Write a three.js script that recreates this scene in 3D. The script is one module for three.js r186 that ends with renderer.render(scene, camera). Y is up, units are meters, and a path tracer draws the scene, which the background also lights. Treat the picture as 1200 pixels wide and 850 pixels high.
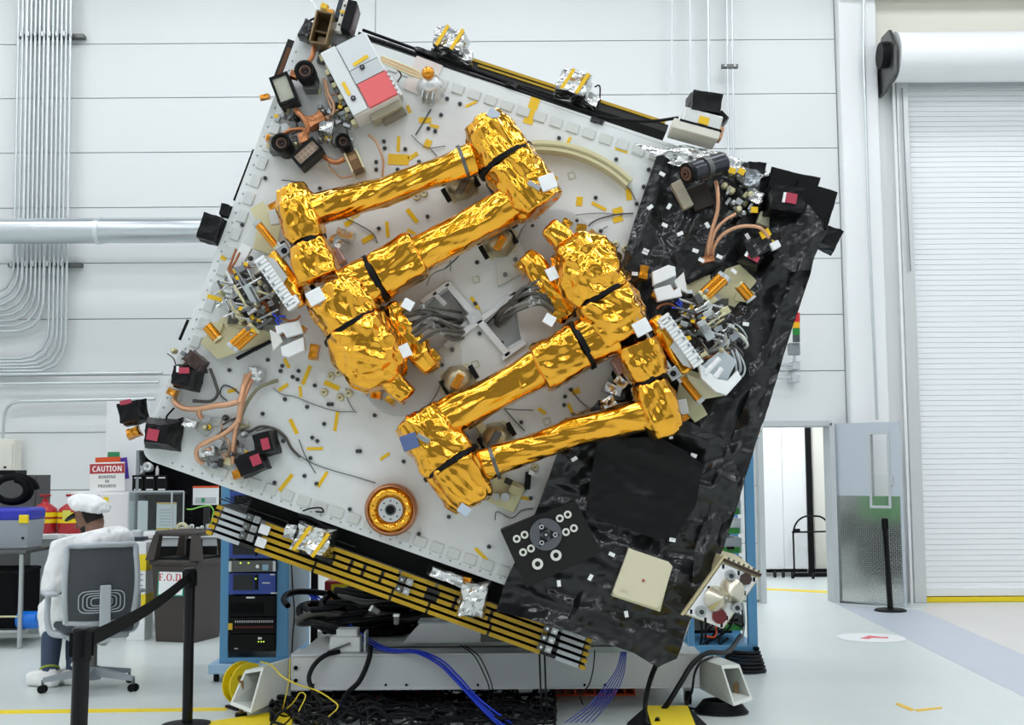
import * as THREE from 'three';
import { mergeGeometries } from 'three/addons/utils/BufferGeometryUtils.js';
import { RoundedBoxGeometry } from 'three/addons/geometries/RoundedBoxGeometry.js';
import { RectAreaLightUniformsLib } from 'three/addons/lights/RectAreaLightUniformsLib.js';

// ---------------------------------------------------------------- camera, light, exposure
const scene = new THREE.Scene();
scene.background = new THREE.Color(0x050505);
const FOC = 1400, EYE = 1.55;
const camera = new THREE.PerspectiveCamera(2 * Math.atan(425 / FOC) * 180 / Math.PI, 1200 / 850, 0.05, 80);
camera.position.set(0, EYE, 0);
camera.rotation.order = 'YXZ';
camera.rotation.set(Math.atan(125 / FOC), 0, -0.0065);
camera.updateMatrixWorld();
const renderer = new THREE.WebGLRenderer();
renderer.toneMapping = THREE.LinearToneMapping;
renderer.toneMappingExposure = 1.09;
renderer.shadowMap.enabled = true;
RectAreaLightUniformsLib.init();
const LAMP_POWER = 6.1;                                  // luminance of the ceiling lamps
const ROOM = { x0: -9, x1: 10, z0: -14, z1: 12, h: 8.4 };
const LAMP_ROWS = [[-11.6, 0.9], [-8.2, 1], [-4.4, 1.05], [-0.6, 1.05], [3.2, 1], [7, 0.95]], LAMP_COLS = [-7, -3.5, 0, 3.5, 7];

// ---------------------------------------------------------------- helpers
const V = (x, y, z) => new THREE.Vector3(x, y, z);
function rng(seed) { let s = seed >>> 0; return () => { s = (s + 0x6D2B79F5) >>> 0; let t = s; t = Math.imul(t ^ (t >>> 15), t | 1); t ^= t + Math.imul(t ^ (t >>> 7), t | 61); return ((t ^ (t >>> 14)) >>> 0) / 4294967296; }; }
const ray = (px, py) => V((px - 600) / FOC, (425 - py) / FOC, -1).applyQuaternion(camera.quaternion);
function at(px, py, Z) { const d = ray(px, py); return d.multiplyScalar(-Z / d.z).add(camera.position); }       // point on the upright plane Z metres ahead
function onY(px, py, y = 0) { const d = ray(px, py); return d.multiplyScalar((y - EYE) / d.y).add(camera.position); }   // point on a level plane
const RAD = Math.PI / 180;
const taken = {};
function numbered(n) { taken[n] = (taken[n] ?? -1) + 1; return taken[n] ? n + '_' + String(taken[n]).padStart(3, '0') : n; }
function tag(o, label, category, group) { o.userData = { label, category }; if (group) o.userData.group = group; return o; }
function thing(name, label, category, p = [0, 0, 0], turn = 0, group) {
  const o = new THREE.Group(); o.name = numbered(name); scene.add(o);
  o.position.set(...(p.isVector3 ? p.toArray() : p)); o.rotation.y = turn; o.updateMatrixWorld(true);
  return tag(o, label, category, group);
}
function add(parent, name, geo, mat, p, r) {
  const m = new THREE.Mesh(geo, mat); m.name = parent === scene ? numbered(name) : name; m.castShadow = m.receiveShadow = true;
  if (p) m.position.set(...(p.isVector3 ? p.toArray() : p));
  if (r) m.rotation.set(...r);
  parent.add(m); return m;
}
function sub(parent, name) { const g = new THREE.Group(); g.name = name; parent.add(g); return g; }
function struct(name, geo, mat, p, r) { const m = add(scene, name, geo, mat, p, r); m.userData = { kind: 'structure' }; return m; }
function single(name, label, category, geo, mat, p, r, group) { return tag(add(scene, name, geo, mat, p, r), label, category, group); }
const geoCache = {};
function box(w, h, d, r = 0) {
  const k = ['b', w.toFixed(4), h.toFixed(4), d.toFixed(4), r].join();
  return geoCache[k] ??= r > 0 ? new RoundedBoxGeometry(w, h, d, 2, Math.min(r, w / 2.01, h / 2.01, d / 2.01)) : new THREE.BoxGeometry(w, h, d);
}
function cyl(r0, r1, h, n = 20, open = false) { const k = ['c', r0, r1, h, n, open].join(); return geoCache[k] ??= new THREE.CylinderGeometry(r0, r1, h, n, 1, open); }
function rodGeo(a, b, r0, r1 = r0, n = 12) {           // cylinder from a (radius r0) to b (radius r1)
  const d = b.clone().sub(a), g = new THREE.CylinderGeometry(r1, r0, d.length(), n);
  g.applyMatrix4(new THREE.Matrix4().makeRotationFromQuaternion(new THREE.Quaternion().setFromUnitVectors(V(0, 1, 0), d.clone().normalize())));
  g.translate((a.x + b.x) / 2, (a.y + b.y) / 2, (a.z + b.z) / 2); return g;
}
function tubeGeo(pts, r, n = 8, seg) { const c = new THREE.CatmullRomCurve3(pts, false, 'centripetal'); return new THREE.TubeGeometry(c, seg ?? Math.max(8, pts.length * 7), r, n, false); }
function lathe(profile, n = 32) { return new THREE.LatheGeometry(profile.map(([x, y]) => new THREE.Vector2(x, y)), n); }
function prism(pts, depth, bevel = 0) {
  const s = new THREE.Shape(pts.map(([x, y]) => new THREE.Vector2(x, y)));
  return new THREE.ExtrudeGeometry(s, { depth, bevelEnabled: bevel > 0, bevelSize: bevel, bevelThickness: bevel, bevelSegments: 2, steps: 1 });
}
// a box given by its extents in the world, under a parent that is not turned
function ext(parent, name, mat, x0, x1, y0, y1, z0, z1, r = 0) {
  const g = box(Math.abs(x1 - x0), Math.abs(y1 - y0), Math.abs(z1 - z0), r), o = parent === scene ? V(0, 0, 0) : parent.getWorldPosition(V(0, 0, 0));
  return add(parent, name, g, mat, [(x0 + x1) / 2 - o.x, (y0 + y1) / 2 - o.y, (z0 + z1) / 2 - o.z]);
}
// a box whose front face, Z metres ahead, covers a rectangle of the photograph; it reaches `deep` metres further back
function pbox(parent, name, mat, [ax, ay, bx, by], Z, deep, r = 0) {
  const m = at((ax + bx) / 2, (ay + by) / 2, Z), w = (bx - ax) * Z / FOC * 1.0, a = at((ax + bx) / 2, ay, Z), b = at((ax + bx) / 2, by, Z);
  return ext(parent, name, mat, m.x - w / 2, m.x + w / 2, b.y, a.y, -Z - deep, -Z, r);
}
// rounding-free integer hash and a noise of flat facets that meet in creases
function h3(x, y, z, s) { let h = Math.imul(x, 374761393) ^ Math.imul(y, 668265263) ^ Math.imul(z, 2147483647 ^ 0x5bd1e995) ^ Math.imul(s, 1274126177); h = Math.imul(h ^ (h >>> 13), 1274126177); h ^= h >>> 16; h = Math.imul(h, 0x85ebca6b); return (h ^ (h >>> 13)) >>> 0; }
function facet(x, y, z, s, k = 0.55, slope = 0.75) {
  const ix = Math.floor(x), iy = Math.floor(y), iz = Math.floor(z); let best = 9;
  for (let a = -1; a < 2; a++) for (let b = -1; b < 2; b++) for (let c = -1; c < 2; c++) {
    const h = h3(ix + a, iy + b, iz + c, s), g = h3(ix + a, iy + b, iz + c, s + 77);
    const dx = x - ix - a - (h & 255) / 255, dy = y - iy - b - ((h >>> 8) & 255) / 255, dz = z - iz - c - ((h >>> 16) & 255) / 255;
    const f = k * (dx * dx + dy * dy + dz * dz) + slope * (((g & 255) / 127.5 - 1) * dx + (((g >>> 8) & 255) / 127.5 - 1) * dy + (((g >>> 16) & 255) / 127.5 - 1) * dz) + (h >>> 24) / 255 * 0.35;
    if (f < best) best = f;
  }
  return best;
}
function vnoise(x, y, z, s) {
  const ix = Math.floor(x), iy = Math.floor(y), iz = Math.floor(z), f = (t) => t * t * (3 - 2 * t), u = f(x - ix), v = f(y - iy), w = f(z - iz), q = (a, b, c) => (h3(ix + a, iy + b, iz + c, s) & 65535) / 65535;
  const l = (a, b, t) => a + (b - a) * t;
  return l(l(l(q(0, 0, 0), q(1, 0, 0), u), l(q(0, 1, 0), q(1, 1, 0), u), v), l(l(q(0, 0, 1), q(1, 0, 1), u), l(q(0, 1, 1), q(1, 1, 1), u), v), w);
}
// mesh of a distance field (surface nets)
function netMesh(field, lo, hi, cell) {
  const nx = Math.ceil((hi.x - lo.x) / cell) + 1, ny = Math.ceil((hi.y - lo.y) / cell) + 1, nz = Math.ceil((hi.z - lo.z) / cell) + 1;
  const F = new Float32Array(nx * ny * nz), id = new Int32Array(nx * ny * nz).fill(-1), pos = [], tri = [];
  const I = (i, j, k) => i + nx * (j + ny * k), p = V();
  for (let k = 0; k < nz; k++) for (let j = 0; j < ny; j++) for (let i = 0; i < nx; i++) { p.set(lo.x + i * cell, lo.y + j * cell, lo.z + k * cell); F[I(i, j, k)] = field(p); }
  for (let k = 0; k < nz - 1; k++) for (let j = 0; j < ny - 1; j++) for (let i = 0; i < nx - 1; i++) {
    let n = 0, sx = 0, sy = 0, sz = 0; const c = [];
    for (let q = 0; q < 8; q++) c.push(F[I(i + (q & 1), j + ((q >> 1) & 1), k + (q >> 2))]);
    for (let a = 0; a < 8; a++) for (const b of [1, 2, 4]) if (!(a & b)) {
      const u = c[a], v = c[a | b]; if ((u < 0) === (v < 0)) continue;
      const t = u / (u - v); n++;
      sx += (a & 1) + (b === 1 ? t : 0); sy += ((a >> 1) & 1) + (b === 2 ? t : 0); sz += (a >> 2) + (b === 4 ? t : 0);
    }
    if (n) { id[I(i, j, k)] = pos.length / 3; pos.push(lo.x + (i + sx / n) * cell, lo.y + (j + sy / n) * cell, lo.z + (k + sz / n) * cell); }
  }
  for (let k = 1; k < nz - 1; k++) for (let j = 1; j < ny - 1; j++) for (let i = 1; i < nx - 1; i++) {
    const u = F[I(i, j, k)];
    const quad = (v, a, b, c, d) => { if ((u < 0) === (v < 0) || a < 0 || b < 0 || c < 0 || d < 0) return; u < 0 ? tri.push(a, b, c, a, c, d) : tri.push(a, c, b, a, d, c); };
    quad(F[I(i + 1, j, k)], id[I(i, j - 1, k - 1)], id[I(i, j, k - 1)], id[I(i, j, k)], id[I(i, j - 1, k)]);
    quad(F[I(i, j + 1, k)], id[I(i - 1, j, k - 1)], id[I(i - 1, j, k)], id[I(i, j, k)], id[I(i, j, k - 1)]);
    quad(F[I(i, j, k + 1)], id[I(i - 1, j - 1, k)], id[I(i, j - 1, k)], id[I(i, j, k)], id[I(i - 1, j, k)]);
  }
  const g = new THREE.BufferGeometry(); g.setAttribute('position', new THREE.Float32BufferAttribute(pos, 3)); g.setIndex(tri); g.computeVertexNormals(); return g;
}
function capsule(p, a, b, ra, rb) { const d = b.clone().sub(a), t = Math.max(0, Math.min(1, p.clone().sub(a).dot(d) / d.lengthSq())); return p.distanceTo(d.multiplyScalar(t).add(a)) - (ra + (rb - ra) * t); }
function smin(a, b, k) { const h = Math.max(0, k - Math.abs(a - b)) / k; return Math.min(a, b) - h * h * k / 4; }
// textures
function dataTex(n, fn, srgb = false, rep = [1, 1]) {
  const d = new Uint8Array(n * n * 4);
  for (let j = 0; j < n; j++) for (let i = 0; i < n; i++) { const c = fn(i / n, j / n), o = (j * n + i) * 4; d[o] = c[0] * 255; d[o + 1] = c[1] * 255; d[o + 2] = c[2] * 255; d[o + 3] = 255; }
  const t = new THREE.DataTexture(d, n, n); t.magFilter = THREE.LinearFilter; t.wrapS = t.wrapT = THREE.RepeatWrapping; t.repeat.set(...rep);
  if (srgb) t.colorSpace = THREE.SRGBColorSpace; t.needsUpdate = true; return t;
}
function tile(u, v, n, s) { // tileable value noise
  const x = u * n, y = v * n, ix = Math.floor(x), iy = Math.floor(y), f = (t) => t * t * (3 - 2 * t), a = f(x - ix), b = f(y - iy), q = (i, j) => (h3(((ix + i) % n + n) % n, ((iy + j) % n + n) % n, 5, s) & 65535) / 65535;
  return (q(0, 0) * (1 - a) + q(1, 0) * a) * (1 - b) + (q(0, 1) * (1 - a) + q(1, 1) * a) * b;
}
function print(w, h, draw) {
  const c = document.createElement('canvas'); c.width = w; c.height = h; const x = c.getContext('2d'); draw(x, w, h);
  const t = new THREE.CanvasTexture(c); t.colorSpace = THREE.SRGBColorSpace; return t;
}
function std(color, roughness = 0.6, metalness = 0, more = {}) { return new THREE.MeshStandardMaterial({ color, roughness, metalness, ...more }); }
function phys(color, roughness, metalness, more = {}) { return new THREE.MeshPhysicalMaterial({ color, roughness, metalness, ...more }); }
function uvMetres(g, s = 1) { // planar uv in metres by the dominant normal
  const p = g.attributes.position, n = g.attributes.normal, u = new Float32Array(p.count * 2);
  for (let i = 0; i < p.count; i++) { const ax = Math.abs(n.getX(i)), ay = Math.abs(n.getY(i)), az = Math.abs(n.getZ(i)); const [a, b] = ay > ax && ay > az ? [p.getX(i), p.getZ(i)] : ax > az ? [p.getZ(i), p.getY(i)] : [p.getX(i), p.getY(i)]; u[2 * i] = a * s; u[2 * i + 1] = b * s; }
  g.setAttribute('uv', new THREE.BufferAttribute(u, 2)); return g;
}
const floorTex = dataTex(512, (u, v) => { const a = tile(u, v, 6, 1) * 0.5 + tile(u, v, 23, 2) * 0.3 + tile(u, v, 90, 3) * 0.2, k = 0.94 + 0.07 * (a - 0.5); return [k, k, k]; }, false);
const floorRough = dataTex(512, (u, v) => { const a = 0.9 + 0.06 * tile(u, v, 9, 11) + 0.04 * tile(u, v, 41, 12); return [a, a, a]; });
const wearTex = dataTex(256, (u, v) => { const a = tile(u, v, 5, 21) * 0.5 + tile(u, v, 17, 22) * 0.3 + tile(u, v, 61, 23) * 0.2, k = 0.93 + 0.1 * (a - 0.5); return [k, k, k]; });
const M = {
  floor: std(0xdfe6e3, 0.34, 0, { map: floorTex, roughnessMap: floorRough }),
  floorBlue: std(0xc7ced9, 0.4, 0, { map: floorTex, roughnessMap: floorRough }),
  floorPink: std(0xe4dfdb, 0.4, 0, { map: floorTex, roughnessMap: floorRough }),
  wall: std(0xe9ebea, 0.55), wallBack: std(0xb4b8b9, 0.8), ceil: std(0x8d9193, 0.8), wallFront: std(0x9a9c9c, 0.7), white: std(0xf1f2f2, 0.45), whiteGloss: std(0xf4f5f5, 0.22), cream: std(0xe6e4d8, 0.5),
  black: phys(0x0b0b0c, 0.5, 0, { specularIntensity: 0.4 }), blackMatte: phys(0x0e0e10, 0.85, 0, { specularIntensity: 0.3 }), blackGloss: phys(0x0a0a0b, 0.25, 0, { specularIntensity: 0.5 }), dark: std(0x2b2a29, 0.6), grey: std(0x8b9094, 0.5), lightGrey: std(0xc3c8ca, 0.45),
  steel: std(0xb9bcbd, 0.32, 0.9), darkSteel: std(0x6b6c6a, 0.4, 0.85), galv: std(0xd3d9da, 0.36, 0.75), alu: std(0xdadbda, 0.38, 0.7), chrome: std(0xe4e4e2, 0.15, 1),
  yellow: std(0xf2d60f, 0.5), tape: std(0xf1c318, 0.35), red: std(0xb9202c, 0.4), coral: std(0xea6a6c, 0.55), orange: std(0xe2551f, 0.5), green: std(0x2f8f5b, 0.5), blue: std(0x1f3fc0, 0.4),
  rackBlue: std(0x5f9dc9, 0.4), rackSide: std(0x7d93a2, 0.45), unitBlue: std(0x3550a8, 0.45), brown: std(0x3b332f, 0.45), wood: std(0x8a6b40, 0.6),
  beige: std(0xd8d3b0, 0.45), beigeMetal: std(0xd9d2a8, 0.35, 0.35), copper: std(0xd3a079, 0.38, 0.6), rubber: phys(0x131315, 0.7, 0, { specularIntensity: 0.4 }), cart: std(0xdfe3dc, 0.4), cable: phys(0x0f0f12, 0.5, 0, { specularIntensity: 0.45 }), cableGrey: std(0x56544f, 0.55), rim: std(0x2a2c2e, 0.35),
};
// ---------------------------------------------------------------- the hall
{
  const { x0, x1, z0, z1, h } = ROOM, W = x1 - x0, D = z1 - z0;
  const fl = uvMetres(new THREE.BoxGeometry(W + 0.6, 0.2, D + 5), 1 / 3.2);
  struct('floor', fl, M.floor, [(x0 + x1) / 2, -0.1, (z0 + z1) / 2 - 2.2]);
  const patch = (name, pix, mat, top = 0.002) => {
    const p = pix.map(([a, b]) => onY(a, b)), g = uvMetres(prism(p.map((q) => [q.x, -q.z]), top), 1 / 3.2); g.rotateX(-Math.PI / 2);
    return struct(name, g, mat);
  };
  patch('floor_walkway', [[980, 708], [1080, 716], [1320, 820], [1400, 900], [1330, 885], [1190, 812]], M.floorBlue);
  patch('floor_loading_zone', [[1088, 709.5], [1300, 708], [1500, 820], [1400, 880], [1080, 716]], M.floorPink, 0.0015);
  patch('floor_marking', [[-60, 833.5], [266, 830], [266, 833.4], [-60, 838]], M.yellow, 0.003);
  patch('floor_marking', [[893, 689.5], [972, 693], [973, 695.5], [893, 691.5]], M.yellow, 0.003);
  patch('floor_marking', [[1052, 824], [1072, 832], [1068, 834], [1049, 826]], M.tape, 0.003);
  patch('floor_marking', [[1072, 832], [1104, 829], [1104, 831], [1074, 834.5]], M.tape, 0.003);
  struct('ceiling', box(W + 0.6, 0.2, D + 0.6), M.ceil, [(x0 + x1) / 2, h + 0.1, (z0 + z1) / 2]);
  struct('wall_left', box(0.2, h, D + 0.4), M.wall, [x0 - 0.1, h / 2, (z0 + z1) / 2]);
  struct('wall_right', box(0.2, h, D + 0.4), M.wall, [x1 + 0.1, h / 2, (z0 + z1) / 2]);
  struct('wall_front', box(W, h, 0.2), M.wallFront, [(x0 + x1) / 2, h / 2, z1 + 0.1]);
  // back wall: solid core with a doorway, faced with long horizontal panels
  const Z = -z0, dl = at(889, 600, Z).x, dr = at(975, 600, Z).x, dt = at(930, 497, Z).y, pr = at(986, 300, Z).x;
  const core = (name, a, b, y0, y1) => struct(name, box(b - a, y1 - y0, 0.2), M.wallBack, [(a + b) / 2, (y0 + y1) / 2, z0 - 0.125]);
  const wb = core('wall_back', x0 - 0.1, dl, 0, h), wr = core('wall_back_right', dr, x1 + 0.1, 0, h), wt = core('wall_back_lintel', dl, dr, dt, h);
  const ys = []; { const s0 = at(600, 48.5, Z).y, st = (s0 - at(600, 371, Z).y) / 5; for (let y = s0 + 3 * st; y > -st; y -= st) ys.push(y); }
  const joints = [at(440, 20, Z).x, 0, at(600, 60, Z).y];
  const face = (core, a, b, y0, y1) => { const o = core.position; if (b - a > 0.02 && y1 - y0 > 0.02) add(core, 'wall_panel', box(b - a - 0.008, y1 - y0 - 0.009, 0.028, 0.004), M.wall, [(a + b) / 2 - o.x, (y0 + y1) / 2 - o.y, 0.112]); };
  for (let i = 0; i + 1 < ys.length; i++) {
    const t = Math.min(ys[i], h - 0.01), b = Math.max(ys[i + 1], 0.02); if (t - b < 0.05) continue;
    const low = b < dt - 0.05, end = low ? dl : pr, cut = t > joints[2] ? [x0, joints[0], end] : [x0, end];
    for (let k = 0; k + 1 < cut.length; k++) face(wb, cut[k], cut[k + 1], b, t);
    if (low && t > dt) face(wt, dl, dr, dt + 0.004, t);
    if (low) face(wr, dr, pr, b, t);
  }
  // smooth pier and wall beside the roller door, with its own slight steps
  const pier = struct('column', box(at(1032, 300, Z).x - pr - 0.02, h - 0.02, 0.3, 0.02), M.whiteGloss, [(at(1032, 300, Z).x + pr) / 2, h / 2, z0 + 0.02]);
  const rs = at(1032, 300, Z).x;
  struct('wall_return', box(x1 - rs, h - at(1100, 96, Z).y, 0.05), M.cream, [(x1 + rs) / 2, (h + at(1100, 96, Z).y) / 2, z0 + 0.02]);
  struct('wall_pier', box(at(1054, 400, Z).x - rs, at(1100, 96, Z).y, 0.06, 0.01), M.whiteGloss, [(at(1054, 400, Z).x + rs) / 2, at(1100, 96, Z).y / 2, z0 + 0.03]);
  struct('trim_soffit', box(x1 - pr, 0.14, 0.3), M.cream, [(x1 + pr) / 2, at(1100, -7, Z).y, z0 + 0.2]);
  // door frame
  const fw = 0.06, df = struct('door_frame', box(fw, dt, 0.3), M.lightGrey, [dr - fw / 2 + 0.02, dt / 2, z0]);
  add(df, 'frame_post', box(fw, dt, 0.3), M.lightGrey, [dl - dr + 0.02, 0, 0]);
  add(df, 'frame_head', box(dr - dl, fw, 0.3), M.lightGrey, [(dl - dr) / 2, dt / 2 - fw / 2 + 0.03, 0]);
  // room beyond the doorway
  const bz = z0 - 4;
  struct('wall_far', box(6, 3.4, 0.15), M.wall, [4.2, 1.7, bz]); struct('wall_far_left', box(0.12, 3.4, 4), M.wall, [1.3, 1.7, z0 - 2.2]); struct('wall_far_right', box(0.12, 3.4, 4), M.wall, [7.1, 1.7, z0 - 2.2]);
  struct('ceiling_far', box(6, 0.12, 4), M.wall, [4.2, 3.4, z0 - 2.2]);
  lampPanel([4.0, 3.3, z0 - 1.7], 2.4, 0.8, 11, 'white ceiling lamp of the room beyond the doorway');
  // open door leaf
  const L0 = at(977, 600, 14.0), L1 = at(1056, 600, 13.42), ang = Math.atan2(-(L1.z - L0.z), L1.x - L0.x), lw = Math.hypot(L1.x - L0.x, L1.z - L0.z), lh = dt - 0.02;
  const leaf = new THREE.Group(); leaf.name = 'door_1'; leaf.userData = { kind: 'structure' }; scene.add(leaf); leaf.position.set(L0.x, 0.015, L0.z + 0.06); leaf.rotation.y = ang;
  const M_leaf = std(0xc4ccd4, 0.45), u = (px) => (px - 977) / 79 * lw, v = (py) => (706 - py) / 211 * lh;
  const wx0 = u(1023), wx1 = u(1042), wy0 = v(592), wy1 = v(509), dth = 0.045;
  for (const [a, b, c, d] of [[0, wx0, 0, lh], [wx1, lw, 0, lh], [wx0, wx1, 0, wy0], [wx0, wx1, wy1, lh]]) add(leaf, 'door_board', box(b - a, d - c, dth), M_leaf, [(a + b) / 2, (c + d) / 2, 0]);
  for (const [a, b, c, d] of [[wx0 - 0.03, wx0, wy0 - 0.03, wy1 + 0.03], [wx1, wx1 + 0.03, wy0 - 0.03, wy1 + 0.03], [wx0, wx1, wy0 - 0.03, wy0], [wx0, wx1, wy1, wy1 + 0.03]]) add(leaf, 'window_frame', box(b - a, d - c, dth + 0.02), M.lightGrey, [(a + b) / 2, (c + d) / 2, 0]);
  add(leaf, 'glass_pane', box(wx1 - wx0, wy1 - wy0, 0.006), phys(0xffffff, 0.03, 0, { transmission: 1, thickness: 0 }), [(wx0 + wx1) / 2, (wy0 + wy1) / 2, 0]);
  const dia = dataTex(256, (uu, vv) => { const n = 8, x = uu * n, y = vv * n, ix = Math.floor(x), iy = Math.floor(y), s = (ix + iy) % 2 ? 1 : -1, a = x - ix - 0.5, b = y - iy - 0.5, p = (a + s * b) / 1.414, q = (a - s * b) / 1.414, k = Math.max(0, 1 - Math.pow(p / 0.42, 2) - Math.pow(q / 0.13, 2)); return [k, k, k]; });
  dia.repeat.set(4, 6.5);
  add(leaf, 'kick_plate', box(lw - 0.03, v(582), 0.008), std(0xd2d4d2, 0.12, 1, { bumpMap: dia, bumpScale: 0.008 }), [lw / 2, v(582) / 2 + 0.01, dth / 2 + 0.004]);
  add(leaf, 'handle_plate', box(0.035, 0.11, 0.02, 0.006), M.lightGrey, [u(1046), v(563), dth / 2 + 0.012]);
  for (const hy of [0.3, 1.05, 1.85]) add(leaf, 'hinge', cyl(0.012, 0.012, 0.1, 10), M.steel, [0, hy, 0.035]);

  // roller door: curtain of slats, guides, bottom bar, hood
  const g0 = at(1052, 400, Z).x, g1 = at(1066, 400, Z).x, dtop = at(1100, 100, Z).y;
  const rd = new THREE.Group(); rd.name = 'door_2'; rd.userData = { kind: 'structure' }; scene.add(rd); rd.position.set(g1, 0, z0 + 0.1);
  const slatH = 0.0615, cw = x1 - g1 - 0.2, sg = box(cw, slatH - 0.0035, 0.018, 0.003), sm = std(0xf8fafb, 0.45);
  for (let y = 0.16; y < dtop; y += slatH) add(rd, 'slat', sg, sm, [cw / 2, y + slatH / 2, 0]);
  add(rd, 'curtain_back', box(cw, dtop - 0.1, 0.008), std(0xf0f2f4, 0.5), [cw / 2, dtop / 2 + 0.05, -0.01]);
  add(rd, 'bottom_bar', box(cw, 0.1, 0.05, 0.01), M.white, [cw / 2, 0.115, 0.005]); add(rd, 'yellow_sill_strip', box(cw, 0.055, 0.07, 0.008), M.yellow, [cw / 2, 0.029, 0.02]);
  add(rd, 'guide_rail', box(g1 - g0, dtop, 0.16, 0.01), M.alu, [-(g1 - g0) / 2 + 0.02, dtop / 2, 0.03]); add(rd, 'guide_lip', box(0.03, dtop, 0.03), M.white, [-(g1 - g0) - 0.01, dtop / 2, 0.1]);
  add(rd, 'head_strip', box(cw, 0.12, 0.06), M.lightGrey, [cw / 2, dtop - 0.02, 0.06]);
  const hy = at(1100, 67, Z - 0.45).y, R = 0.29, hx = at(1049, 67, 13.5).x - g1;
  const hood = add(rd, 'hood', cyl(R, R, cw - hx, 40), M.whiteGloss, [hx + (cw - hx) / 2, hy, 0.35], [0, 0, Math.PI / 2]);
  add(rd, 'hood_bracket', prism([[-0.36, 0.1], [-0.15, 0.31], [0.12, 0.3], [0.3, 0.05], [0.25, -0.25], [-0.1, -0.36], [-0.36, -0.36]], 0.03, 0.004), M.darkSteel, [hx - 0.04, hy, 0.3], [0, -Math.PI / 2, 0]);
  add(rd, 'drive_motor', cyl(0.15, 0.15, 0.14, 20), M.black, [hx - 0.1, hy + 0.02, 0.36], [0, 0, Math.PI / 2]);
  add(rd, 'drive_gear', box(0.1, 0.24, 0.2, 0.02), M.dark, [hx - 0.1, hy + 0.06, 0.3]);
  const ch = [at(1057, 103, 13.75), at(1060, 180, 13.75), at(1064, 260, 13.75), at(1067, 318, 13.75)].map((p) => p.sub(rd.position));
  add(rd, 'pull_chain', tubeGeo(ch, 0.008, 6), M.grey); 
}
function lampPanel(p, w, d, power, label, group) {
  const t = thing('ceiling_lamp', label, 'lamp', p, 0, group);
  add(t, 'housing', box(w + 0.08, 0.08, d + 0.08, 0.01), M.white, [0, 0.06, 0]);
  add(t, 'diffuser', box(w, 0.02, d), new THREE.MeshStandardMaterial({ color: 0xffffff, emissive: 0xffffff, emissiveIntensity: 3 }), [0, 0.012, 0]);
  const l = new THREE.RectAreaLight(0xf1f7ff, power, w, d); l.name = 'lamp_light'; l.castShadow = true; l.position.y = -0.004; l.rotation.x = -Math.PI / 2; t.add(l);
}
for (const [z, k] of LAMP_ROWS) for (const x of LAMP_COLS) lampPanel([x, ROOM.h - 0.12, z], 2.2, 0.9, LAMP_POWER * k, 'long white ceiling lamp in the rows high above the hall floor', 'ceiling lamps of the hall');

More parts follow.
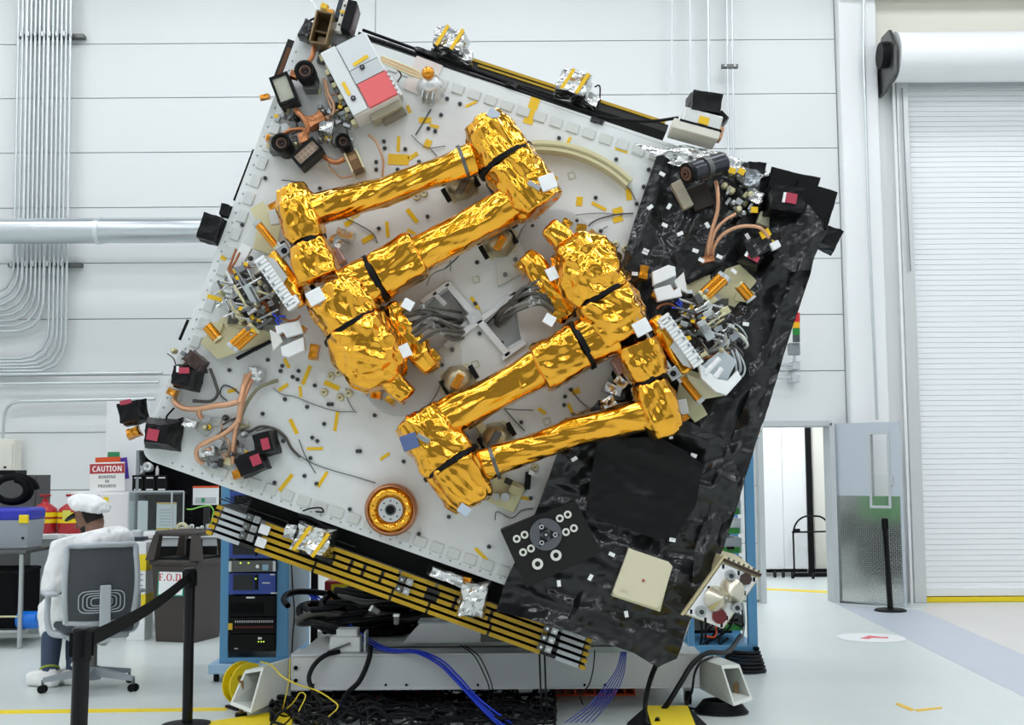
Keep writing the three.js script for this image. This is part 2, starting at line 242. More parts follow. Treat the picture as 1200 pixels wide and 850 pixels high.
// ---------------------------------------------------------------- pipes and fittings on the back wall
{
  const Z = 13.86, P = (x, y, o = 0) => at(x, y, Z - o), S = Z / FOC;
  const pipe = (pts, rpx, label, mat = M.galv, o = 0) => {
    const q = pts.map(([x, y]) => P(x, y, o)), c = new THREE.CurvePath(), R = 0.3; let last = q[0];
    for (let i = 1; i < q.length; i++) {
      if (i < q.length - 1) {
        const r = Math.min(R * 1.2, q[i].distanceTo(q[i - 1]) * 0.45, q[i].distanceTo(q[i + 1]) * 0.45), a = q[i].clone().add(q[i - 1].clone().sub(q[i]).setLength(r)), b = q[i].clone().add(q[i + 1].clone().sub(q[i]).setLength(r));
        c.add(new THREE.LineCurve3(last, a)); c.add(new THREE.QuadraticBezierCurve3(a, q[i], b)); last = b;
      } else c.add(new THREE.LineCurve3(last, q[i]));
    }
    c.getPointAt = c.getPoint; return single('conduit', label, 'conduit', new THREE.TubeGeometry(c, q.length > 2 ? 60 : 2, rpx * S, 8), mat);
  };
  // the bundle of thirteen: upper ends left to right, those from the start turn first
  const bundle = 'steel conduits of the tall wall bundle', ord = ['first', 'second', 'third', 'fourth', 'fifth', 'sixth', 'seventh', 'eighth', 'ninth', 'tenth', 'eleventh', 'twelfth', 'thirteenth'];
  for (let i = 0; i < 13; i++) {
    const x = 24.5 + i * 5.05, xb = x - 8 - i * 0.05, thick = i === 2 || i === 7;
    const turn = i < 8 ? [[x, -125], [xb - 1, 346 + i * 6], [-270, 347 + i * 6]] : [[x, -125], [xb, 420 + (i - 8) * 3.7], [-270, 421 + (i - 8) * 3.7]];
    pipe(turn, thick ? 2.3 : 1.7, `${ord[i]} upright steel conduit of the wall bundle, counting towards the spacecraft`, M.galv).userData.group = bundle;
  }
  for (const [y, a, b, nm] of [[41, 20, 99, 'upper steel strut clamped across the conduit bundle'], [310, 8, 94, 'lower steel strut across the conduits under the big duct']]) {
    const t = thing('pipe_strut', nm, 'strut', P(a, y)); const w = (b - a) * S;
    add(t, 'channel', box(w, 0.045, 0.1), M.darkSteel, [w / 2, 0, -0.08]); for (let k = 0; k < 8; k++) add(t, 'pipe_clamp', box(0.03, 0.06, 0.012, 0.003), M.steel, [0.06 + k * 0.085, 0, 0.033]);
  }
  for (const [pts, r, l] of [[[[-270, 442], [190, 437]], 2, 'upper of three level conduits low on the wall behind the panel corner'], [[[-270, 453], [186, 448]], 1.7, 'second level conduit low on the wall under its twin'], [[[182, 467.5], [6, 471], [3, 514]], 2, 'conduit bending down into the cream wall box'],
    [[[788, -125], [787, 110]], 1.3, 'thin upright conduit on the wall above the yellow edge strip'], [[[808.5, -125], [809, 120]], 1.2, 'second thin conduit beside the upright one above the black box'], [[[828, -125], [831, 130]], 2, 'thick white upright conduit above the black covered box', M.white],
    [[[850, -125], [854, 190]], 1.4, 'grey conduit through the wall clamps'], [[[856, -125], [860, 196]], 1.4, 'grey conduit paired with another in the wall clamps'],
    [[[1012, -10], [1012, 60], [1018, 260], [1028, 492]], 1.8, 'thin conduit running down the white column by the roller door', M.lightGrey]]) pipe(pts, r, l, M.galv, l.includes('column') ? 0.13 : 0);
  const cl = thing('conduit_clamp', 'dark clamp bar over the paired wall conduits', 'clamp', P(855, 78)); add(cl, 'bar', box(0.2, 0.05, 0.05, 0.008), M.darkSteel); for (const x of [-0.055, 0.055]) add(cl, 'bolt', cyl(0.014, 0.014, 0.03, 8), M.steel, [x, 0, 0.03], [Math.PI / 2, 0, 0]);
  // big duct
  const d0 = at(-280, 273, 13.45), d1 = at(345, 270, 13.45), dr = 15.2 * 13.45 / FOC, duct = thing('air_duct', 'large shiny round metal duct running level along the wall', 'duct', d0);
  const len = d1.x - d0.x;
  add(duct, 'duct_pipe', cyl(dr, dr, len, 36), std(0xcfd5d8, 0.3, 0.85), [len / 2, 0, 0], [0, 0, Math.PI / 2]);
  for (const px of [116, 300]) { const x = at(px, 271, 13.45).x - d0.x; add(duct, 'joint_band', cyl(dr + 0.012, dr + 0.012, 0.05, 36), std(0xe4e8ea, 0.35, 0.7), [x, 0, 0], [0, 0, Math.PI / 2]); }
  const ex = len; add(duct, 'elbow', new THREE.TubeGeometry(new THREE.QuadraticBezierCurve3(V(ex, 0, 0), V(ex + 0.35, 0, 0), V(ex + 0.38, 0, -0.5)), 14, dr, 28), std(0xcfd5d8, 0.3, 0.85));
  for (const px of [-200, 290]) { const x = at(px, 271, 13.45).x - d0.x; add(duct, 'wall_bracket', box(0.03, 0.04, 0.5), M.darkSteel, [x, -dr - 0.01, -0.25]); add(duct, 'hanger_strap', cyl(dr + 0.005, dr + 0.005, 0.03, 36), M.darkSteel, [x, 0, 0], [0, 0, Math.PI / 2]); }
  // cream electrical box
  const eb = thing('electrical_box', 'cream metal electrical box under the bent wall conduit', 'electrical box', at(4, 555, 13.8)); pbox(eb, 'case', M.cream, [-12, 515, 17, 555], 13.72, 0.2, 0.01); pbox(eb, 'cover_plate', M.cream, [-9, 520, 14, 551], 13.7, 0.02, 0.004); pbox(eb, 'latch', M.dark, [4, 546.5, 7, 549], 13.69, 0.02);
  // signal tower
  const st = thing('signal_tower', 'red, yellow and green signal light tower on the wall bracket', 'signal light', at(933, 402, 13.7));
  for (const [nm, y0, y1, c] of [['red_lens', 367, 378, 0xd0252b], ['yellow_lens', 378, 385, 0xf3b512], ['green_lens', 385, 393, 0x17842f], ['dark_base', 393, 401, 0x4a4e50]]) {
    const a = at(933, y0, 13.66), b = at(933, y1, 13.66); add(st, nm, cyl(0.042, 0.042, a.y - b.y, 20), std(c, 0.3), [a.x - st.position.x, (a.y + b.y) / 2 - st.position.y, -13.66 - st.position.z]);
  }
  pbox(st, 'mount_box', M.grey, [924.5, 402, 938, 416], 13.68, 0.08, 0.01); pbox(st, 'stem', M.lightGrey, [930, 415, 933, 424], 13.7, 0.03); pbox(st, 'upper_post', M.black, [934, 350, 937, 359], 13.7, 0.04);
  for (const y of [428, 443]) { const t = thing('junction_box', y < 430 ? 'upper light grey junction box under the signal tower' : 'lower light grey junction box under the signal tower', 'junction box', at(934, y + 5, 13.8)); pbox(t, 'case', M.lightGrey, [929, y - 5, 938, y + 5], 13.72, 0.277, 0.01); pbox(t, 'pipe_arm', M.lightGrey, [896, y - 2, 930, y + 1.5], 13.78, 0.04, 0.01); }
  // rolling partition and its bumper cart in the room beyond
  const rp = thing('rolling_partition', 'white rolling partition with black frame seen through the doorway', 'partition', onY(925, 676)); {
    const Zp = -rp.position.z, Y0 = 675;
    pbox(rp, 'white_panel', M.white, [880, 499, 917, 668], Zp, 0.05); pbox(rp, 'white_panel', M.white, [917.6, 499, 945, 668], Zp, 0.05); pbox(rp, 'white_panel', M.cream, [954, 499, 985, 668], Zp + 0.05, 0.05);
    pbox(rp, 'black_post', M.black, [946, 497, 952.5, 674], Zp - 0.03, 0.06); pbox(rp, 'bottom_rail', M.black, [884, 667, 946, 671], Zp, 0.06); pbox(rp, 'bottom_rail', M.black, [952, 667, 985, 671], Zp, 0.06); pbox(rp, 'foot_beam', M.black, [930, 672, 985, 676], Zp - 0.1, 0.08);
    const base = rp.position, q = (x, y) => at(x, y, Zp - 0.15).sub(base);
    add(rp, 'arched_handle', tubeGeo([q(931, 672), q(930, 640), q(930, 622), q(934, 612), q(942, 606), q(952, 605), q(962, 606), q(970, 613), q(973, 624), q(973, 672)], 0.013, 8, 50), M.black);
    add(rp, 'cross_bar', rodGeo(q(928, 624), q(976, 623), 0.012), M.black); add(rp, 'latch_block', box(0.08, 0.05, 0.05), M.black, q(934, 622));
    for (const [x, y] of [[908, 676], [918, 676], [926, 680], [948, 682], [970, 679]]) { add(rp, 'caster', cyl(0.045, 0.045, 0.03, 16), M.black, [q(x, y).x, 0.045, q(x, y).z + (y - 676) * 0.04], [0, 0, Math.PI / 2]); }
  }
}

{ // tool chest standing behind the spacecraft; the kick plate of the open door mirrors it
  const t = thing('tool_chest', 'green tool chest mirrored in the metal kick plate of the open door', 'tool chest', [1.1, 0, -12.35]), gm = std(0x4fae4a, 0.4), gd = std(0x3c4043, 0.5);
  add(t, 'lower_case', box(0.9, 0.72, 0.75, 0.02), gd, [0, 0.45, 0]); add(t, 'upper_case', box(0.9, 0.62, 0.62, 0.02), gm, [0, 1.13, 0]); for (let k = 0; k < 5; k++) { const d = add(t, 'drawer', box(0.02, 0.2, 0.54, 0.006), k < 3 ? gd : gm, [0.46, 0.22 + k * 0.235 + (k > 2 ? 0.06 : 0), 0]); add(d, 'handle', box(0.02, 0.02, 0.4, 0.005), M.steel, [0.02, 0.06, 0]); } for (const x of [-0.38, 0.38]) for (const z of [-0.24, 0.24]) add(t, 'caster', cyl(0.045, 0.045, 0.04, 16), M.black, [x, 0.045, z], [0, 0, Math.PI / 2]);
}
// ---------------------------------------------------------------- work area by the wall
function loft(quads, cap = true) { // quads: list of rings (same count) of Vector3
  const pos = [], idx = [], n = quads[0].length; quads.forEach((q) => q.forEach((p) => pos.push(p.x, p.y, p.z)));
  for (let k = 0; k + 1 < quads.length; k++) for (let i = 0; i < n; i++) { const a = k * n + i, b = k * n + (i + 1) % n, c = a + n, d = b + n; idx.push(a, b, d, a, d, c); }
  if (cap) for (const k of [0, quads.length - 1]) for (let i = 1; i + 1 < n; i++) k ? idx.push(k * n, k * n + i, k * n + i + 1) : idx.push(0, i + 1, i);
  const g = new THREE.BufferGeometry(); g.setAttribute('position', new THREE.Float32BufferAttribute(pos, 3)); g.setIndex(idx); const f = g.toNonIndexed(); f.computeVertexNormals(); return f;
}
{
  struct('trim_1', box(0.44, 3.0, 0.12), M.white, [at(146, 600, 12.9).x, 1.06, -12.96]).scale.y = at(146, 470, 12.9).y / 3.0; scene.children.at(-1).position.y = at(146, 470, 12.9).y / 2;
  // long bench
  const bz = 11.75, bt = at(200, 626, bz).y, bx0 = at(34, 600, bz).x, bx1 = at(262, 600, bz).x, bench = thing('work_bench', 'long white topped work bench standing along the wall behind the seated person', 'bench', [(bx0 + bx1) / 2, 0, -bz - 0.35]);
  ext(bench, 'bench_top', M.white, bx0, bx1, bt - 0.04, bt, -bz - 0.7, -bz, 0.006); ext(bench, 'front_rail', M.lightGrey, bx0 + 0.03, bx1 - 0.03, bt - 0.12, bt - 0.045, -bz - 0.06, -bz - 0.02);
  for (const x of [bx0 + 0.05, bx1 - 0.05]) for (const z of [-bz - 0.06, -bz - 0.64]) ext(bench, 'leg', M.steel, x - 0.02, x + 0.02, 0, bt - 0.04, z - 0.02, z + 0.02, 0.004);
  ext(bench, 'lower_shelf', M.dark, bx0 + 0.05, bx1 - 0.05, 0.25, 0.28, -bz - 0.65, -bz - 0.05); ext(bench, 'back_panel', M.dark, bx0 + 0.05, bx1 - 0.05, 0.3, bt - 0.05, -bz - 0.69, -bz - 0.67);
  // equipment stored on the shelf of the bench
  for (const [x0, x1, y0, y1, mat, l] of [[190, 208, 648, 700, M.darkSteel, 'dark metal case on the shelf under the white bench behind the bin'], [212, 240, 655, 700, M.grey, 'grey metal case on the shelf under the white bench near the blue rack']]) { const t = thing('equipment_case', l, 'case', [at((x0 + x1) / 2, 690, 12).x, 0.28, -12.1]); const w = (x1 - x0) * 12 / FOC; add(t, 'case_body', box(w, 0.4, 0.35, 0.01), mat, [0, 0.2, 0]); add(t, 'front_plate', box(w * 0.85, 0.34, 0.01), M.black, [0, 0.2, 0.178]); add(t, 'handle', box(w * 0.5, 0.02, 0.03, 0.006), M.steel, [0, 0.33, 0.195]); }
  // tall cabinet, signs
  const cab = thing('metal_cabinet', 'white metal cabinet behind the white cap, signs on its top', 'cabinet', at(121, 700, 12.7).setY(0)); const ctop = at(121, 577, 12.5).y;
  { const a = at(80, 600, 12.5).x, b = at(151, 600, 12.5).x; ext(cab, 'case', M.white, a, b, 0, ctop, -12.88, -12.52, 0.006); ext(cab, 'door', M.white, a + 0.01, (a + b) / 2 - 0.004, 0.06, ctop - 0.02, -12.52, -12.5, 0.004); ext(cab, 'door', M.white, (a + b) / 2 + 0.004, b - 0.01, 0.06, ctop - 0.02, -12.52, -12.5, 0.004); pbox(cab, 'label_sticker', M.yellow, [121, 583, 127, 589], 12.49, 0.006); pbox(cab, 'handle', M.steel, [111, 590, 113, 602], 12.47, 0.02, 0.004); }
  const sign = (name, label, r, Z, mat, tilt = 0) => { const m = at((r[0] + r[2]) / 2, (r[1] + r[3]) / 2, Z), w = (r[2] - r[0]) * Z / FOC, h = (r[3] - r[1]) * Z / FOC; return single(name, label, 'sign', uvFit(box(w, h, 0.012)), mat, m, [0, 0, tilt]); };
  function uvFit(g) { return g.clone(); }
  const caution = print(360, 260, (c, w, h) => {
    c.fillStyle = '#f3f3ef'; c.fillRect(0, 0, w, h); c.fillStyle = '#b83a3c'; c.fillRect(0, 14, w, 88); c.fillStyle = '#fff'; c.font = 'bold 70px sans-serif'; c.textAlign = 'center'; c.fillText('CAUTION', w / 2, 84);
    c.fillStyle = '#2c2c2e'; c.font = 'bold 38px sans-serif'; c.fillText('BONDING', w / 2, 146); c.fillText('IN', w / 2, 186); c.fillText('PROGRESS', w / 2, 228);
  });
  const face = (tex) => { const e = M.white; return [e, e, e, e, std(0xffffff, 0.5, 0, { map: tex }), e]; };
  sign('caution_sign', 'white sign with red CAUTION header and BONDING IN PROGRESS text', [105.5, 542, 146, 575.5], 12.62, face(caution), 0.02);
  sign('sign_card', 'orange sign card sticking up behind the CAUTION sign', [112, 536, 141, 556], 12.66, M.orange, 0.03);
  sign('sign_card', 'purple sign card sticking out sideways behind the CAUTION sign', [134, 537, 150, 562], 12.7, std(0x5433a8, 0.5), 0.12);
  sign('sign_card', 'green sign card rising highest behind the CAUTION sign', [126, 530, 140, 556], 12.74, M.green, 0);
  // dark shelving hutch on the bench with bins
  const hz = 12.42, hu = thing('shelf_hutch', 'dark shelving hutch standing on the white bench', 'shelf', [at(205, 600, hz).x, bt, -hz - 0.12]);
  { const a = at(166, 560, hz).x, b = at(262, 560, hz).x, t = at(205, 528, hz).y; ext(hu, 'back_board', M.blackMatte, a, b, bt, t, -hz - 0.14, -hz - 0.12); ext(hu, 'side_board', M.grey, a - 0.03, a, bt, t, -hz - 0.14, -hz + 0.1); ext(hu, 'side_board', M.grey, b, b + 0.03, bt, t, -hz - 0.14, -hz + 0.1); ext(hu, 'shelf_board', M.darkSteel, a, at(216, 560, hz).x, at(205, 577, hz).y - 0.02, at(205, 577, hz).y, -hz - 0.12, -hz + 0.1); ext(hu, 'top_board', M.dark, a, b, t - 0.02, t, -hz - 0.12, -hz + 0.1); }
  const sy = at(205, 577, hz).y;
  for (let i = 0; i < 3; i++) { const t = thing('parts_bin', ['black parts bin beside the white pillar, under a white paper roll', 'black parts bin in the middle of the three on the dark shelf', 'black parts bin at the end of the three, towards the spacecraft'][i], 'bin', [at(164.5 + i * 14, 576, hz).x, sy, -hz + 0.02], 0, 'black bins on the dark shelf'); const w = 0.115; add(t, 'bin_shell', box(w, 0.17, 0.15, 0.006), M.black, [0, 0.085, 0]); add(t, 'label_strip', box(w * 0.6, 0.012, 0.004), M.white, [0, 0.15, 0.077]); add(t, 'label_strip', box(w * 0.6, 0.014, 0.004), M.white, [0, 0.03, 0.077]); add(t, 'bin_lip', box(w, 0.015, 0.02, 0.004), M.blackGloss, [0, 0.17, 0.075]); }
  for (const [x, y, l] of [[165, 552, 'white paper roll lying on the outer black bin'], [174.5, 548, 'second white paper roll resting higher over the black bins'], [185, 553, 'small white upright bottle on the middle black bin']]) { const p = at(x, y, hz); const small = x > 180, r = small ? 0.018 : 0.05; const g = lathe(small ? [[0, -0.05], [r, -0.05], [r, 0.02], [0.008, 0.035], [0.008, 0.05], [0, 0.05]] : [[0.014, -0.045], [r, -0.045], [r, 0.045], [0.014, 0.045], [0.014, -0.045]], 20); single(small ? 'bottle' : 'paper_roll', l, small ? 'bottle' : 'roll', g, M.white, [p.x, sy + 0.17 + (small ? 0.052 : x < 170 ? 0.052 : 0.086), -hz + 0.02], small ? [0, 0, 0] : [Math.PI / 2 - 0.2, 0, 0]); }
  // clear acrylic box
  const az = 11.9, ab = thing('acrylic_case', 'clear acrylic case holding papers on the white bench', 'case', [at(183, 620, az).x, bt, -az - 0.15]);
  { const a = at(151, 600, az).x, b = at(215, 600, az).x, t = bt + 48 * az / FOC, gm = phys(0xf2f6f6, 0.05, 0, { transmission: 1, thickness: 0, ior: 1.45 }), z0 = -az - 0.32, z1 = -az; ext(ab, 'front_pane', gm, a, b, bt + 0.01, t, z1 - 0.006, z1); ext(ab, 'side_pane', gm, a, a + 0.006, bt + 0.01, t, z0, z1 - 0.01); ext(ab, 'side_pane', gm, b - 0.006, b, bt + 0.01, t, z0, z1 - 0.01); ext(ab, 'top_pane', gm, a, b, t, t + 0.006, z0, z1); ext(ab, 'base_plate', M.lightGrey, a, b, bt + 0.001, bt + 0.01, z0, z1);
    for (const x of [a, b]) ext(ab, 'corner_post', M.lightGrey, x - 0.006, x + 0.006, bt + 0.01, t, z1 - 0.006, z1 + 0.006); ext(ab, 'top_rail', M.lightGrey, a, b, t - 0.006, t + 0.01, z1 - 0.006, z1 + 0.008); ext(ab, 'middle_post', M.lightGrey, at(200, 600, az).x, at(202, 600, az).x, bt + 0.01, t, z1 - 0.008, z1 + 0.002);
    const doc = thing('document', 'printed sheet with yellow edge bars leaning inside the acrylic case', 'document', [at(188, 620, az).x, bt + 0.012, -az - 0.2]); add(doc, 'sheet', box(0.2, 0.28, 0.004), M.white, [0, 0.145, 0]); add(doc, 'edge_bar', box(0.2, 0.015, 0.006), M.tape, [0, 0.02, 0.002]); add(doc, 'edge_bar', box(0.2, 0.012, 0.006), M.tape, [0, 0.275, 0.002]); for (let k = 0; k < 6; k++) add(doc, 'text_line', box(0.14, 0.004, 0.001), M.grey, [0, 0.06 + k * 0.03, 0.003]);
    single('paper_sheet', 'white sheet standing at the pillar side inside the acrylic case', 'paper', box(0.1, 0.3, 0.004), M.white, [at(160, 600, az).x, bt + 0.165, -az - 0.2]); single('paper_stack', 'flat stack of white paper lying in front of the acrylic case', 'paper', box(0.24, 0.022, 0.09, 0.004), M.white, [at(182, 620, 11.8).x, bt + 0.012, -11.83], [0, 0.06, 0]); }
  // monitor-like board, binder
  const mz = 12.05, mb = thing('display_board', 'white framed display board with orange top edge on the bench', 'board', [at(241, 610, mz).x, bt, -mz - 0.02]);
  pbox(mb, 'panel', M.white, [226, 571.5, 256, 592], mz, 0.02, 0.003); pbox(mb, 'orange_edge', M.orange, [226, 569.8, 256, 572], mz - 0.003, 0.02); pbox(mb, 'printed_chart', M.lightGrey, [229, 583, 253, 590], mz - 0.004, 0.006); pbox(mb, 'green_chart_bar', M.green, [236, 584, 240, 589], mz - 0.008, 0.006); ext(mb, 'stand', M.dark, mb.position.x - 0.03, mb.position.x + 0.03, bt, at(241, 590, mz).y, -mz - 0.05, -mz - 0.02); ext(mb, 'stand_foot', M.dark, mb.position.x - 0.1, mb.position.x + 0.1, bt, bt + 0.015, -mz - 0.1, -mz + 0.06);
  const rn = rng(5); for (let i = 0; i < 7; i++) { const x = at(214 + i * 6, 620, 11.9).x, k = 0.02 + rn() * 0.02; single('metal_fitting', `${['tall', 'short', 'bright', 'stubby', 'hexagonal', 'threaded', 'flanged'][i]} silver metal fitting in the row of parts beneath the display board`, 'fitting', lathe([[0, 0], [k * 1.3, 0], [k * 1.3, 0.012], [k, 0.016], [k, 0.05 + i % 3 * 0.015], [k * 0.6, 0.06 + i % 3 * 0.015], [0, 0.062 + i % 3 * 0.015]], i === 4 ? 6 : 16), i % 2 ? M.steel : M.chrome, [x, bt, -11.86 - (i % 2) * 0.05]); }
  single('cable_spool', 'cream roll of tape standing on the bench edge above the bin', 'roll', lathe([[0.02, -0.02], [0.055, -0.02], [0.055, 0.02], [0.02, 0.02], [0.02, -0.02]], 24), M.beige, [at(213, 615, 11.78).x, bt + 0.057, -11.79], [Math.PI / 2, 0, 0]);
  single('green_cable', 'bright green cable looping out from the display board', 'cable', tubeGeo([at(219, 597, 11.9), at(225, 597, 11.88), at(236, 594, 11.88), at(246, 593, 11.88), at(250, 598, 11.9), at(249, 606, 11.92), at(246, 620, 11.95)], 0.007), std(0x8fd35a, 0.5));
  // safety cans
  for (const [x, l] of [[51, 'red safety can with yellow bands, carry handle up, beside the dark cabinet'], [82, 'red safety can with yellow bands partly hidden by the white cap']]) {
    const t = thing('safety_can', l, 'safety can', [at(x, 626, 12).x, bt, -12.02]), r = 0.125, spin = (p, nm, m) => add(t, nm, lathe(p, 32), m);
    spin([[0, 0], [r, 0], [r, 0.21], [r * 0.92, 0.245], [r * 0.5, 0.285], [0.035, 0.3], [0.035, 0.315], [0, 0.315]], 'can_body', std(0xb01c26, 0.3)); spin([[r + 0.002, 0.105], [r + 0.003, 0.105], [r + 0.003, 0.145], [r + 0.002, 0.145]], 'yellow_band', M.yellow); spin([[r + 0.002, 0.165], [r + 0.003, 0.165], [r + 0.003, 0.21], [r + 0.002, 0.21]], 'yellow_band', M.yellow);
    add(t, 'label_plate', box(0.08, 0.09, 0.006), std(0xe8e060, 0.5), [0.0, 0.185, r]); add(t, 'spout_cap', cyl(0.03, 0.03, 0.03, 16), std(0xb01c26, 0.3), [0, 0.325, 0]); add(t, 'carry_handle', box(0.11, 0.025, 0.03, 0.008), std(0x9c1620, 0.35), [0, 0.375, 0]); add(t, 'handle_post', cyl(0.012, 0.012, 0.05, 10), std(0x9c1620, 0.35), [0, 0.35, 0]);
  }
  // white shelf box with fittings, red pen tray on the near bench
  const tray = thing('white_tray', 'white tray of fittings below the red safety cans', 'tray', [at(48, 632, 11.6).x, 0, -11.6]); pbox(tray, 'tray_shelf', M.white, [30, 627, 68, 632.5], 11.55, 0.18, 0.004); ext(tray, 'support_leg', M.lightGrey, tray.position.x - 0.12, tray.position.x + 0.12, 0, at(48, 633, 11.6).y, -11.7, -11.66);
  // grey cabinet and tall dark board
  const dk = thing('dark_cabinet', 'dark charcoal cabinet behind the blue topped vacuum', 'cabinet', at(20, 700, 12.35).setY(0)); { const a = at(-20, 600, 12.3).x, b = at(41, 600, 12.3).x, t = at(20, 557, 12.3).y; ext(dk, 'case', std(0x4a4a4b, 0.6), a, b, 0, t, -12.7, -12.32, 0.008); ext(dk, 'door', std(0x525253, 0.6), a + 0.01, b - 0.01, 0.06, t - 0.015, -12.32, -12.3, 0.005); ext(dk, 'top_unit', M.black, a, at(14, 600, 12.3).x, t, t + 0.05, -12.65, -12.35, 0.008); }
  // steel table with vacuum
  const tz = 10.7, tt = at(20, 645, tz).y, tx1 = at(26, 700, tz).x, tb = thing('steel_table', 'stainless steel table carrying the blue and grey vacuum', 'table', [tx1 - 0.6, 0, -tz - 0.3]);
  ext(tb, 'table_top', M.darkSteel, tx1 - 1.4, tx1 + 0.03, tt - 0.03, tt, -tz - 0.75, -tz + 0.02, 0.005); for (const z of [-tz - 0.02, -tz - 0.7]) for (const x of [tx1 - 0.02, tx1 - 1.35]) ext(tb, 'leg', M.steel, x - 0.02, x + 0.02, 0, tt - 0.03, z - 0.02, z + 0.02, 0.012); ext(tb, 'lower_shelf', M.steel, tx1 - 1.38, tx1, 0.14, 0.16, -tz - 0.72, -tz - 0.02); ext(tb, 'upper_rail', M.beigeMetal, tx1 - 1.38, tx1, 0.27, 0.285, -tz - 0.05, -tz - 0.03);
  const bk = thing('black_case', 'large black case under the stainless steel table', 'case', [tx1 - 0.62, 0.161, -tz - 0.4]); add(bk, 'case_shell', box(1.05, 0.52, 0.5, 0.02), M.blackMatte, [0, 0.26, 0]); add(bk, 'case_lid', box(1.06, 0.03, 0.51, 0.01), M.black, [0, 0.5, 0]); for (const x of [-0.3, 0.3]) add(bk, 'latch', box(0.05, 0.06, 0.02, 0.004), M.darkSteel, [x, 0.46, 0.255]);
  single('blue_bottle', 'blue cylinder lying on the lower shelf of the steel table', 'cylinder', lathe([[0, -0.09], [0.07, -0.09], [0.078, -0.08], [0.078, 0.08], [0.07, 0.09], [0, 0.09]], 24), std(0x1272d8, 0.35), [tx1 + 0.02 - 0.0, 0.24, -tz - 0.25], [0, 0, Math.PI / 2]).position.set(tx1 + 0.02, 0.239, -tz - 0.1);
  const vc = thing('vacuum_cleaner', 'grey and blue vacuum cleaner with yellow latch on the steel table', 'vacuum', [at(8, 643, 10.75).x, tt, -tz - 0.28]);
  add(vc, 'tank', loft([[[-0.2, 0, 0.17], [0.15, 0, 0.17], [0.15, 0, -0.17], [-0.2, 0, -0.17]], [[-0.22, 0.26, 0.19], [0.17, 0.26, 0.19], [0.17, 0.26, -0.19], [-0.22, 0.26, -0.19]]].map((r) => r.map((p) => V(...p)))), std(0x9aa0a8, 0.5)); add(vc, 'motor_head', box(0.41, 0.12, 0.4, 0.04), std(0x2b33b4, 0.4), [-0.025, 0.31, 0]); add(vc, 'latch', box(0.085, 0.075, 0.03, 0.008), M.yellow, [0.13, 0.27, 0.195]); add(vc, 'switch', cyl(0.012, 0.012, 0.02, 10), M.black, [0.12, 0.1, 0.175], [Math.PI / 2, 0, 0]); add(vc, 'base_skirt', box(0.36, 0.03, 0.36, 0.01), M.grey, [-0.025, 0.016, 0]);
  single('vacuum_hose', 'coiled black ribbed hose lying on the vacuum', 'hose', (() => { const p = []; for (let i = 0; i < 60; i++) { const a = i / 59 * Math.PI * 4.4; p.push(V(Math.cos(a) * (0.2 - i * 0.0012), Math.sin(a) * (0.13 - i * 0.0006), i * 0.0016)); } return tubeGeo(p, 0.026, 10, 160); })(), M.blackMatte, [at(0, 577, 10.7).x, tt + 0.53, -tz - 0.32]);
  // yellow and white drum by the bin
  const dm = thing('storage_carton', 'white carton with yellow bands on the floor between chair and bin', 'carton', [at(164, 720, 11.3).x, 0, -11.3]); { const w = 0.17; add(dm, 'carton', box(w, 0.9, 0.25, 0.006), M.white, [0, 0.45, 0]); add(dm, 'yellow_band', box(w + 0.004, 0.12, 0.254), M.yellow, [0, 0.36, 0]); add(dm, 'yellow_cap', box(w + 0.006, 0.15, 0.256), M.yellow, [0, 0.71, 0]); for (let k = 0; k < 3; k++) add(dm, 'text_strip', box(w * 0.7, 0.01, 0.002), M.grey, [0, 0.5 + k * 0.05, 0.126]); }
  const tl = thing('tool_kit', 'dark strap and white pad resting on the yellow banded carton', 'pouch', [at(163, 646, 11.3).x, 0.905, -11.3]); add(tl, 'pad', box(0.1, 0.1, 0.1, 0.02), M.lightGrey, [-0.02, 0.05, 0]); add(tl, 'strap', box(0.15, 0.035, 0.12, 0.01), std(0x23283a, 0.6), [0, 0.02, 0.02]);
  // litter bin
  const bx = at(214, 740, 11.1), bin = thing('litter_bin', 'brown plastic litter bin with open hood and red lettered sign', 'bin', [bx.x + 0.01, 0, -11.25], -0.3); const bw = 0.232, bd = 0.25, hB = 0.7;
  const sq = (w, d, y) => [V(-w, y, d), V(w, y, d), V(w, y, -d), V(-w, y, -d)];
  add(bin, 'bin_body', loft([sq(bw * 0.86, bd * 0.86, 0), sq(bw, bd, hB)]), M.brown); add(bin, 'rim', box(bw * 2 + 0.05, 0.05, bd * 2 + 0.05, 0.02), M.brown, [0, hB + 0.02, 0]);
  for (const [sx, sz] of [[-1, 1], [1, 1], [1, -1], [-1, -1]]) add(bin, 'hood_post', loft([[V(sx * bw - 0.045, hB + 0.04, sz * bd - 0.045), V(sx * bw - 0.045, hB + 0.04, sz * bd + 0.045), V(sx * bw + 0.045, hB + 0.04, sz * bd + 0.045), V(sx * bw + 0.045, hB + 0.04, sz * bd - 0.045)], [V(sx * bw * 0.85 - 0.03, hB + 0.27, sz * bd * 0.85 - 0.03), V(sx * bw * 0.85 - 0.03, hB + 0.27, sz * bd * 0.85 + 0.03), V(sx * bw * 0.85 + 0.03, hB + 0.27, sz * bd * 0.85 + 0.03), V(sx * bw * 0.85 + 0.03, hB + 0.27, sz * bd * 0.85 - 0.03)]]), M.brown);
  add(bin, 'hood_top', box(bw * 1.95, 0.05, bd * 1.95, 0.024), M.brown, [0, hB + 0.28, 0]); add(bin, 'inner_well', box(bw * 1.7, 0.02, bd * 1.7), M.black, [0, hB + 0.05, 0]); add(bin, 'black_liner', box(bw * 0.5, 0.18, bd * 0.5, 0.02), M.black, [0.02, hB + 0.13, -0.05]);
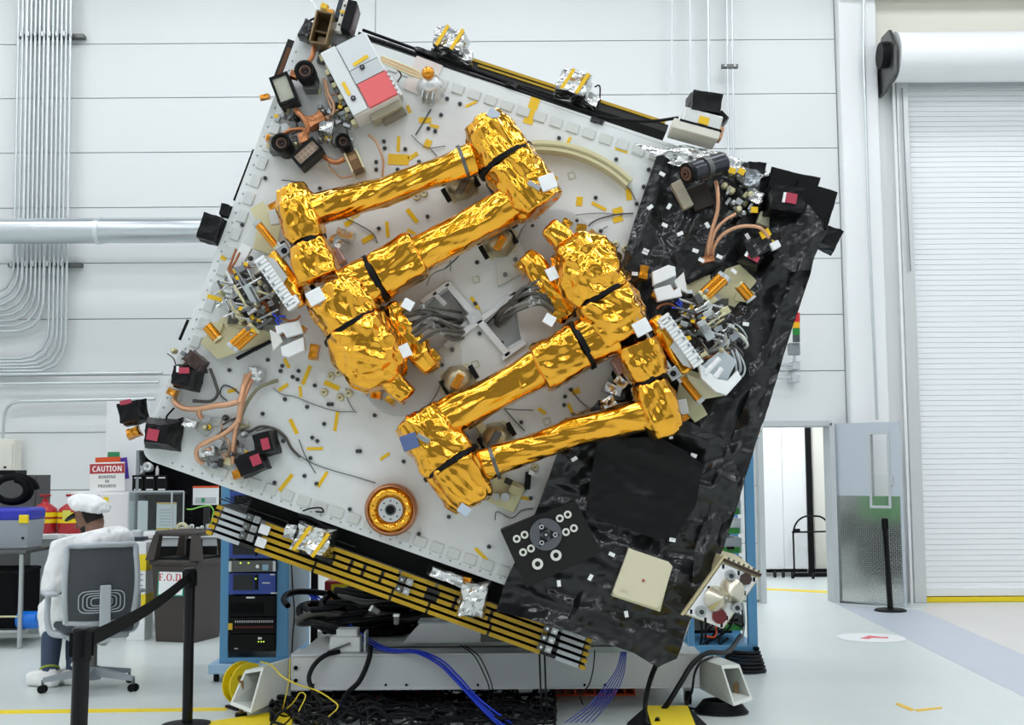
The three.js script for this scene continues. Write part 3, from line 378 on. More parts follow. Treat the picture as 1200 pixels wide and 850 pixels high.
  const fod = print(256, 220, (c, w, h) => { c.fillStyle = '#1f9d7c'; c.fillRect(0, 0, w, h); c.fillStyle = '#f4f6f4'; c.fillRect(10, 10, w - 20, h - 20); c.fillStyle = '#c8414d'; c.textAlign = 'center'; c.font = 'bold 82px serif'; c.fillText('F.O.D.', w / 2, 96); });
  { const e = M.green; add(bin, 'printed_sign', box(0.27, 0.24, 0.006), [e, e, e, e, std(0xffffff, 0.5, 0, { map: fod }), e], [-0.03, 0.54, bd * 0.972 + 0.006], [-0.055, 0, 0]); }
  // floor mat label, bumper post near roller door
  const fs = onY(1021, 748), disc = thing('floor_sticker', 'round white floor sticker with red marking', 'sticker', [fs.x, 0, fs.z]);
  add(disc, 'white_disc', cyl(0.3, 0.3, 0.003, 48), M.white, [0, 0.0035, 0]); add(disc, 'red_print', prism([[-0.12, -0.06], [0.02, 0.12], [0.1, 0.02], [0.16, 0.02], [0.13, -0.08], [0.0, -0.03], [-0.05, -0.1]], 0.001), std(0xe06a6e, 0.5), [0, 0.0055, 0], [-Math.PI / 2, 0, 0]);
}
// retractable-belt barrier posts
function barrier(px, Z, h, label, lean = 0) {
  const x = at(px, 700, Z).x, t = thing('barrier_post', label, 'barrier post', [x, 0, -Z], 0, 'black barrier posts');
  add(t, 'base', lathe([[0, 0], [0.17, 0], [0.17, 0.012], [0.15, 0.025], [0.05, 0.035], [0, 0.036]], 40), M.black); const up = sub(t, 'upright'); up.rotation.z = lean;
  add(up, 'post', cyl(0.0315, 0.0315, h - 0.13, 28), M.blackGloss, [0, (h - 0.13) / 2 + 0.03, 0]); add(up, 'belt_cassette', cyl(0.036, 0.036, 0.12, 28), M.black, [0, h - 0.06, 0]); add(up, 'cap', lathe([[0, h + 0.006], [0.03, h + 0.004], [0.037, h - 0.002], [0.037, h - 0.01], [0, h - 0.012]], 28), M.blackGloss);
  for (const a of [0, 1, 2, 3]) add(up, 'belt_slot', box(0.018, 0.09, 0.012, 0.003), M.blackMatte, [Math.sin(a * Math.PI / 2 + 0.5) * 0.036, h - 0.06, Math.cos(a * Math.PI / 2 + 0.5) * 0.036]);
  return t;
}
const bar1 = barrier(94, 4.6, 0.96, 'black barrier post in front of the office chair, belt running from it', -0.012), bar2 = barrier(222, 7.4, 0.955, 'black barrier post on a round base in front of the litter bin');
barrier(1043, 13.05, 0.99, 'black barrier post in front of the open metal door', 0.03);
{ const a = bar1.position, b = bar2.position, n = V(b.x - a.x, 0, b.z - a.z).normalize(), A = V(a.x + 0.012, 0, a.z).addScaledVector(n, 0.036), B = V(b.x, 0, b.z).addScaledVector(n, -0.036), k = V(-n.z, 0, n.x).multiplyScalar(0.001);
  const ring = (p, y) => [p.clone().add(k).setY(y), p.clone().add(k).setY(y - 0.062), p.clone().sub(k).setY(y - 0.062), p.clone().sub(k).setY(y)]; const rs = []; for (let i = 0; i <= 10; i++) { const t = i / 10; rs.push(ring(A.clone().lerp(B, t), 0.935 - 0.03 * Math.sin(Math.PI * t))); }
  single('barrier_belt', 'black belt stretched between the two barrier posts', 'belt', loft(rs), M.blackMatte); }
// ---------------------------------------------------------------- office chair and seated person
const seatBase = V(at(108, 803, 8.7).x, 0, -8.7);
{
  const yaw = Math.atan2(-0.55, -0.83) + Math.PI;   // the chair's front points (-0.55, -0.83) in x, z
  const ch = thing('office_chair', 'grey office chair with mesh back, seen from behind, person sitting on it', 'chair', seatBase, 0); const g = ch;
  const fr = V(-0.5, 0, -0.87).normalize(), rt = V(-fr.z, 0, fr.x), P = (r, y, f) => V(0, y, 0).addScaledVector(rt, r).addScaledVector(fr, f);
  const grey = std(0x9aa2a8, 0.45), lg = std(0xb7bec4, 0.4), mesh = std(0x4b4f54, 0.75);
  // back: frame tube and curved mesh
  const outline = []; const bk = (r, t) => P(r * (0.225 + 0.02 * Math.sin(t * 3)), 0.50 + t * 0.53, -0.21 - 0.04 * Math.sin(t * 3.1) - t * 0.03 + 0.02 * r * r);
  for (let i = 0; i <= 8; i++) outline.push(bk(-1, i / 8)); for (let i = 1; i < 6; i++) outline.push(bk(-1 + i / 3, 1).setY(1.03 + 0.006 * Math.sin(i / 6 * Math.PI))); for (let i = 8; i >= 0; i--) outline.push(bk(1, i / 8));
  add(g, 'back_frame', tubeGeo(outline, 0.021, 10, 90), lg); add(g, 'lower_back_rail', tubeGeo([bk(-1, 0), bk(-0.4, -0.02), bk(0.4, -0.02), bk(1, 0)], 0.021, 10), lg);
  { const pos = [], idx = [], n = 16; for (let j = 0; j <= n; j++) for (let i = 0; i <= n; i++) { const p = bk(-1 + 2 * i / n, j / n); pos.push(p.x, p.y, p.z); } for (let j = 0; j < n; j++) for (let i = 0; i < n; i++) { const a = j * (n + 1) + i; idx.push(a, a + 1, a + n + 2, a, a + n + 2, a + n + 1); } const m = new THREE.BufferGeometry(); m.setAttribute('position', new THREE.Float32BufferAttribute(pos, 3)); m.setIndex(idx); m.computeVertexNormals(); add(g, 'back_mesh', m, mesh); }
  for (let k = 0; k < 4; k++) { const w = 0.155 - k * 0.028, h = 0.075 - k * 0.016, c = [], y = 0.645; for (let i = 0; i <= 24; i++) { const a = i / 24 * Math.PI * 2, ca = Math.cos(a), sa = Math.sin(a), q = Math.pow(Math.pow(Math.abs(ca), 5) + Math.pow(Math.abs(sa), 5), -0.2); c.push(P(ca * q * w, y + sa * q * h, -0.265)); } add(g, 'lumbar_rib', tubeGeo(c, 0.004, 6, 60), lg); }
  add(g, 'back_spine', box(0.075, 0.4, 0.03, 0.01), lg, P(0.02, 0.56, -0.29), [0.0, Math.atan2(-fr.x, -fr.z), 0]);
  add(g, 'spine_arm', rodGeo(P(0.02, 0.37, -0.28), P(0, 0.36, -0.02), 0.03, 0.035), grey);
  // seat
  { const s = box(0.48, 0.07, 0.48, 0.03).clone(); add(g, 'seat_cushion', s, std(0x3b4048, 0.8), P(0, 0.455, 0.02), [0, Math.atan2(-fr.x, -fr.z), 0]); add(g, 'seat_pan', box(0.42, 0.05, 0.4, 0.02), grey, P(0, 0.4, 0), [0, Math.atan2(-fr.x, -fr.z), 0]); }
  for (const s of [-1, 1]) { add(g, 'armrest_post', tubeGeo([P(s * 0.2, 0.4, -0.05), P(s * 0.285, 0.42, 0), P(s * 0.31, 0.5, 0.02), P(s * 0.31, 0.67, 0.02)], 0.022, 10), lg); add(g, 'armrest_pad', box(0.085, 0.03, 0.26, 0.014), lg, P(s * 0.3, 0.69, 0.04), [0, Math.atan2(-fr.x, -fr.z), 0]); }
  add(g, 'gas_column', cyl(0.03, 0.03, 0.28, 20), M.darkSteel, [0, 0.24, 0]); add(g, 'hub', cyl(0.05, 0.06, 0.09, 20), grey, [0, 0.12, 0]); add(g, 'tilt_box', box(0.16, 0.06, 0.2, 0.02), M.dark, P(0, 0.37, 0), [0, Math.atan2(-fr.x, -fr.z), 0]);
  for (let k = 0; k < 5; k++) { const a = k / 5 * Math.PI * 2 + 0.25, e = V(Math.cos(a) * 0.33, 0.075, Math.sin(a) * 0.33); add(g, 'base_arm', loft([[[-0.03, 0.16], [0.03, 0.16], [0.03, 0.1], [-0.03, 0.1]].map(([u, y]) => V(-Math.sin(a) * u + Math.cos(a) * 0.04, y, Math.cos(a) * u + Math.sin(a) * 0.04)), [[-0.018, 0.105], [0.018, 0.105], [0.018, 0.075], [-0.018, 0.075]].map(([u, y]) => V(-Math.sin(a) * u + e.x, y, Math.cos(a) * u + e.z))]), grey); add(g, 'caster_stem', cyl(0.01, 0.01, 0.04, 8), M.darkSteel, [e.x, 0.07, e.z]); for (const s of [-1, 1]) add(g, 'caster_wheel', cyl(0.028, 0.028, 0.018, 18), M.black, [e.x - s * 0.013 * Math.sin(a + 0.6), 0.028, e.z + s * 0.013 * Math.cos(a + 0.6)], [Math.PI / 2, 0, -(a + 0.6)].map((v, i) => i === 2 ? 0 : v).map((v) => v)); }
  // ---- the person
  const pe = thing('person', 'person in white smock and white bouffant cap sitting bent over the bench', 'person', seatBase); const skin = std(0x7a5745, 0.55), smock = std(0xf2f2f1, 0.75), jeans = std(0x3f4d63, 0.85), hairM = std(0x1d1714, 0.8), cover = std(0xf0efed, 0.7);
  const hip = P(0, 0.55, 0.0), hl = P(-0.1, 0.55, 0.02), hr = P(0.1, 0.55, 0.02), kl = V(-0.375, 0.535, -0.22), kr = V(-0.25, 0.535, -0.36), al = V(-0.36, 0.1, -0.14), ar = V(-0.2, 0.1, -0.2);
  const ch1 = P(0.0, 0.82, 0.03), ch2 = P(0.01, 1.0, 0.1), nk = P(0.02, 1.12, 0.16), sl = P(-0.185, 1.02, 0.13), sr = P(0.19, 1.04, 0.12), el = P(-0.27, 0.74, 0.14), er = P(0.27, 0.76, 0.16), wl = P(-0.1, 0.83, 0.38), wr = P(0.12, 0.83, 0.4);
  const hd = P(-0.01, 1.225, 0.235), face = V(-0.93, -0.38, -0.12).normalize();
  // head, neck and hands: one mesh
  const up = V(-0.36, 0.9, 0.0).normalize(), sd = new THREE.Vector3().crossVectors(face, up).normalize(), up2 = new THREE.Vector3().crossVectors(sd, face).normalize(), H = (f, u, s) => hd.clone().addScaledVector(face, f).addScaledVector(up2, u).addScaledVector(sd, s);
  const headF = (p) => {
    const q = p.clone().sub(hd), f = q.dot(face), u = q.dot(up2), s = q.dot(sd);
    let d = (Math.sqrt((f / 0.095) ** 2 + ((u - 0.02) / 0.112) ** 2 + (s / 0.076) ** 2) - 1) * 0.08;           // skull
    d = smin(d, capsule(p, H(0.03, -0.05, 0), H(0.065, -0.095, 0), 0.056, 0.032), 0.04);                          // jaw and chin
    d = smin(d, capsule(p, H(0.09, -0.01, 0), H(0.118, -0.042, 0), 0.008, 0.014), 0.018);                         // nose
    d = smin(d, capsule(p, H(0.088, -0.066, 0.018), H(0.088, -0.066, -0.018), 0.008, 0.008), 0.012);              // lips
    for (const e of [-1, 1]) { d = smin(d, capsule(p, H(-0.005, -0.025, e * 0.078), H(-0.012, 0.02, e * 0.082), 0.011, 0.015), 0.01); d = Math.max(d, -(p.distanceTo(H(0.1, 0.002, e * 0.032)) - 0.014)); d = Math.min(d, p.distanceTo(H(0.078, 0.002, e * 0.032)) - 0.013); }
    return smin(d, capsule(p, H(-0.035, -0.07, 0), nk, 0.056, 0.06), 0.04);
  };
  const hand = (w, dir, side) => { const pal = w.clone().addScaledVector(dir, 0.085), ax = new THREE.Vector3().crossVectors(dir, V(0, 1, 0)).normalize().multiplyScalar(side), B = [];
    B.push([w, pal, 0.026, 0.03]); [[-0.03, 0.06], [-0.01, 0.075], [0.011, 0.07], [0.03, 0.055]].forEach(([o, l]) => { const a = pal.clone().addScaledVector(ax, o), b = a.clone().addScaledVector(dir, l * 0.55).add(V(0, -0.008, 0)), c = b.clone().addScaledVector(dir, l * 0.4).add(V(0, -0.025, 0)); B.push([a, b, 0.0095, 0.0085], [b, c, 0.0085, 0.0075]); });
    const t0 = w.clone().addScaledVector(dir, 0.035).addScaledVector(ax, -0.025), t1 = t0.clone().addScaledVector(dir, 0.03).addScaledVector(ax, -0.028), t2 = t1.clone().addScaledVector(dir, 0.03).add(V(0, -0.01, 0)); B.push([t0, t1, 0.013, 0.011], [t1, t2, 0.011, 0.009]);
    return (p) => { let d = 9; for (const [a, b, r, s] of B) d = smin(d, capsule(p, a, b, r, s), 0.008); return d; }; };
  const around = (c, r) => [c.clone().subScalar(r), c.clone().addScalar(r)], hdL = fr.clone().addScaledVector(rt, 0.3).normalize(), hdR = fr.clone().addScaledVector(rt, -0.3).normalize();
  const HL = hand(wl, hdL, -1), HR = hand(wr, hdR, 1), near = (p, c, r) => Math.max(Math.abs(p.x - c.x), Math.abs(p.y - c.y), Math.abs(p.z - c.z)) < r, cl = wl.clone().addScaledVector(hdL, 0.08), cr = wr.clone().addScaledVector(hdR, 0.08);
  const bodyF = (p) => { let d = Math.min(capsule(p, hip, ch2, 0.12, 0.12), capsule(p, ch2, nk, 0.09, 0.055)); if (d > 0.45) return d; d = smin(d, capsule(p, sl, sr, 0.05, 0.05), 0.05); d = smin(d, Math.min(capsule(p, sl, el, 0.045, 0.038), capsule(p, sr, er, 0.045, 0.038)), 0.03); d = Math.min(d, capsule(p, el, wl, 0.038, 0.027), capsule(p, er, wr, 0.038, 0.027)); if (near(p, hd, 0.24)) d = smin(d, headF(p), 0.02); if (near(p, cl, 0.15)) d = smin(d, HL(p), 0.01); if (near(p, cr, 0.15)) d = smin(d, HR(p), 0.01); return d; };
  add(pe, 'body', netMesh(bodyF, V(-0.5, 0.42, -0.68), V(0.4, 1.45, 0.2), 0.0085), skin);
  // smock: torso, sleeves, skirt over the thighs, with folds
  const sm = (p) => {
    let d = smin(capsule(p, hip, ch1, 0.175, 0.165), capsule(p, ch1, ch2, 0.165, 0.15), 0.1); d = smin(d, capsule(p, sl, sr, 0.085, 0.085), 0.09); d = smin(d, capsule(p, ch2, nk, 0.12, 0.07), 0.08);
    d = smin(d, capsule(p, hl, kl, 0.115, 0.095), 0.07); d = smin(d, capsule(p, hr, kr, 0.115, 0.095), 0.07); d = smin(d, capsule(p, kl, kl.clone().add(V(0.01, -0.12, 0.02)), 0.095, 0.1), 0.05);
    d = smin(d, capsule(p, sl, el, 0.085, 0.074), 0.05); d = smin(d, capsule(p, el, wl, 0.072, 0.05), 0.03); d = smin(d, capsule(p, sr, er, 0.085, 0.074), 0.05); d = smin(d, capsule(p, er, wr, 0.072, 0.05), 0.03);
    d += 0.03 * (vnoise(p.x * 15 + p.y * 6, p.y * 8, p.z * 15, 3) - 0.5) + 0.024 * (vnoise(p.x * 30 - p.y * 14, p.y * 16, p.z * 30, 4) - 0.5); return Math.max(d, p.clone().sub(nk).dot(V(-0.25, 0.95, 0).normalize()) - 0.0);
  };
  add(pe, 'smock', netMesh(sm, V(-0.7, 0.28, -0.65), V(0.55, 1.3, 0.4), 0.012), smock);
  const jn = (p) => { let d = 9; for (const [h, k, a] of [[hl, kl, al], [hr, kr, ar]]) { const sft = k.clone().lerp(h, 0.1); d = Math.min(d, smin(capsule(p, sft, k, 0.075, 0.078), capsule(p, k, a, 0.08, 0.062), 0.04)); } return d + 0.012 * (vnoise(p.x * 18, p.y * 14, p.z * 18, 9) - 0.5); };
  add(pe, 'jeans', netMesh(jn, V(-0.65, 0.03, -0.6), V(0.2, 0.65, 0.25), 0.014), jeans);
  for (const a of [al, ar]) { const toe = a.clone().addScaledVector(V(-0.9, 0, -0.2), 0.14).setY(0.055), heel = a.clone().addScaledVector(V(0.9, 0, 0.2), 0.03).setY(0.055); add(pe, 'shoe_cover', netMesh((p) => Math.max(smin(smin(capsule(p, heel, toe, 0.06, 0.055), capsule(p, a.clone().setY(0.13), a.clone().setY(0.07), 0.055, 0.065), 0.05), 9, 0.01) + 0.014 * (vnoise(p.x * 40, p.y * 40, p.z * 40, 6) - 0.5), 0.002 - p.y), ...around(a.clone().setY(0.09).add(V(-0.06, 0, 0)), 0.22), 0.01), cover); }
  add(pe, 'boot_band', new THREE.TorusGeometry(0.064, 0.008, 8, 24), std(0x9aa83a, 0.6), al.clone().setY(0.125), [Math.PI / 2 - 0.5, 0.2, 0]);
  // cap, hair, beard
  add(pe, 'hair', netMesh((p) => Math.max(headF(p) - 0.005, Math.min(Math.max(p.clone().sub(H(0.0, 0.0, 0)).dot(face), -(p.clone().sub(H(0, -0.055, 0)).dot(up2))), 9)), ...around(hd, 0.16), 0.008), hairM);
  add(pe, 'beard', netMesh((p) => Math.max(headF(p) - 0.003, p.clone().sub(H(0, -0.06, 0)).dot(up2), -(p.clone().sub(H(0.02, 0, 0)).dot(face)), p.clone().sub(H(0, 0, 0)).dot(face) - 0.084), ...around(hd, 0.16), 0.007), hairM);
  const capC = H(-0.035, 0.075, 0); add(pe, 'bouffant_cap', netMesh((p) => { const q = p.clone().sub(capC), f = q.dot(face), u = q.dot(up2), s = q.dot(sd); const tilt = u - f * 0.5; return Math.max((Math.sqrt((f / 0.138) ** 2 + (tilt / 0.088) ** 2 + (s / 0.112) ** 2) - 1) * 0.09, -(tilt + 0.055)) + 0.02 * (vnoise(p.x * 30, p.y * 30, p.z * 30, 8) - 0.5); }, ...around(capC, 0.2), 0.009), std(0xf6f6f5, 0.75));
  add(pe, 'cap_visor', netMesh((p) => { const q = p.clone().sub(H(0.115, 0.045, 0)), f = q.dot(face), u = q.dot(up2) + f * 0.25, s = q.dot(sd); return (Math.sqrt((f / 0.065) ** 2 + (u / 0.012) ** 2 + (s / 0.07) ** 2) - 1) * 0.012; }, ...around(H(0.115, 0.045, 0), 0.11), 0.007), M.black);
}
// ---------------------------------------------------------------- spacecraft dolly, racks, cables
{
  const cz = 7.9, cart = thing('spacecraft_dolly', 'low white steel dolly under the spacecraft with hollow slanted feet', 'dolly', [at(580, 810, cz).x, 0, -cz - 0.8]), o = cart.position;
  const bx0 = at(341, 790, cz).x, bx1 = at(820, 790, cz).x, y1 = at(580, 765.5, cz).y, y0 = at(580, 808, cz).y, w = M.cart, be = std(0xd9dcdd, 0.38);
  const chan = (z, n) => { ext(cart, n, be, bx0, bx1, y0, y1, z - 0.02, z, 0.003); ext(cart, 'beam_flange', be, bx0, bx1, y1 - 0.014, y1, z - 0.24, z + 0.012, 0.003); ext(cart, 'beam_flange', be, bx0, bx1, y0, y0 + 0.014, z - 0.24, z + 0.012, 0.003); };
  chan(-cz, 'front_beam'); chan(-cz - 1.06, 'rear_beam');
  for (const px of [346.5, 346.5]) for (const py of [783, 798]) add(cart, 'bolt', cyl(0.014, 0.014, 0.012, 6), M.blackMatte, at(px, py, cz - 0.006).sub(o), [Math.PI / 2, 0, 0]);
  for (const px of [367, 452, 476, 709, 685, 560]) add(cart, 'bolt', cyl(0.008, 0.008, 0.012, 8), M.blackMatte, at(px, 803, cz - 0.006).sub(o), [Math.PI / 2, 0, 0]);
  for (const x of [bx0 + 0.12, bx1 - 0.12]) ext(cart, 'cross_beam', w, x - 0.1, x + 0.1, y0 + 0.02, y1 - 0.016, -cz - 1.05, -cz - 0.25, 0.01);
  // hollow feet, cut on a slant
  const foot = (px, s) => {
    const E = px.map(([x, y, Z]) => at(x, y, Z).sub(o)), c = E.reduce((a, b) => a.add(b), V(0, 0, 0)).multiplyScalar(0.25), back = s.map((k) => k);
    const B = E.map((p, i) => at(back[i][0], back[i][1], back[i][2]).sub(o)), cb = B.reduce((a, b) => a.add(b), V(0, 0, 0)).multiplyScalar(0.25);
    const inn = (R, cc, k) => R.map((p) => p.clone().sub(cc).multiplyScalar(k).add(cc));
    const quad = (a, b, c2, d) => [a, b, c2, a, c2, d], tri = [], Ei = inn(E, c, 0.82), Bi = inn(B, cb, 0.82);
    for (let i = 0; i < 4; i++) { const j = (i + 1) % 4; tri.push(...quad(E[i], B[i], B[j], E[j]), ...quad(Ei[i], Ei[j], Bi[j], Bi[i]), ...quad(E[i], E[j], Ei[j], Ei[i])); }
    tri.push(...quad(B[0], B[3], B[2], B[1]));
    const g = new THREE.BufferGeometry().setFromPoints(tri); g.computeVertexNormals(); add(cart, 'foot_tube', g, w);
  };
  foot([[269, 826, 7.62], [287, 786, 7.82], [309, 782.5, 7.74], [294, 836, 7.54]], [[325, 826, 8.15], [325, 775, 8.15], [347, 769, 8.0], [347, 812, 8.0]]);
  foot([[860, 828, 7.6], [845, 780.5, 7.76], [866.5, 779, 7.84], [882, 820, 7.68]], [[817, 806, 8.0], [817, 771.5, 8.0], [838, 768, 8.15], [838, 806, 8.15]]);
  for (const [px, py, Z] of [[283, 800, 7.75], [862, 802, 7.8]]) { const p = at(px, py, Z).sub(o); add(cart, 'levelling_bolt', cyl(0.014, 0.014, p.y + 0.0, 12), M.wood, [p.x, p.y / 2 + 0.01, p.z]); add(cart, 'levelling_pad', cyl(0.035, 0.04, 0.02, 16), M.black, [p.x, 0.01, p.z]); }
  for (const px of [806, 370]) { const p = at(px, 820, 8.05).sub(o); add(cart, 'caster_fork', box(0.05, y0 - 0.06, 0.06), M.lightGrey, [p.x, (y0 + 0.06) / 2 + 0.01, p.z]); add(cart, 'caster_wheel', cyl(0.05, 0.05, 0.04, 18), M.black, [p.x, 0.05, p.z], [0, 0, Math.PI / 2]); const q = at(px, 820, 8.05).sub(o); add(cart, 'caster_wheel', cyl(0.05, 0.05, 0.04, 18), M.black, [q.x, 0.05, q.z - 0.95], [0, 0, Math.PI / 2]); add(cart, 'caster_fork', box(0.05, y0 - 0.06, 0.06), M.lightGrey, [q.x, (y0 + 0.06) / 2 + 0.01, q.z - 0.95]); }
  // turnover fixture that carries the spacecraft
  const px0 = at(470, 760, 8.4).x, px1 = at(670, 760, 8.4).x; ext(cart, 'deck_plate', w, bx0 + 0.2, bx1 - 0.2, y1, y1 + 0.03, -cz - 1.05, -cz - 0.3, 0.005);
  ext(cart, 'fixture_base', std(0xa9adab, 0.45), px0, px1, y1 + 0.03, at(570, 716, 8.4).y, -9.35, -8.74, 0.02); ext(cart, 'fixture_tower', std(0xa9adab, 0.45), px0 + 0.25, px1 - 0.2, at(570, 712, 8.4).y, 2.3, -9.35, -8.95, 0.02);
  // clamp block on the front beam
  const cb = thing('clamp_block', 'white clamp block bolted on top of the dolly beam', 'clamp', [at(405, 765, 7.98).x, y1 + 0.001, -8.02]); add(cb, 'block', box(0.2, 0.1, 0.14, 0.01), M.white, [0, 0.05, 0]); add(cb, 'upper_jaw', box(0.14, 0.05, 0.12, 0.01), M.white, [0.01, 0.125, 0]); add(cb, 'lever', box(0.16, 0.012, 0.02, 0.004), M.darkSteel, [-0.04, 0.035, 0.085], [0, 0, 0.35]); add(cb, 'side_fin', box(0.012, 0.13, 0.14), M.lightGrey, [0.13, 0.065, 0]);
  const wc = thing('cover_wedge', 'white wedge shaped cover lying on the dolly behind the beam', 'cover', [at(510, 765, 8.1).x, y1 + 0.031, -8.25]); add(wc, 'wedge', loft([[V(-0.22, 0, 0.1), V(0.3, 0, 0.1), V(0.3, 0.13, 0.1), V(-0.1, 0.13, 0.1)], [V(-0.22, 0, -0.1), V(0.3, 0, -0.1), V(0.3, 0.13, -0.1), V(-0.1, 0.13, -0.1)]]), M.white); add(wc, 'rim', box(0.42, 0.012, 0.22, 0.004), M.lightGrey, [0.09, 0.136, 0]);

  // ------------------------------------------------ electronics racks
  const rz = 9.0, rk = thing('equipment_rack', 'blue electronics rack full of instruments beside the litter bin', 'rack', [at(298, 780, rz).x, 0, -rz - 0.47]); const X = (px) => at(px, 700, rz).x, Y = (py) => at(298, py, rz).y;
  { const rt = Y(566), rb = Y(771); for (const [a, b] of [[258, 268], [324, 338]]) { ext(rk, 'front_post', M.rackBlue, X(a), X(b), rb, rt, -rz - 0.06, -rz, 0.004); ext(rk, 'rear_post', M.rackBlue, X(a), X(b), rb, rt, -rz - 0.94, -rz - 0.88, 0.004); }
    ext(rk, 'side_panel', M.rackSide, X(337.5) - 0.012, X(338) - 0.001, rb, rt, -rz - 0.88, -rz - 0.06); ext(rk, 'side_panel', M.rackSide, X(258) + 0.001, X(258) + 0.012, rb, rt, -rz - 0.88, -rz - 0.06); ext(rk, 'top_panel', M.rackBlue, X(258), X(338), rt, rt + 0.03, -rz - 0.94, -rz, 0.006); ext(rk, 'bottom_panel', M.rackBlue, X(258), X(338), rb - 0.04, rb, -rz - 0.94, -rz, 0.006); ext(rk, 'skid', std(0xa9cbe6, 0.4), X(247), X(345), 0.06, rb - 0.04, -rz - 0.96, -rz + 0.05, 0.01);
    for (const px of [255, 335]) for (const z of [-rz + 0.0, -rz - 0.88]) add(rk, 'caster', cyl(0.03, 0.03, 0.03, 14), M.black, [X(px) - rk.position.x, 0.03, z - rk.position.z], [0, 0, Math.PI / 2]);
    const unit = (nm, mat, y0p, y1p) => { const u = sub(rk, nm), a = X(268.5), b = X(323.5), t = Y(y0p), bo = Y(y1p) + 0.004; u.position.set((a + b) / 2 - rk.position.x, (t + bo) / 2 - rk.position.y, -rz + 0.02 - rk.position.z); add(u, 'chassis', box(b - a, t - bo, 0.5, 0.004), mat, [0, 0, -0.25]); u.w = b - a; u.h = t - bo; return u; };
    const put = (u, nm, mat, fx, fy, fw, fh, d = 0.01) => add(u, nm, box(u.w * fw, u.h * fh, d), mat, [u.w * (fx - 0.5), u.h * (0.5 - fy), d / 2]);
    const scr = std(0x14161c, 0.2), led = new THREE.MeshStandardMaterial({ color: 0xd8e86a, emissive: 0xc8f04a, emissiveIntensity: 1.2 });
    let u = unit('signal_unit', M.unitBlue, 576, 600); put(u, 'label_strip', M.orange, 0.55, 0.3, 0.14, 0.2, 0.006); put(u, 'display', scr, 0.3, 0.5, 0.4, 0.6);
    for (const [a, b] of [[601, 627], [628, 655]]) { u = unit('oscilloscope_unit', M.unitBlue, a, b); put(u, 'display', scr, 0.3, 0.45, 0.44, 0.75); put(u, 'label_strip', M.white, 0.78, 0.5, 0.2, 0.06, 0.004); put(u, 'card_slot', M.black, 0.58, 0.5, 0.06, 0.8, 0.006); }
    u = unit('switch_unit', M.darkSteel, 657, 671); for (const x of [0.25, 0.42]) put(u, 'indicator_light', led, x, 0.2, 0.03, 0.12, 0.008); add(u, 'knob', cyl(0.014, 0.014, 0.02, 16), M.chrome, [u.w * 0.12, 0, 0.01], [Math.PI / 2, 0, 0]); put(u, 'display', std(0x9fc4dc, 0.3), 0.78, 0.6, 0.13, 0.5, 0.006); put(u, 'rack_ear', M.alu, 0.03, 0.5, 0.06, 0.9, 0.008); put(u, 'rack_ear', M.alu, 0.97, 0.5, 0.06, 0.9, 0.008);
    u = unit('oscilloscope_unit', M.unitBlue, 672, 697); put(u, 'display', scr, 0.31, 0.42, 0.42, 0.74); put(u, 'card_slot', M.black, 0.59, 0.42, 0.07, 0.74, 0.006); put(u, 'indicator_light', led, 0.58, 0.25, 0.03, 0.06, 0.012); put(u, 'label_strip', M.white, 0.8, 0.46, 0.17, 0.05, 0.004); put(u, 'label_strip', M.white, 0.93, 0.06, 0.1, 0.06, 0.004); put(u, 'label_strip', M.white, 0.97, 0.95, 0.14, 0.06, 0.004);
    u = unit('power_supply', M.black, 698.5, 723); put(u, 'label_strip', M.white, 0.47, 0.07, 0.18, 0.08, 0.004); put(u, 'vent_plate', M.blackMatte, 0.4, 0.6, 0.7, 0.5, 0.006);
    u = unit('patch_panel', M.black, 723.5, 743); put(u, 'yellow_tag', M.tape, 0.05, 0.55, 0.09, 0.4, 0.008); for (let r = 0; r < 2; r++) for (let k = 0; k < 18; k++) put(u, 'port', r ? std(0x7a2f28, 0.5) : M.lightGrey, 0.16 + k * 0.046, 0.25 + r * 0.35, 0.024, 0.13, 0.006);
    u = unit('power_supply', M.black, 743.5, 764); put(u, 'display', M.white, 0.68, 0.22, 0.08, 0.12, 0.006); for (const x of [0.65, 0.71, 0.76]) put(u, 'indicator_light', led, x, 0.42, 0.025, 0.06, 0.006); put(u, 'label_strip', M.white, 0.18, 0.82, 0.07, 0.05, 0.004);
    const cpts = [[341, 650], [343, 690], [345, 720], [343, 745], [342, 765]].map(([x, y]) => at(x, y, 9.0).sub(rk.position)); add(rk, 'side_cable', tubeGeo(cpts, 0.005), M.black);
  }
  const r2 = 9.3, rr = thing('equipment_rack', 'blue open frame rack of circuit modules beside the doorway', 'rack', [at(847, 780, r2).x, 0, -r2 - 0.4]);
  { const X2 = (px) => at(px, 700, r2).x, Y2 = (py) => at(847, py, r2).y, t = Y2(518), b = Y2(757); for (const [a, c] of [[806, 813], [876, 887]]) for (const z of [-r2, -r2 - 0.7]) ext(rr, 'frame_post', M.rackBlue, X2(a), X2(c), 0.09, t, z - 0.05, z, 0.004); ext(rr, 'bottom_panel', M.rackBlue, X2(806), X2(887), Y2(783), b, -r2 - 0.75, -r2 - 0.001, 0.006); ext(rr, 'top_panel', M.rackBlue, X2(806), X2(887), t, t + 0.04, -r2 - 0.75, -r2, 0.006); ext(rr, 'back_panel', M.blackMatte, X2(813), X2(876), b, t, -r2 - 0.72, -r2 - 0.7); for (const px of [812, 882]) for (const z of [-r2 - 0.06, -r2 - 0.68]) add(rr, 'caster', cyl(0.03, 0.03, 0.03, 14), M.black, [X2(px) - rr.position.x, 0.03, z - rr.position.z], [0, 0, Math.PI / 2]);
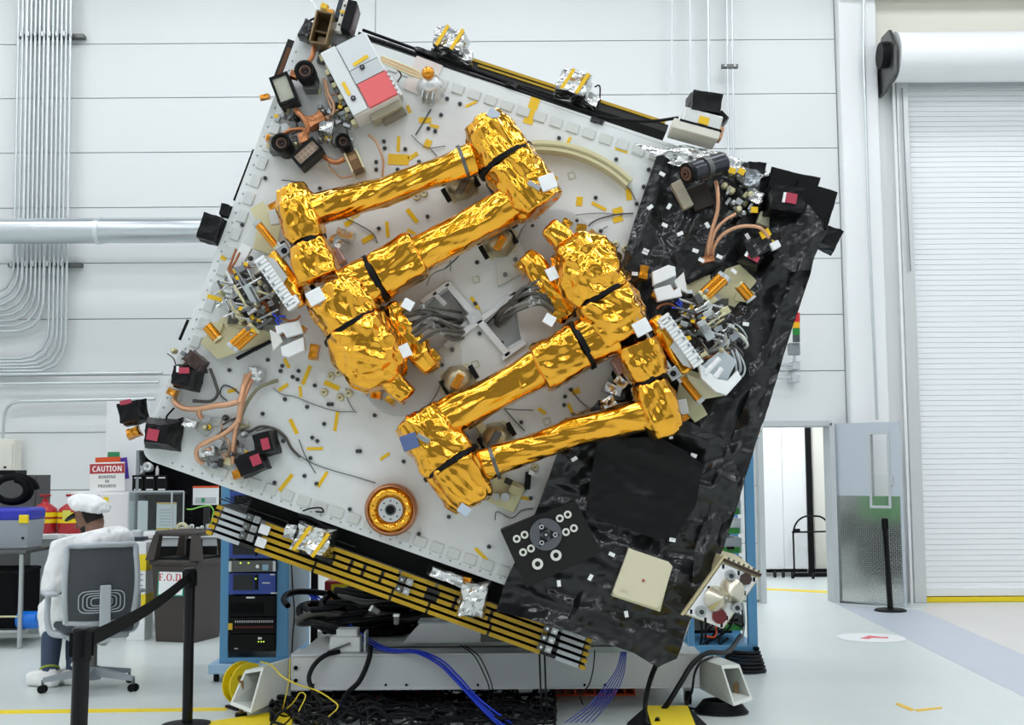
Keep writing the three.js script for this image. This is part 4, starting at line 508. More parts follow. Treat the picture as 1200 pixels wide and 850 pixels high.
    const rn = rng(41), gm = std(0x3b9a3f, 0.5), mm = [M.lightGrey, M.white, M.darkSteel]; for (let k = 0; k < 9; k++) { const y0p = 540 + k * 23, u = sub(rr, 'circuit_module'); u.position.set(0, Y2(y0p + 18) , -r2 - 0.14 - rr.position.z); const ww = X2(874) - X2(815), hh = Y2(y0p) - Y2(y0p + 18); add(u, 'module_case', box(ww, hh, 0.4, 0.004), mm[k < 5 ? k % 2 : 2], [0, hh / 2, -0.2]); add(u, 'circuit_board', box(ww * 0.4, hh * 0.4, 0.01), gm, [ww * 0.26, hh * 0.2, 0.006]); for (let q = 0; q < 3; q++) add(u, 'connector', box(0.03 + rn() * 0.03, 0.02, 0.03), rn() < 0.5 ? M.black : M.steel, [ww * (rn() - 0.5) * 0.8, hh * (0.3 + rn() * 0.5), 0.015]); }
    for (let k = 0; k < 12; k++) { const a = V((rn() - 0.5) * 0.36, 0.35 + rn() * 0.5, -r2 - 0.08 - rr.position.z), c = V((rn() - 0.5) * 0.36, 0.16 + rn() * 0.3, -r2 - 0.06 - rr.position.z); add(rr, 'internal_cable', tubeGeo([a, a.clone().lerp(c, 0.5).add(V((rn() - 0.5) * 0.2, -0.1, 0.03)), c], 0.008), k === 3 ? M.orange : k === 6 ? M.lightGrey : M.black); } }
  // ------------------------------------------------ red case, grey box behind the cart
  const rc = thing('red_case', 'red case with yellow warning label behind the dolly cables', 'case', [at(396, 720, 9.3).x, 0, -9.4]); { const a = at(380, 700, 9.3).x, b = at(413, 700, 9.3).x; ext(rc, 'case_shell', std(0xa81e2a, 0.4), a, b, 0, at(396, 681, 9.3).y, -9.55, -9.3, 0.015); pbox(rc, 'warning_label', M.yellow, [388, 685, 407, 702], 9.292, 0.006); for (const [x, h] of [[392, 4], [396, 3], [400, 5]]) pbox(rc, 'printed_mark', M.black, [x, 701 - h, x + 2.4, 701], 9.286, 0.004); ext(rc, 'lid_seam', M.black, a - 0.002, b + 0.002, 0.55, 0.56, -9.552, -9.298); }
  const bs = thing('black_stand', 'slim black upright stand next to the rack side', 'stand', [at(368, 760, 9.25).x, 0, -9.25]); add(bs, 'post', box(0.05, 0.95, 0.05, 0.006), M.black, [0, 0.475, 0]); add(bs, 'foot', box(0.12, 0.03, 0.2, 0.006), M.black, [0, 0.015, 0]);
  const gb = thing('grey_box', 'grey metal box beside the red case behind the dolly', 'box', [at(427, 720, 9.35).x, 0, -9.45]); { const a = at(416, 700, 9.35).x, b = at(440, 700, 9.35).x; ext(gb, 'case', M.grey, a, b, 0, at(427, 684, 9.35).y, -9.6, -9.35, 0.01); pbox(gb, 'slot', M.black, [430, 690, 433, 712], 9.343, 0.006); }
  // ------------------------------------------------ pallets below
  for (const [a, b, l] of [[415, 512, 'orange plastic pallet with cream slab under the dolly, near the tangled cables'], [651, 745, 'orange plastic pallet with cream slab under the dolly, near the blue cables']]) {
    const Z = 8.28, t = thing('plastic_pallet', l, 'pallet', [at((a + b) / 2, 828, Z).x, 0, -Z - 0.35], 0, 'orange pallets under the dolly'), w2 = (b - a) * Z / FOC; const om = std(0xd9521c, 0.5);
    add(t, 'top_deck', box(w2, 0.015, 0.6), om, [0, 0.085, 0]); add(t, 'bottom_deck', box(w2, 0.012, 0.6), om, [0, 0.008, 0]); for (let k = 0; k <= 8; k++) add(t, 'rib', box(0.012, 0.065, 0.58), om, [-w2 / 2 + 0.006 + k * (w2 - 0.012) / 8, 0.046, 0]); for (const s of [-1, 1]) add(t, 'corner_block', box(0.075, 0.1, 0.12, 0.012), om, [s * (w2 / 2 - 0.045), 0.143, 0.2]);
    const sl = add(scene, 'cream_slab', box(w2 - 0.17, 0.075, 0.5, 0.006), std(0xb4b295, 0.6), [t.position.x, 0.131, t.position.z + 0.02]); tag(sl, l.includes('tangled') ? 'cream slab lying on the orange pallet near the tangled cables' : 'cream slab lying on the orange pallet near the blue cables', 'slab', 'cream slabs on the orange pallets');
  }
  // ------------------------------------------------ yellow hose reel, ramps
  const rl = thing('hose_reel', 'yellow plastic cable reel standing beside the dolly foot', 'reel', [at(284, 810, 7.95).x, 0, -8.02], 0.75); { const R = 0.14, ym = std(0xe9cf12, 0.4), side = (z) => { const d = add(rl, 'flange', cyl(R, R, 0.014, 40), ym, [0, R + 0.015, z], [Math.PI / 2, 0, 0]); for (let k = 0; k < 5; k++) add(d, 'hand_hole', cyl(0.02, 0.02, 0.017, 16), std(0x8a7a08, 0.7), [Math.cos(k * 1.2566) * 0.082, 0, Math.sin(k * 1.2566) * 0.082]); add(d, 'hub', cyl(0.025, 0.025, 0.03, 20), ym); }; side(0.045); side(-0.045); add(rl, 'drum', cyl(0.09, 0.09, 0.08, 32), std(0xc9b20c, 0.6), [0, R + 0.015, 0], [Math.PI / 2, 0, 0]); add(rl, 'stand_foot', box(0.2, 0.02, 0.16, 0.006), M.black, [0, 0.01, 0]); add(rl, 'crank', tubeGeo([V(0, R + 0.015, 0.06), V(0.02, R + 0.03, 0.075), V(0.06, R + 0.06, 0.078), V(0.075, R + 0.07, 0.1)], 0.008), M.black); }
  { const t = thing('cable_ramp', 'yellow and black cable ramp on the floor in front of the dolly', 'cable ramp', onY(782, 848)), q = (x, y, h = 0) => { const p = onY(x, y); return V(p.x - t.position.x, h, p.z - t.position.z); };
    add(t, 'yellow_lid', loft([[q(757, 838.5, 0.05), q(806, 838.5, 0.05), q(830, 900, 0.05), q(775, 900, 0.05)].map((p) => p), [q(757, 838.5, 0.06), q(806, 838.5, 0.06), q(830, 900, 0.06), q(775, 900, 0.06)]]), std(0xf0d414, 0.5));
    for (const [a, b, c, d] of [[735, 848, 757, 838], [828, 850, 806, 838]]) { const s = a < 780 ? -1 : 1; add(t, 'black_side', loft([[q(c, d, 0), q(c, d, 0.052), q(a, b, 0.004), q(a, b, 0)], [q(c + (s < 0 ? 18 : 24), 900, 0), q(c + (s < 0 ? 18 : 24), 900, 0.052), q(a + 10 * s, 900, 0.004), q(a + 10 * s, 900, 0)]]), M.rubber); }
    add(t, 'base', loft([[q(757, 838.5, 0), q(806, 838.5, 0), q(830, 900, 0), q(775, 900, 0)], [q(757, 838.5, 0.05), q(806, 838.5, 0.05), q(830, 900, 0.05), q(775, 900, 0.05)]]), M.rubber); }
  { const P = [[238, 852], [325, 838.5], [343, 843.5], [340, 862], [238, 872]].map(([x, y]) => onY(x, y)), g = prism(P.map((p) => [p.x, -p.z]), 0.02, 0.003); g.rotateX(-Math.PI / 2); single('floor_board', 'yellow board lying on the floor at the foot of the dolly', 'board', g, std(0xf0d414, 0.5), [0, 0.003, 0]); }
  // ------------------------------------------------ cables
  const line = (name, label, pts, r, mat, group) => single(name, label, 'cable', tubeGeo(pts.map((p) => p.length === 4 ? onY(p[0], p[1], p[3]) : at(...p)), r, 8, pts.length * 10), mat, undefined, undefined, group);
  const blueM = std(0x1f3fd0, 0.4);
  [[0, 0], [2.4, -2], [-2.2, 2.2], [0.4, 3.4]].forEach(([dx, dy], k) => line('blue_cable', 'thick blue cable running from the rack over the dolly beam to the floor', [[362 + dx, 692 + dy, 9.3 - k * 0.02], [375 + dx, 706 + dy, 9.1 - k * 0.02], [392 + dx, 718 + dy, 8.9 - k * 0.02], [412 + dx, 738 + dy, 8.4 - k * 0.015], [432 + dx, 752 + dy, 8.1 - k * 0.015], [455 + dx, 762 + dy * 0.5, 7.93 - k * 0.015], [488 + dx, 764 + dy * 0.5, 7.86 - k * 0.015], [515 + dx, 776 + dy, 7.82 - k * 0.015], [535 + dx, 795 + dy, 7.74 - k * 0.015], [560 + dx, 822 + dy, 7.55 - k * 0.015], [590 + dx * 2.5, 848 + dy, 0, 0.02 + k * 0.016], [640 + dx * 2.5, 880 + dy, 0, 0.02 + k * 0.016]], 0.0065, blueM, 'blue cables over the dolly beam'));
  for (let k = 0; k < 6; k++) { const s = k - 2.5; line('blue_cable', 'thin blue cable hanging in the bunch below the black blanket', [[731 + s * 1.2, 764, 7.5], [727 + s * 2, 785, 7.48], [717 + s * 3.4, 805, 7.46], [702 + s * 4, 825, 7.44], [680 + s * 6, 845, 0, 0.008], [640 + s * 9, 875, 0, 0.008]], 0.003, std(0x2a3aa8, 0.4), 'thin blue cables below the blanket'); }
  line('black_cable', 'black cable looping over the dolly beam end by the clamp block', [[398, 764, 7.9], [382, 768, 7.85], [368, 780, 7.83], [362, 795, 7.8], [366, 808, 7.75], [380, 830, 7.6], [392, 846, 0, 0.02]], 0.016, M.cable);
  line('black_cable', 'black cable wound around itself hanging over the beam beside the blue cables', [[434, 758, 7.88], [433, 770, 7.84], [428, 785, 7.83], [420, 800, 7.8], [408, 812, 7.75], [396, 832, 7.6], [380, 848, 0, 0.02]], 0.017, M.cable);
  line('black_cable', 'thick black cable dropping from the blanket corner to the cable ramp', [[777, 766, 7.45], [768, 785, 7.42], [761, 805, 7.4], [757, 825, 7.38], [757, 840, 7.34], [760, 850, 0, 0.075]], 0.0095, M.cable); line('black_cable', 'second black cable dropping beside the thick one to the cable ramp', [[773, 768, 7.47], [763, 790, 7.44], [757, 812, 7.42], [755, 830, 7.4], [756, 842, 7.33], [764, 852, 0, 0.075]], 0.009, M.cable);
  line('black_cable', 'black cable lying over the slanted dolly foot towards the rack', [[868, 745, 9.0], [850, 765, 8.2], [828, 766, 7.95], [812, 778, 7.84], [798, 800, 7.7], [783, 824, 7.6], [774, 836, 0, 0.03], [770, 846, 0, 0.06]], 0.017, M.cable); line('black_cable', 'thin black cable with a tie hanging over the dolly foot', [[835, 770, 7.98], [820, 778, 7.84], [814, 790, 7.8], [811, 810, 7.74], [805, 828, 0, 0.02], [820, 832, 0, 0.02], [852, 834, 0, 0.02]], 0.008, M.cable);
  line('yellow_cable', 'thin yellow cable trailing from the reel across the tangle', [[305, 776, 7.85], [318, 780, 7.7], [332, 794, 7.6], [350, 803, 7.55], [372, 810, 7.5], [388, 820, 7.46], [396, 828, 7.44], [388, 838, 7.42], [370, 848, 0, 0.02]], 0.005, std(0xe0c832, 0.5)); line('yellow_cable', 'thin yellow cable hanging straight down by the dolly foot', [[340, 772, 7.87], [339, 795, 7.82], [334, 820, 7.6], [330, 838, 0, 0.01]], 0.004, std(0xe0c832, 0.5)); line('yellow_cable', 'short yellow cable curling through the black tangle', [[330, 836, 0, 0.02], [345, 822, 7.5], [352, 812, 7.5], [358, 816, 7.45], [350, 834, 7.4]], 0.004, std(0xe0c832, 0.5));
  for (const [x, l] of [[633, 'thin black cable hanging straight from the solar panel stack'], [639, 'second thin black cable hanging from the solar panel stack']]) line('black_cable', l, [[x - 1, 762, 7.55], [x, 790, 7.55], [x + 1, 820, 7.5], [x + 2, 845, 0, 0.01]], 0.006, M.cable);
  line('black_cable', 'thin black cable sagging over the dolly face below the panels', [[540, 757, 7.9], [555, 768, 7.85], [567, 790, 7.8], [573, 806, 7.75], [570, 830, 7.6]], 0.004, M.cable); line('black_cable', 'twin thin black cable sagging over the dolly face', [[545, 757, 7.9], [560, 768, 7.85], [571, 788, 7.8], [577, 806, 7.75], [580, 830, 7.6]], 0.004, M.cable); line('black_cable', 'thin black cable trailing down in front of the dolly face', [[697, 762, 7.8], [695, 785, 7.8], [690, 803, 7.78], [680, 815, 7.7], [683, 826, 7.6]], 0.004, M.cable);
  // heap behind the beam: each loop a cable of its own
  const rn = rng(77); const c0 = at(432, 735, 8.75);
  for (let k = 0; k < 16; k++) { const p = [], n = 14, cx = c0.x + (rn() - 0.5) * 0.55, r1 = 0.25 + rn() * 0.24, r2 = 0.12 + rn() * 0.2, ph = rn() * 6, y = 0.43 + k * 0.015, tl = (rn() - 0.5) * 0.3; for (let i = 0; i <= n; i++) { const a = ph + i / n * 5.6; p.push(V(cx + Math.cos(a) * r1, y + Math.sin(a) * r1 * tl + 0.03 * Math.sin(a * 2 + k), c0.z + 0.06 + Math.sin(a) * r2)); } single('power_cable', 'thick black cable looped in the heap on the dolly behind its beam', 'cable', tubeGeo(p, 0.02 + rn() * 0.007, 8, 80), k % 5 === 4 ? M.cableGrey : M.cable, undefined, undefined, 'thick black cables heaped behind the beam'); }
  // tangle on the floor in front of and below the beam
  const tg = []; for (let k = 0; k < 110; k++) { const p = [], n = 9; let x = 335 + rn() * 300, y = 818 + rn() * 32, a = rn() * 6; for (let i = 0; i <= n; i++) { const q = onY(x, Math.min(y, 872)); p.push(V(q.x, 0.012 + rn() * 0.1 * (x < 450 ? 1 : 0.5), q.z)); a += (rn() - 0.5) * 1.6; x += Math.cos(a) * 22; y += Math.sin(a) * 5; x = Math.min(650, Math.max(318, x)); y = Math.max(806, Math.min(868, y)); } tg.push(tubeGeo(p, 0.005 + rn() * rn() * 0.015, 6, 60)); }
  { const t = single('cable_tangle', 'tangle of thin black cables spread over the floor under the dolly', 'cables', mergeGeometries(tg), M.cable); t.userData.kind = 'stuff'; }
  const coil = (px, py, r0, dr, rise, r, label) => { const p = [], c = onY(px, py); for (let i = 0; i <= 84; i++) { const a = i / 14 * Math.PI * 2; p.push(V(c.x + Math.cos(a) * (r0 - dr * i / 84), r + rise * i / 14, c.z + Math.sin(a) * (r0 - dr * i / 84) * 0.7)); } single('coiled_cable', label, 'cable', tubeGeo(p, r, 6, 240), M.cable); };
  coil(845, 836, 0.17, 0.06, 0.012, 0.008, 'black cable coiled on the floor beside the slanted dolly foot'); coil(872, 788, 0.16, 0.05, 0.027, 0.014, 'thick black cable coiled on the floor at the open rack');
}
// ---------------------------------------------------------------- the spacecraft
const ZP = 7.3, craft = thing('spacecraft', 'tilted white spacecraft panel with two gold foil robotic arms and a black blanket', 'spacecraft');
{
  const [TL, TR, BR, BL] = [[362, 23], [974, 235], [796, 754], [157, 536]].map(([x, y]) => at(x, y, ZP));
  const ux = TR.clone().sub(TL).add(BR.clone().sub(BL)), A0 = Math.atan2(ux.y, ux.x), C = TL.clone().add(TR).add(BR).add(BL).multiplyScalar(0.25);
  craft.position.copy(C); craft.rotation.z = A0; craft.updateMatrixWorld(true);
  const loc = (px, py, d = 0) => craft.worldToLocal(at(px, py, ZP - d)), K = (d = 0) => (ZP - d) / FOC, PW = (loc(974, 235).x - loc(362, 23).x + loc(796, 754).x - loc(157, 536).x) / 2, PH = (loc(362, 23).y - loc(157, 536).y + loc(974, 235).y - loc(796, 754).y) / 2;
  const turn = (ang) => -ang * RAD - A0;
  const on = (parent, name, geo, mat, px, py, d, ang = 0) => add(parent, name, geo, mat, loc(px, py, d), [0, 0, turn(ang)]);   // one mesh laid on the panel
  const part = (name, px, py, d, ang = 0) => { const g = sub(craft, name); g.position.copy(loc(px, py, d)); g.rotation.z = turn(ang); g.userData.k = K(d); return g; };
  const pb = (p, name, mat, x, y, w, h, t, z = 0, r = 0, a = 0) => add(p, name, box(w * p.userData.k, h * p.userData.k, t, r), mat, [x * p.userData.k, -y * p.userData.k, z + t / 2], [0, 0, -a * RAD]);
  const pc = (p, name, mat, x, y, r, t, z = 0, n = 28) => add(p, name, cyl(r * p.userData.k, r * p.userData.k, t, n), mat, [x * p.userData.k, -y * p.userData.k, z + t / 2], [Math.PI / 2, 0, 0]);
  const wire = (name, pts, rpx, mat, parent = craft, seg) => add(parent, name, tubeGeo(pts.map(([x, y, d = 0.012]) => loc(x, y, d)), rpx * K(0.05), 7, seg ?? pts.length * 8), mat);

  const panelM = std(0xe9eceb, 0.48, 0, { map: wearTex }), gold = phys(0xf3ac15, 0.17, 1, { clearcoat: 1, clearcoatRoughness: 0.1 }), silver = std(0xdcdcda, 0.22, 1), blk = phys(0x0c0d0f, 0.5, 0, { specularIntensity: 0.6, clearcoat: 0.6, clearcoatRoughness: 0.1 }), bagBlk = phys(0x0d0c0e, 0.42, 0, { specularIntensity: 0.5 }), blkMatte = phys(0x0a0a0b, 0.6, 0, { specularIntensity: 0.4 }), redTag = std(0xb23a50, 0.5), kap = phys(0xe29312, 0.25, 0.75, { clearcoat: 0.6 });
  // --- sharp folds: triangle waves across random directions, each fading in and out over the surface
  function crease(x, y, z, cell, seed) {
    let h = 0; const w = 0.5 * vnoise(x * 9, y * 9, z * 9, seed + 3);
    for (let i = 0; i < 7; i++) { const a = h3(i, 3, 7, seed), b = h3(i, 5, 1, seed), th = (a & 1023) / 1023 * 6.283, cz = ((a >>> 10) & 1023) / 511.5 - 1, sz = Math.sqrt(1 - cz * cz), L = cell * [2.1, 1.6, 1.25, 1, 0.8, 0.65, 0.52][i], t = (x * Math.cos(th) * sz + y * Math.sin(th) * sz + z * cz) / L + (b & 1023) / 1023 + w, m = Math.max(0, Math.min(1, (vnoise(x * 11 + i * 7, y * 11, z * 11, seed + i) - 0.35) * 3.2)); h += L * 0.085 * (Math.abs(t - Math.floor(t) - 0.5) * 2 - 0.5) * m; }
    return h;
  }
  // --- crumpled foil around a bent axis: list of [px, py, radius px, (depth)]
  function foil(parent, name, pts, d, o = {}) {
    const { n = 2.6, amp = 0.007, cell = 0.055, seed = 1, step = 0.0068, mat = gold, stretch = 0.6, flip = (p) => p } = o;
    const P = pts.map((p) => { const [x, y] = flip(p); return { c: loc(x, y, p[3] ?? d), r: p[2] * K(d) }; }), st = [];
    for (let i = 0; i + 1 < P.length; i++) { const L = P[i].c.distanceTo(P[i + 1].c), m = Math.max(1, Math.round(L / step)); for (let k = 0; k < m; k++) { const t = k / m; st.push({ c: P[i].c.clone().lerp(P[i + 1].c, t), r: P[i].r + (P[i + 1].r - P[i].r) * t }); } }
    st.push({ c: P.at(-1).c.clone(), r: P.at(-1).r });
    const ax = st.map((s, i) => st[Math.min(i + 1, st.length - 1)].c.clone().sub(st[Math.max(i - 1, 0)].c).normalize()), rings = [], rim = 0.012;
    const capRings = (s, a, sg) => { const m = Math.max(2, Math.round(s.r / (step * 1.5))), out = []; for (let k = 0; k <= m; k++) { const f = k / m; out.push({ c: s.c.clone().addScaledVector(a, sg * rim * (1 - Math.pow(f, 6))), r: Math.max(1e-4, s.r * f), a }); } return out; };
    rings.push(...capRings(st[0], ax[0], -1).slice(0, -1)); st.forEach((s, i) => rings.push({ ...s, a: ax[i] })); rings.push(...capRings(st.at(-1), ax.at(-1), 1).reverse().slice(1));
    const rmax = Math.max(...P.map((p) => p.r)), N = Math.max(16, Math.round(2 * Math.PI * rmax / step)), pos = new Float32Array(rings.length * N * 3), idx = [], zz = V(0, 0, 1);
    rings.forEach((s, i) => { const n1 = new THREE.Vector3().crossVectors(s.a, zz).normalize(), n2 = new THREE.Vector3().crossVectors(n1, s.a).normalize(); for (let j = 0; j < N; j++) { const th = j / N * Math.PI * 2, c = Math.cos(th), q = Math.sin(th), k = s.r * Math.pow(Math.pow(Math.abs(c), n) + Math.pow(Math.abs(q), n), -1 / n) * (n > 2.2 ? 0.97 : 1), v = s.c.clone().addScaledVector(n1, c * k).addScaledVector(n2, q * k); pos.set([v.x, v.y, v.z], (i * N + j) * 3); if (i) { const a = (i - 1) * N + j, b = (i - 1) * N + (j + 1) % N, e = a + N, f = b + N; idx.push(a, e, f, a, f, b); } } });
    const g = new THREE.BufferGeometry(); g.setAttribute('position', new THREE.BufferAttribute(pos, 3)); g.setIndex(idx); g.computeVertexNormals();
    const nr = g.attributes.normal, A = ax[Math.floor(ax.length / 2)], B = new THREE.Vector3().crossVectors(A, zz);
    for (let i = 0; i < nr.count; i++) {
      const x = pos[3 * i], y = pos[3 * i + 1], z = pos[3 * i + 2], u = (x * A.x + y * A.y + z * A.z) * stretch, v = x * B.x + y * B.y + z * B.z;
      const wob = 0.012 * vnoise(x * 18, y * 18, z * 18, seed + 9);
      const h = 1.0 * amp * (2.1 * (facet((u + wob) / cell, v / cell, z / cell, seed) - 0.1)) + crease(u, v, z, cell, seed) * amp / 0.007 + amp * 0.3;
      for (let k = 0; k < 3; k++) pos[3 * i + k] += nr.array[3 * i + k] * h;
    }
    g.computeVertexNormals(); return add(parent, name, g, mat);
  }
  // --- a sheet cut to an outline of the photograph, crumpled
  function sheet(parent, name, poly, d, mat, o = {}) {
    const { step = 0.016, amp = 0.03, cell = 0.2, seed = 3, ang = 70, stretch = 0.45, lift = [] } = o, Q = poly.map(([x, y]) => loc(x, y, d)), inside = (x, y) => { let c = false; for (let i = 0, j = Q.length - 1; i < Q.length; j = i++) if ((Q[i].y > y) !== (Q[j].y > y) && x < (Q[j].x - Q[i].x) * (y - Q[i].y) / (Q[j].y - Q[i].y) + Q[i].x) c = !c; return c; };
    const near = (x, y) => { let b = null, bd = 9; for (let i = 0, j = Q.length - 1; i < Q.length; j = i++) { const dx = Q[i].x - Q[j].x, dy = Q[i].y - Q[j].y, t = Math.max(0, Math.min(1, ((x - Q[j].x) * dx + (y - Q[j].y) * dy) / (dx * dx + dy * dy))), px = Q[j].x + dx * t, py = Q[j].y + dy * t, D = Math.hypot(px - x, py - y); if (D < bd) { bd = D; b = [px, py]; } } return b; };
    const x0 = Math.min(...Q.map((p) => p.x)) - step, x1 = Math.max(...Q.map((p) => p.x)) + step, y0 = Math.min(...Q.map((p) => p.y)) - step, y1 = Math.max(...Q.map((p) => p.y)) + step, nx = Math.ceil((x1 - x0) / step), ny = Math.ceil((y1 - y0) / step);
    const ins = [], id = new Int32Array((nx + 1) * (ny + 1)).fill(-1), pos = [], idx = []; for (let j = 0; j <= ny; j++) for (let i = 0; i <= nx; i++) ins.push(inside(x0 + i * step, y0 + j * step));
    const ca = Math.cos(turn(ang)), sa = Math.sin(turn(ang));
    const vert = (i, j) => { const k = j * (nx + 1) + i; if (id[k] >= 0) return id[k]; let x = x0 + i * step, y = y0 + j * step; if (!ins[k]) [x, y] = near(x, y); const u = (x * ca + y * sa) * stretch, v = -x * sa + y * ca; let z = d + Math.max(0.004, amp * 1.7 + amp * (facet(u / cell, v / cell, 0.37, seed) * 2.9) + amp * 1.5 * facet(u / cell * 2.4, v / cell * 2.2, 0.61, seed + 5) + amp * 0.4 * facet(x / cell * 5, y / cell * 5, 0.2, seed + 8));
      for (const [lx, ly, hw, hh, la, hz] of lift) { const c = loc(lx, ly, d), s = turn(la), dx = x - c.x, dy = y - c.y, a = Math.abs(dx * Math.cos(s) + dy * Math.sin(s)) / (hw * K()), b = Math.abs(-dx * Math.sin(s) + dy * Math.cos(s)) / (hh * K()), e = Math.max(a, b); z += hz * Math.max(0, Math.min(1, (1.12 - e) / 0.14)); }
      id[k] = pos.length / 3; pos.push(x, y, z); return id[k]; };
    for (let j = 0; j < ny; j++) for (let i = 0; i < nx; i++) { const c = [[i, j], [i + 1, j], [i + 1, j + 1], [i, j + 1]]; if (!c.some(([a, b]) => ins[b * (nx + 1) + a])) continue; const [a, b, e, f] = c.map(([p, q]) => vert(p, q)); idx.push(a, b, e, a, e, f); }
    const g = new THREE.BufferGeometry(); g.setAttribute('position', new THREE.Float32BufferAttribute(pos, 3)); g.setIndex(idx); g.computeVertexNormals(); return add(parent, name, g, mat);
  }
  // --- a box wrapped in foil
  function bagGeo(w, h, t, seed, amp = 0.01, taper = 0.08, m = 7) {
    const g = new THREE.BoxGeometry(w, h, t, m, m, Math.max(2, m - 2)).toNonIndexed(), p = g.attributes.position;
    for (let i = 0; i < p.count; i++) { let x = p.getX(i), y = p.getY(i), z = p.getZ(i); const k = 1 - taper * (z / t + 0.5) * 2, f = amp * (facet(x / 0.06 + 3, y / 0.06, z / 0.06, seed) * 2 - 0.5); const l = Math.hypot(x, y, z) || 1; p.setXYZ(i, x * k + x / l * f, y * k + y / l * f, z + z / l * f); }
    g.deleteAttribute('uv'); g.computeVertexNormals(); return g;
  }
  let bagSeed = 10; const bag = (name, mat, px, py, d, w, h, t, ang = 0, o = {}) => { const g = part(name, px, py, d, ang), k = K(d); add(g, 'foil_wrap', bagGeo(w * k, h * k, t, bagSeed++, o.amp ?? 0.009, o.taper ?? 0.08, o.m ?? 7), mat, [0, 0, t / 2], o.rot); if (o.tag) { const [x, y, tw, th, ta = 0] = o.tag; pb(g, 'red_sticker', redTag, x, y, tw, th, 0.004, t + 0.006, 0, ta); if (o.white) pb(g, 'white_sticker', M.white, x - tw * 0.62, y, tw * 0.25, th, 0.004, t + 0.006, 0, ta); } for (const [x, y, tw, th, ta] of o.tapes ?? []) pb(g, 'yellow_tape', M.tape, x, y, tw, th, 0.006, t + 0.004, 0, ta); return g; };

  const RECESS = [[[526, 338], [551, 372], [524, 396], [500, 384], [496, 358]], [[569, 378], [591, 410], [611, 398], [604, 352], [594, 354]]];
  // ------------------------------------------------ body
  { const hw = PW / 2, hh = PH / 2, r = 0.07, s = new THREE.Shape(); s.moveTo(-hw + r * 1.4, -hh); s.lineTo(hw - r, -hh); s.quadraticCurveTo(hw, -hh, hw, -hh + r); s.lineTo(hw, hh - r); s.quadraticCurveTo(hw, hh, hw - r, hh); s.lineTo(-hw + r, hh); s.quadraticCurveTo(-hw, hh, -hw, hh - r); s.lineTo(-hw, -hh + r * 1.4); s.quadraticCurveTo(-hw, -hh, -hw + r * 1.4, -hh);
    for (const h of RECESS) s.holes.push(new THREE.Path(h.map(([x, y]) => { const p = loc(x, y); return new THREE.Vector2(p.x, p.y); })));
    const g = new THREE.ExtrudeGeometry(s, { depth: 0.034, bevelEnabled: true, bevelSize: 0.004, bevelThickness: 0.004, bevelSegments: 2 }); add(craft, 'front_panel', uvMetres(g, 1.3), panelM, [0, 0, -0.038]);
    add(craft, 'silver_edge_band', new THREE.ExtrudeGeometry(s, { depth: 0.03, bevelEnabled: false }), std(0xc9cccb, 0.3, 0.8), [0, 0, -0.075]);
    add(craft, 'body', box(PW * 0.93, PH * 0.9, 1.5, 0.03), blkMatte, [0, 0, -0.86]);
    const lb = loc(520, 690, -0.2); add(craft, 'lower_bay', box(PW * 0.52, 0.3, 1.2, 0.02), blkMatte, [-0.15, -hh - 0.02, -0.8]);
    // pads along the edges
    const pad = box(0.078, 0.062, 0.012, 0.006), pm = std(0xd3d6d2, 0.45); for (let k = 0; k < 22; k++) add(craft, 'edge_pad', pad, pm, [-hw + 0.42 + k * 0.1085, hh - 0.105, 0.006]);
    for (let k = 0; k < 22; k++) add(craft, 'edge_pad', pad, pm, [-hw + 0.5 + k * 0.107, -hh + 0.075, 0.006]);
    for (let k = 0; k < 18; k++) add(craft, 'edge_pad', pad, std(0xd9dcda, 0.3, 0.3), [-hw + 0.075, -hh + 0.42 + k * 0.118, 0.006], [0, 0, Math.PI / 2]);
    // rivets along the rim
    const rv = new THREE.SphereGeometry(0.007, 8, 5); for (let k = 0; k < 48; k++) { add(craft, 'rivet', rv, M.steel, [-hw + 0.2 + k * 0.064, -hh + 0.028, 0]); } for (let k = 0; k < 40; k++) add(craft, 'rivet', rv, M.steel, [-hw + 0.028, -hh + 0.2 + k * 0.064, 0]); }
  // shallow discs where the arms are fixed, rail arc
  for (const [x, y] of [[470, 440], [652, 292]]) on(craft, 'mounting_disc', lathe([[0, 0], [0.24, 0], [0.25, 0.006], [0.24, 0.016], [0, 0.016]], 48).rotateX(Math.PI / 2), std(0xc4c7c6, 0.4), x, y, 0.0, 0);
  { const c = loc(632, 319, 0.02), R = 148 * K(), sh = new THREE.Shape(), a0 = 92 * RAD - A0 + 0.02, a1 = 44 * RAD - A0; sh.absarc(0, 0, R + 0.03, a0, a1, true); sh.absarc(0, 0, R - 0.03, a1, a0, false); const r1 = part('curved_rail', 632, 319, 0.0); r1.rotation.z = 0; add(r1, 'rail_body', new THREE.ExtrudeGeometry(sh, { depth: 0.11, bevelEnabled: false, curveSegments: 40 }), M.beigeMetal); const s2 = new THREE.Shape(); s2.absarc(0, 0, R + 0.006, a0, a1, true); s2.absarc(0, 0, R - 0.006, a1, a0, false); add(r1, 'rail_track', new THREE.ExtrudeGeometry(s2, { depth: 0.008, bevelEnabled: false, curveSegments: 40 }), std(0xa9a27c, 0.4, 0.4), [0, 0, 0.11]); }
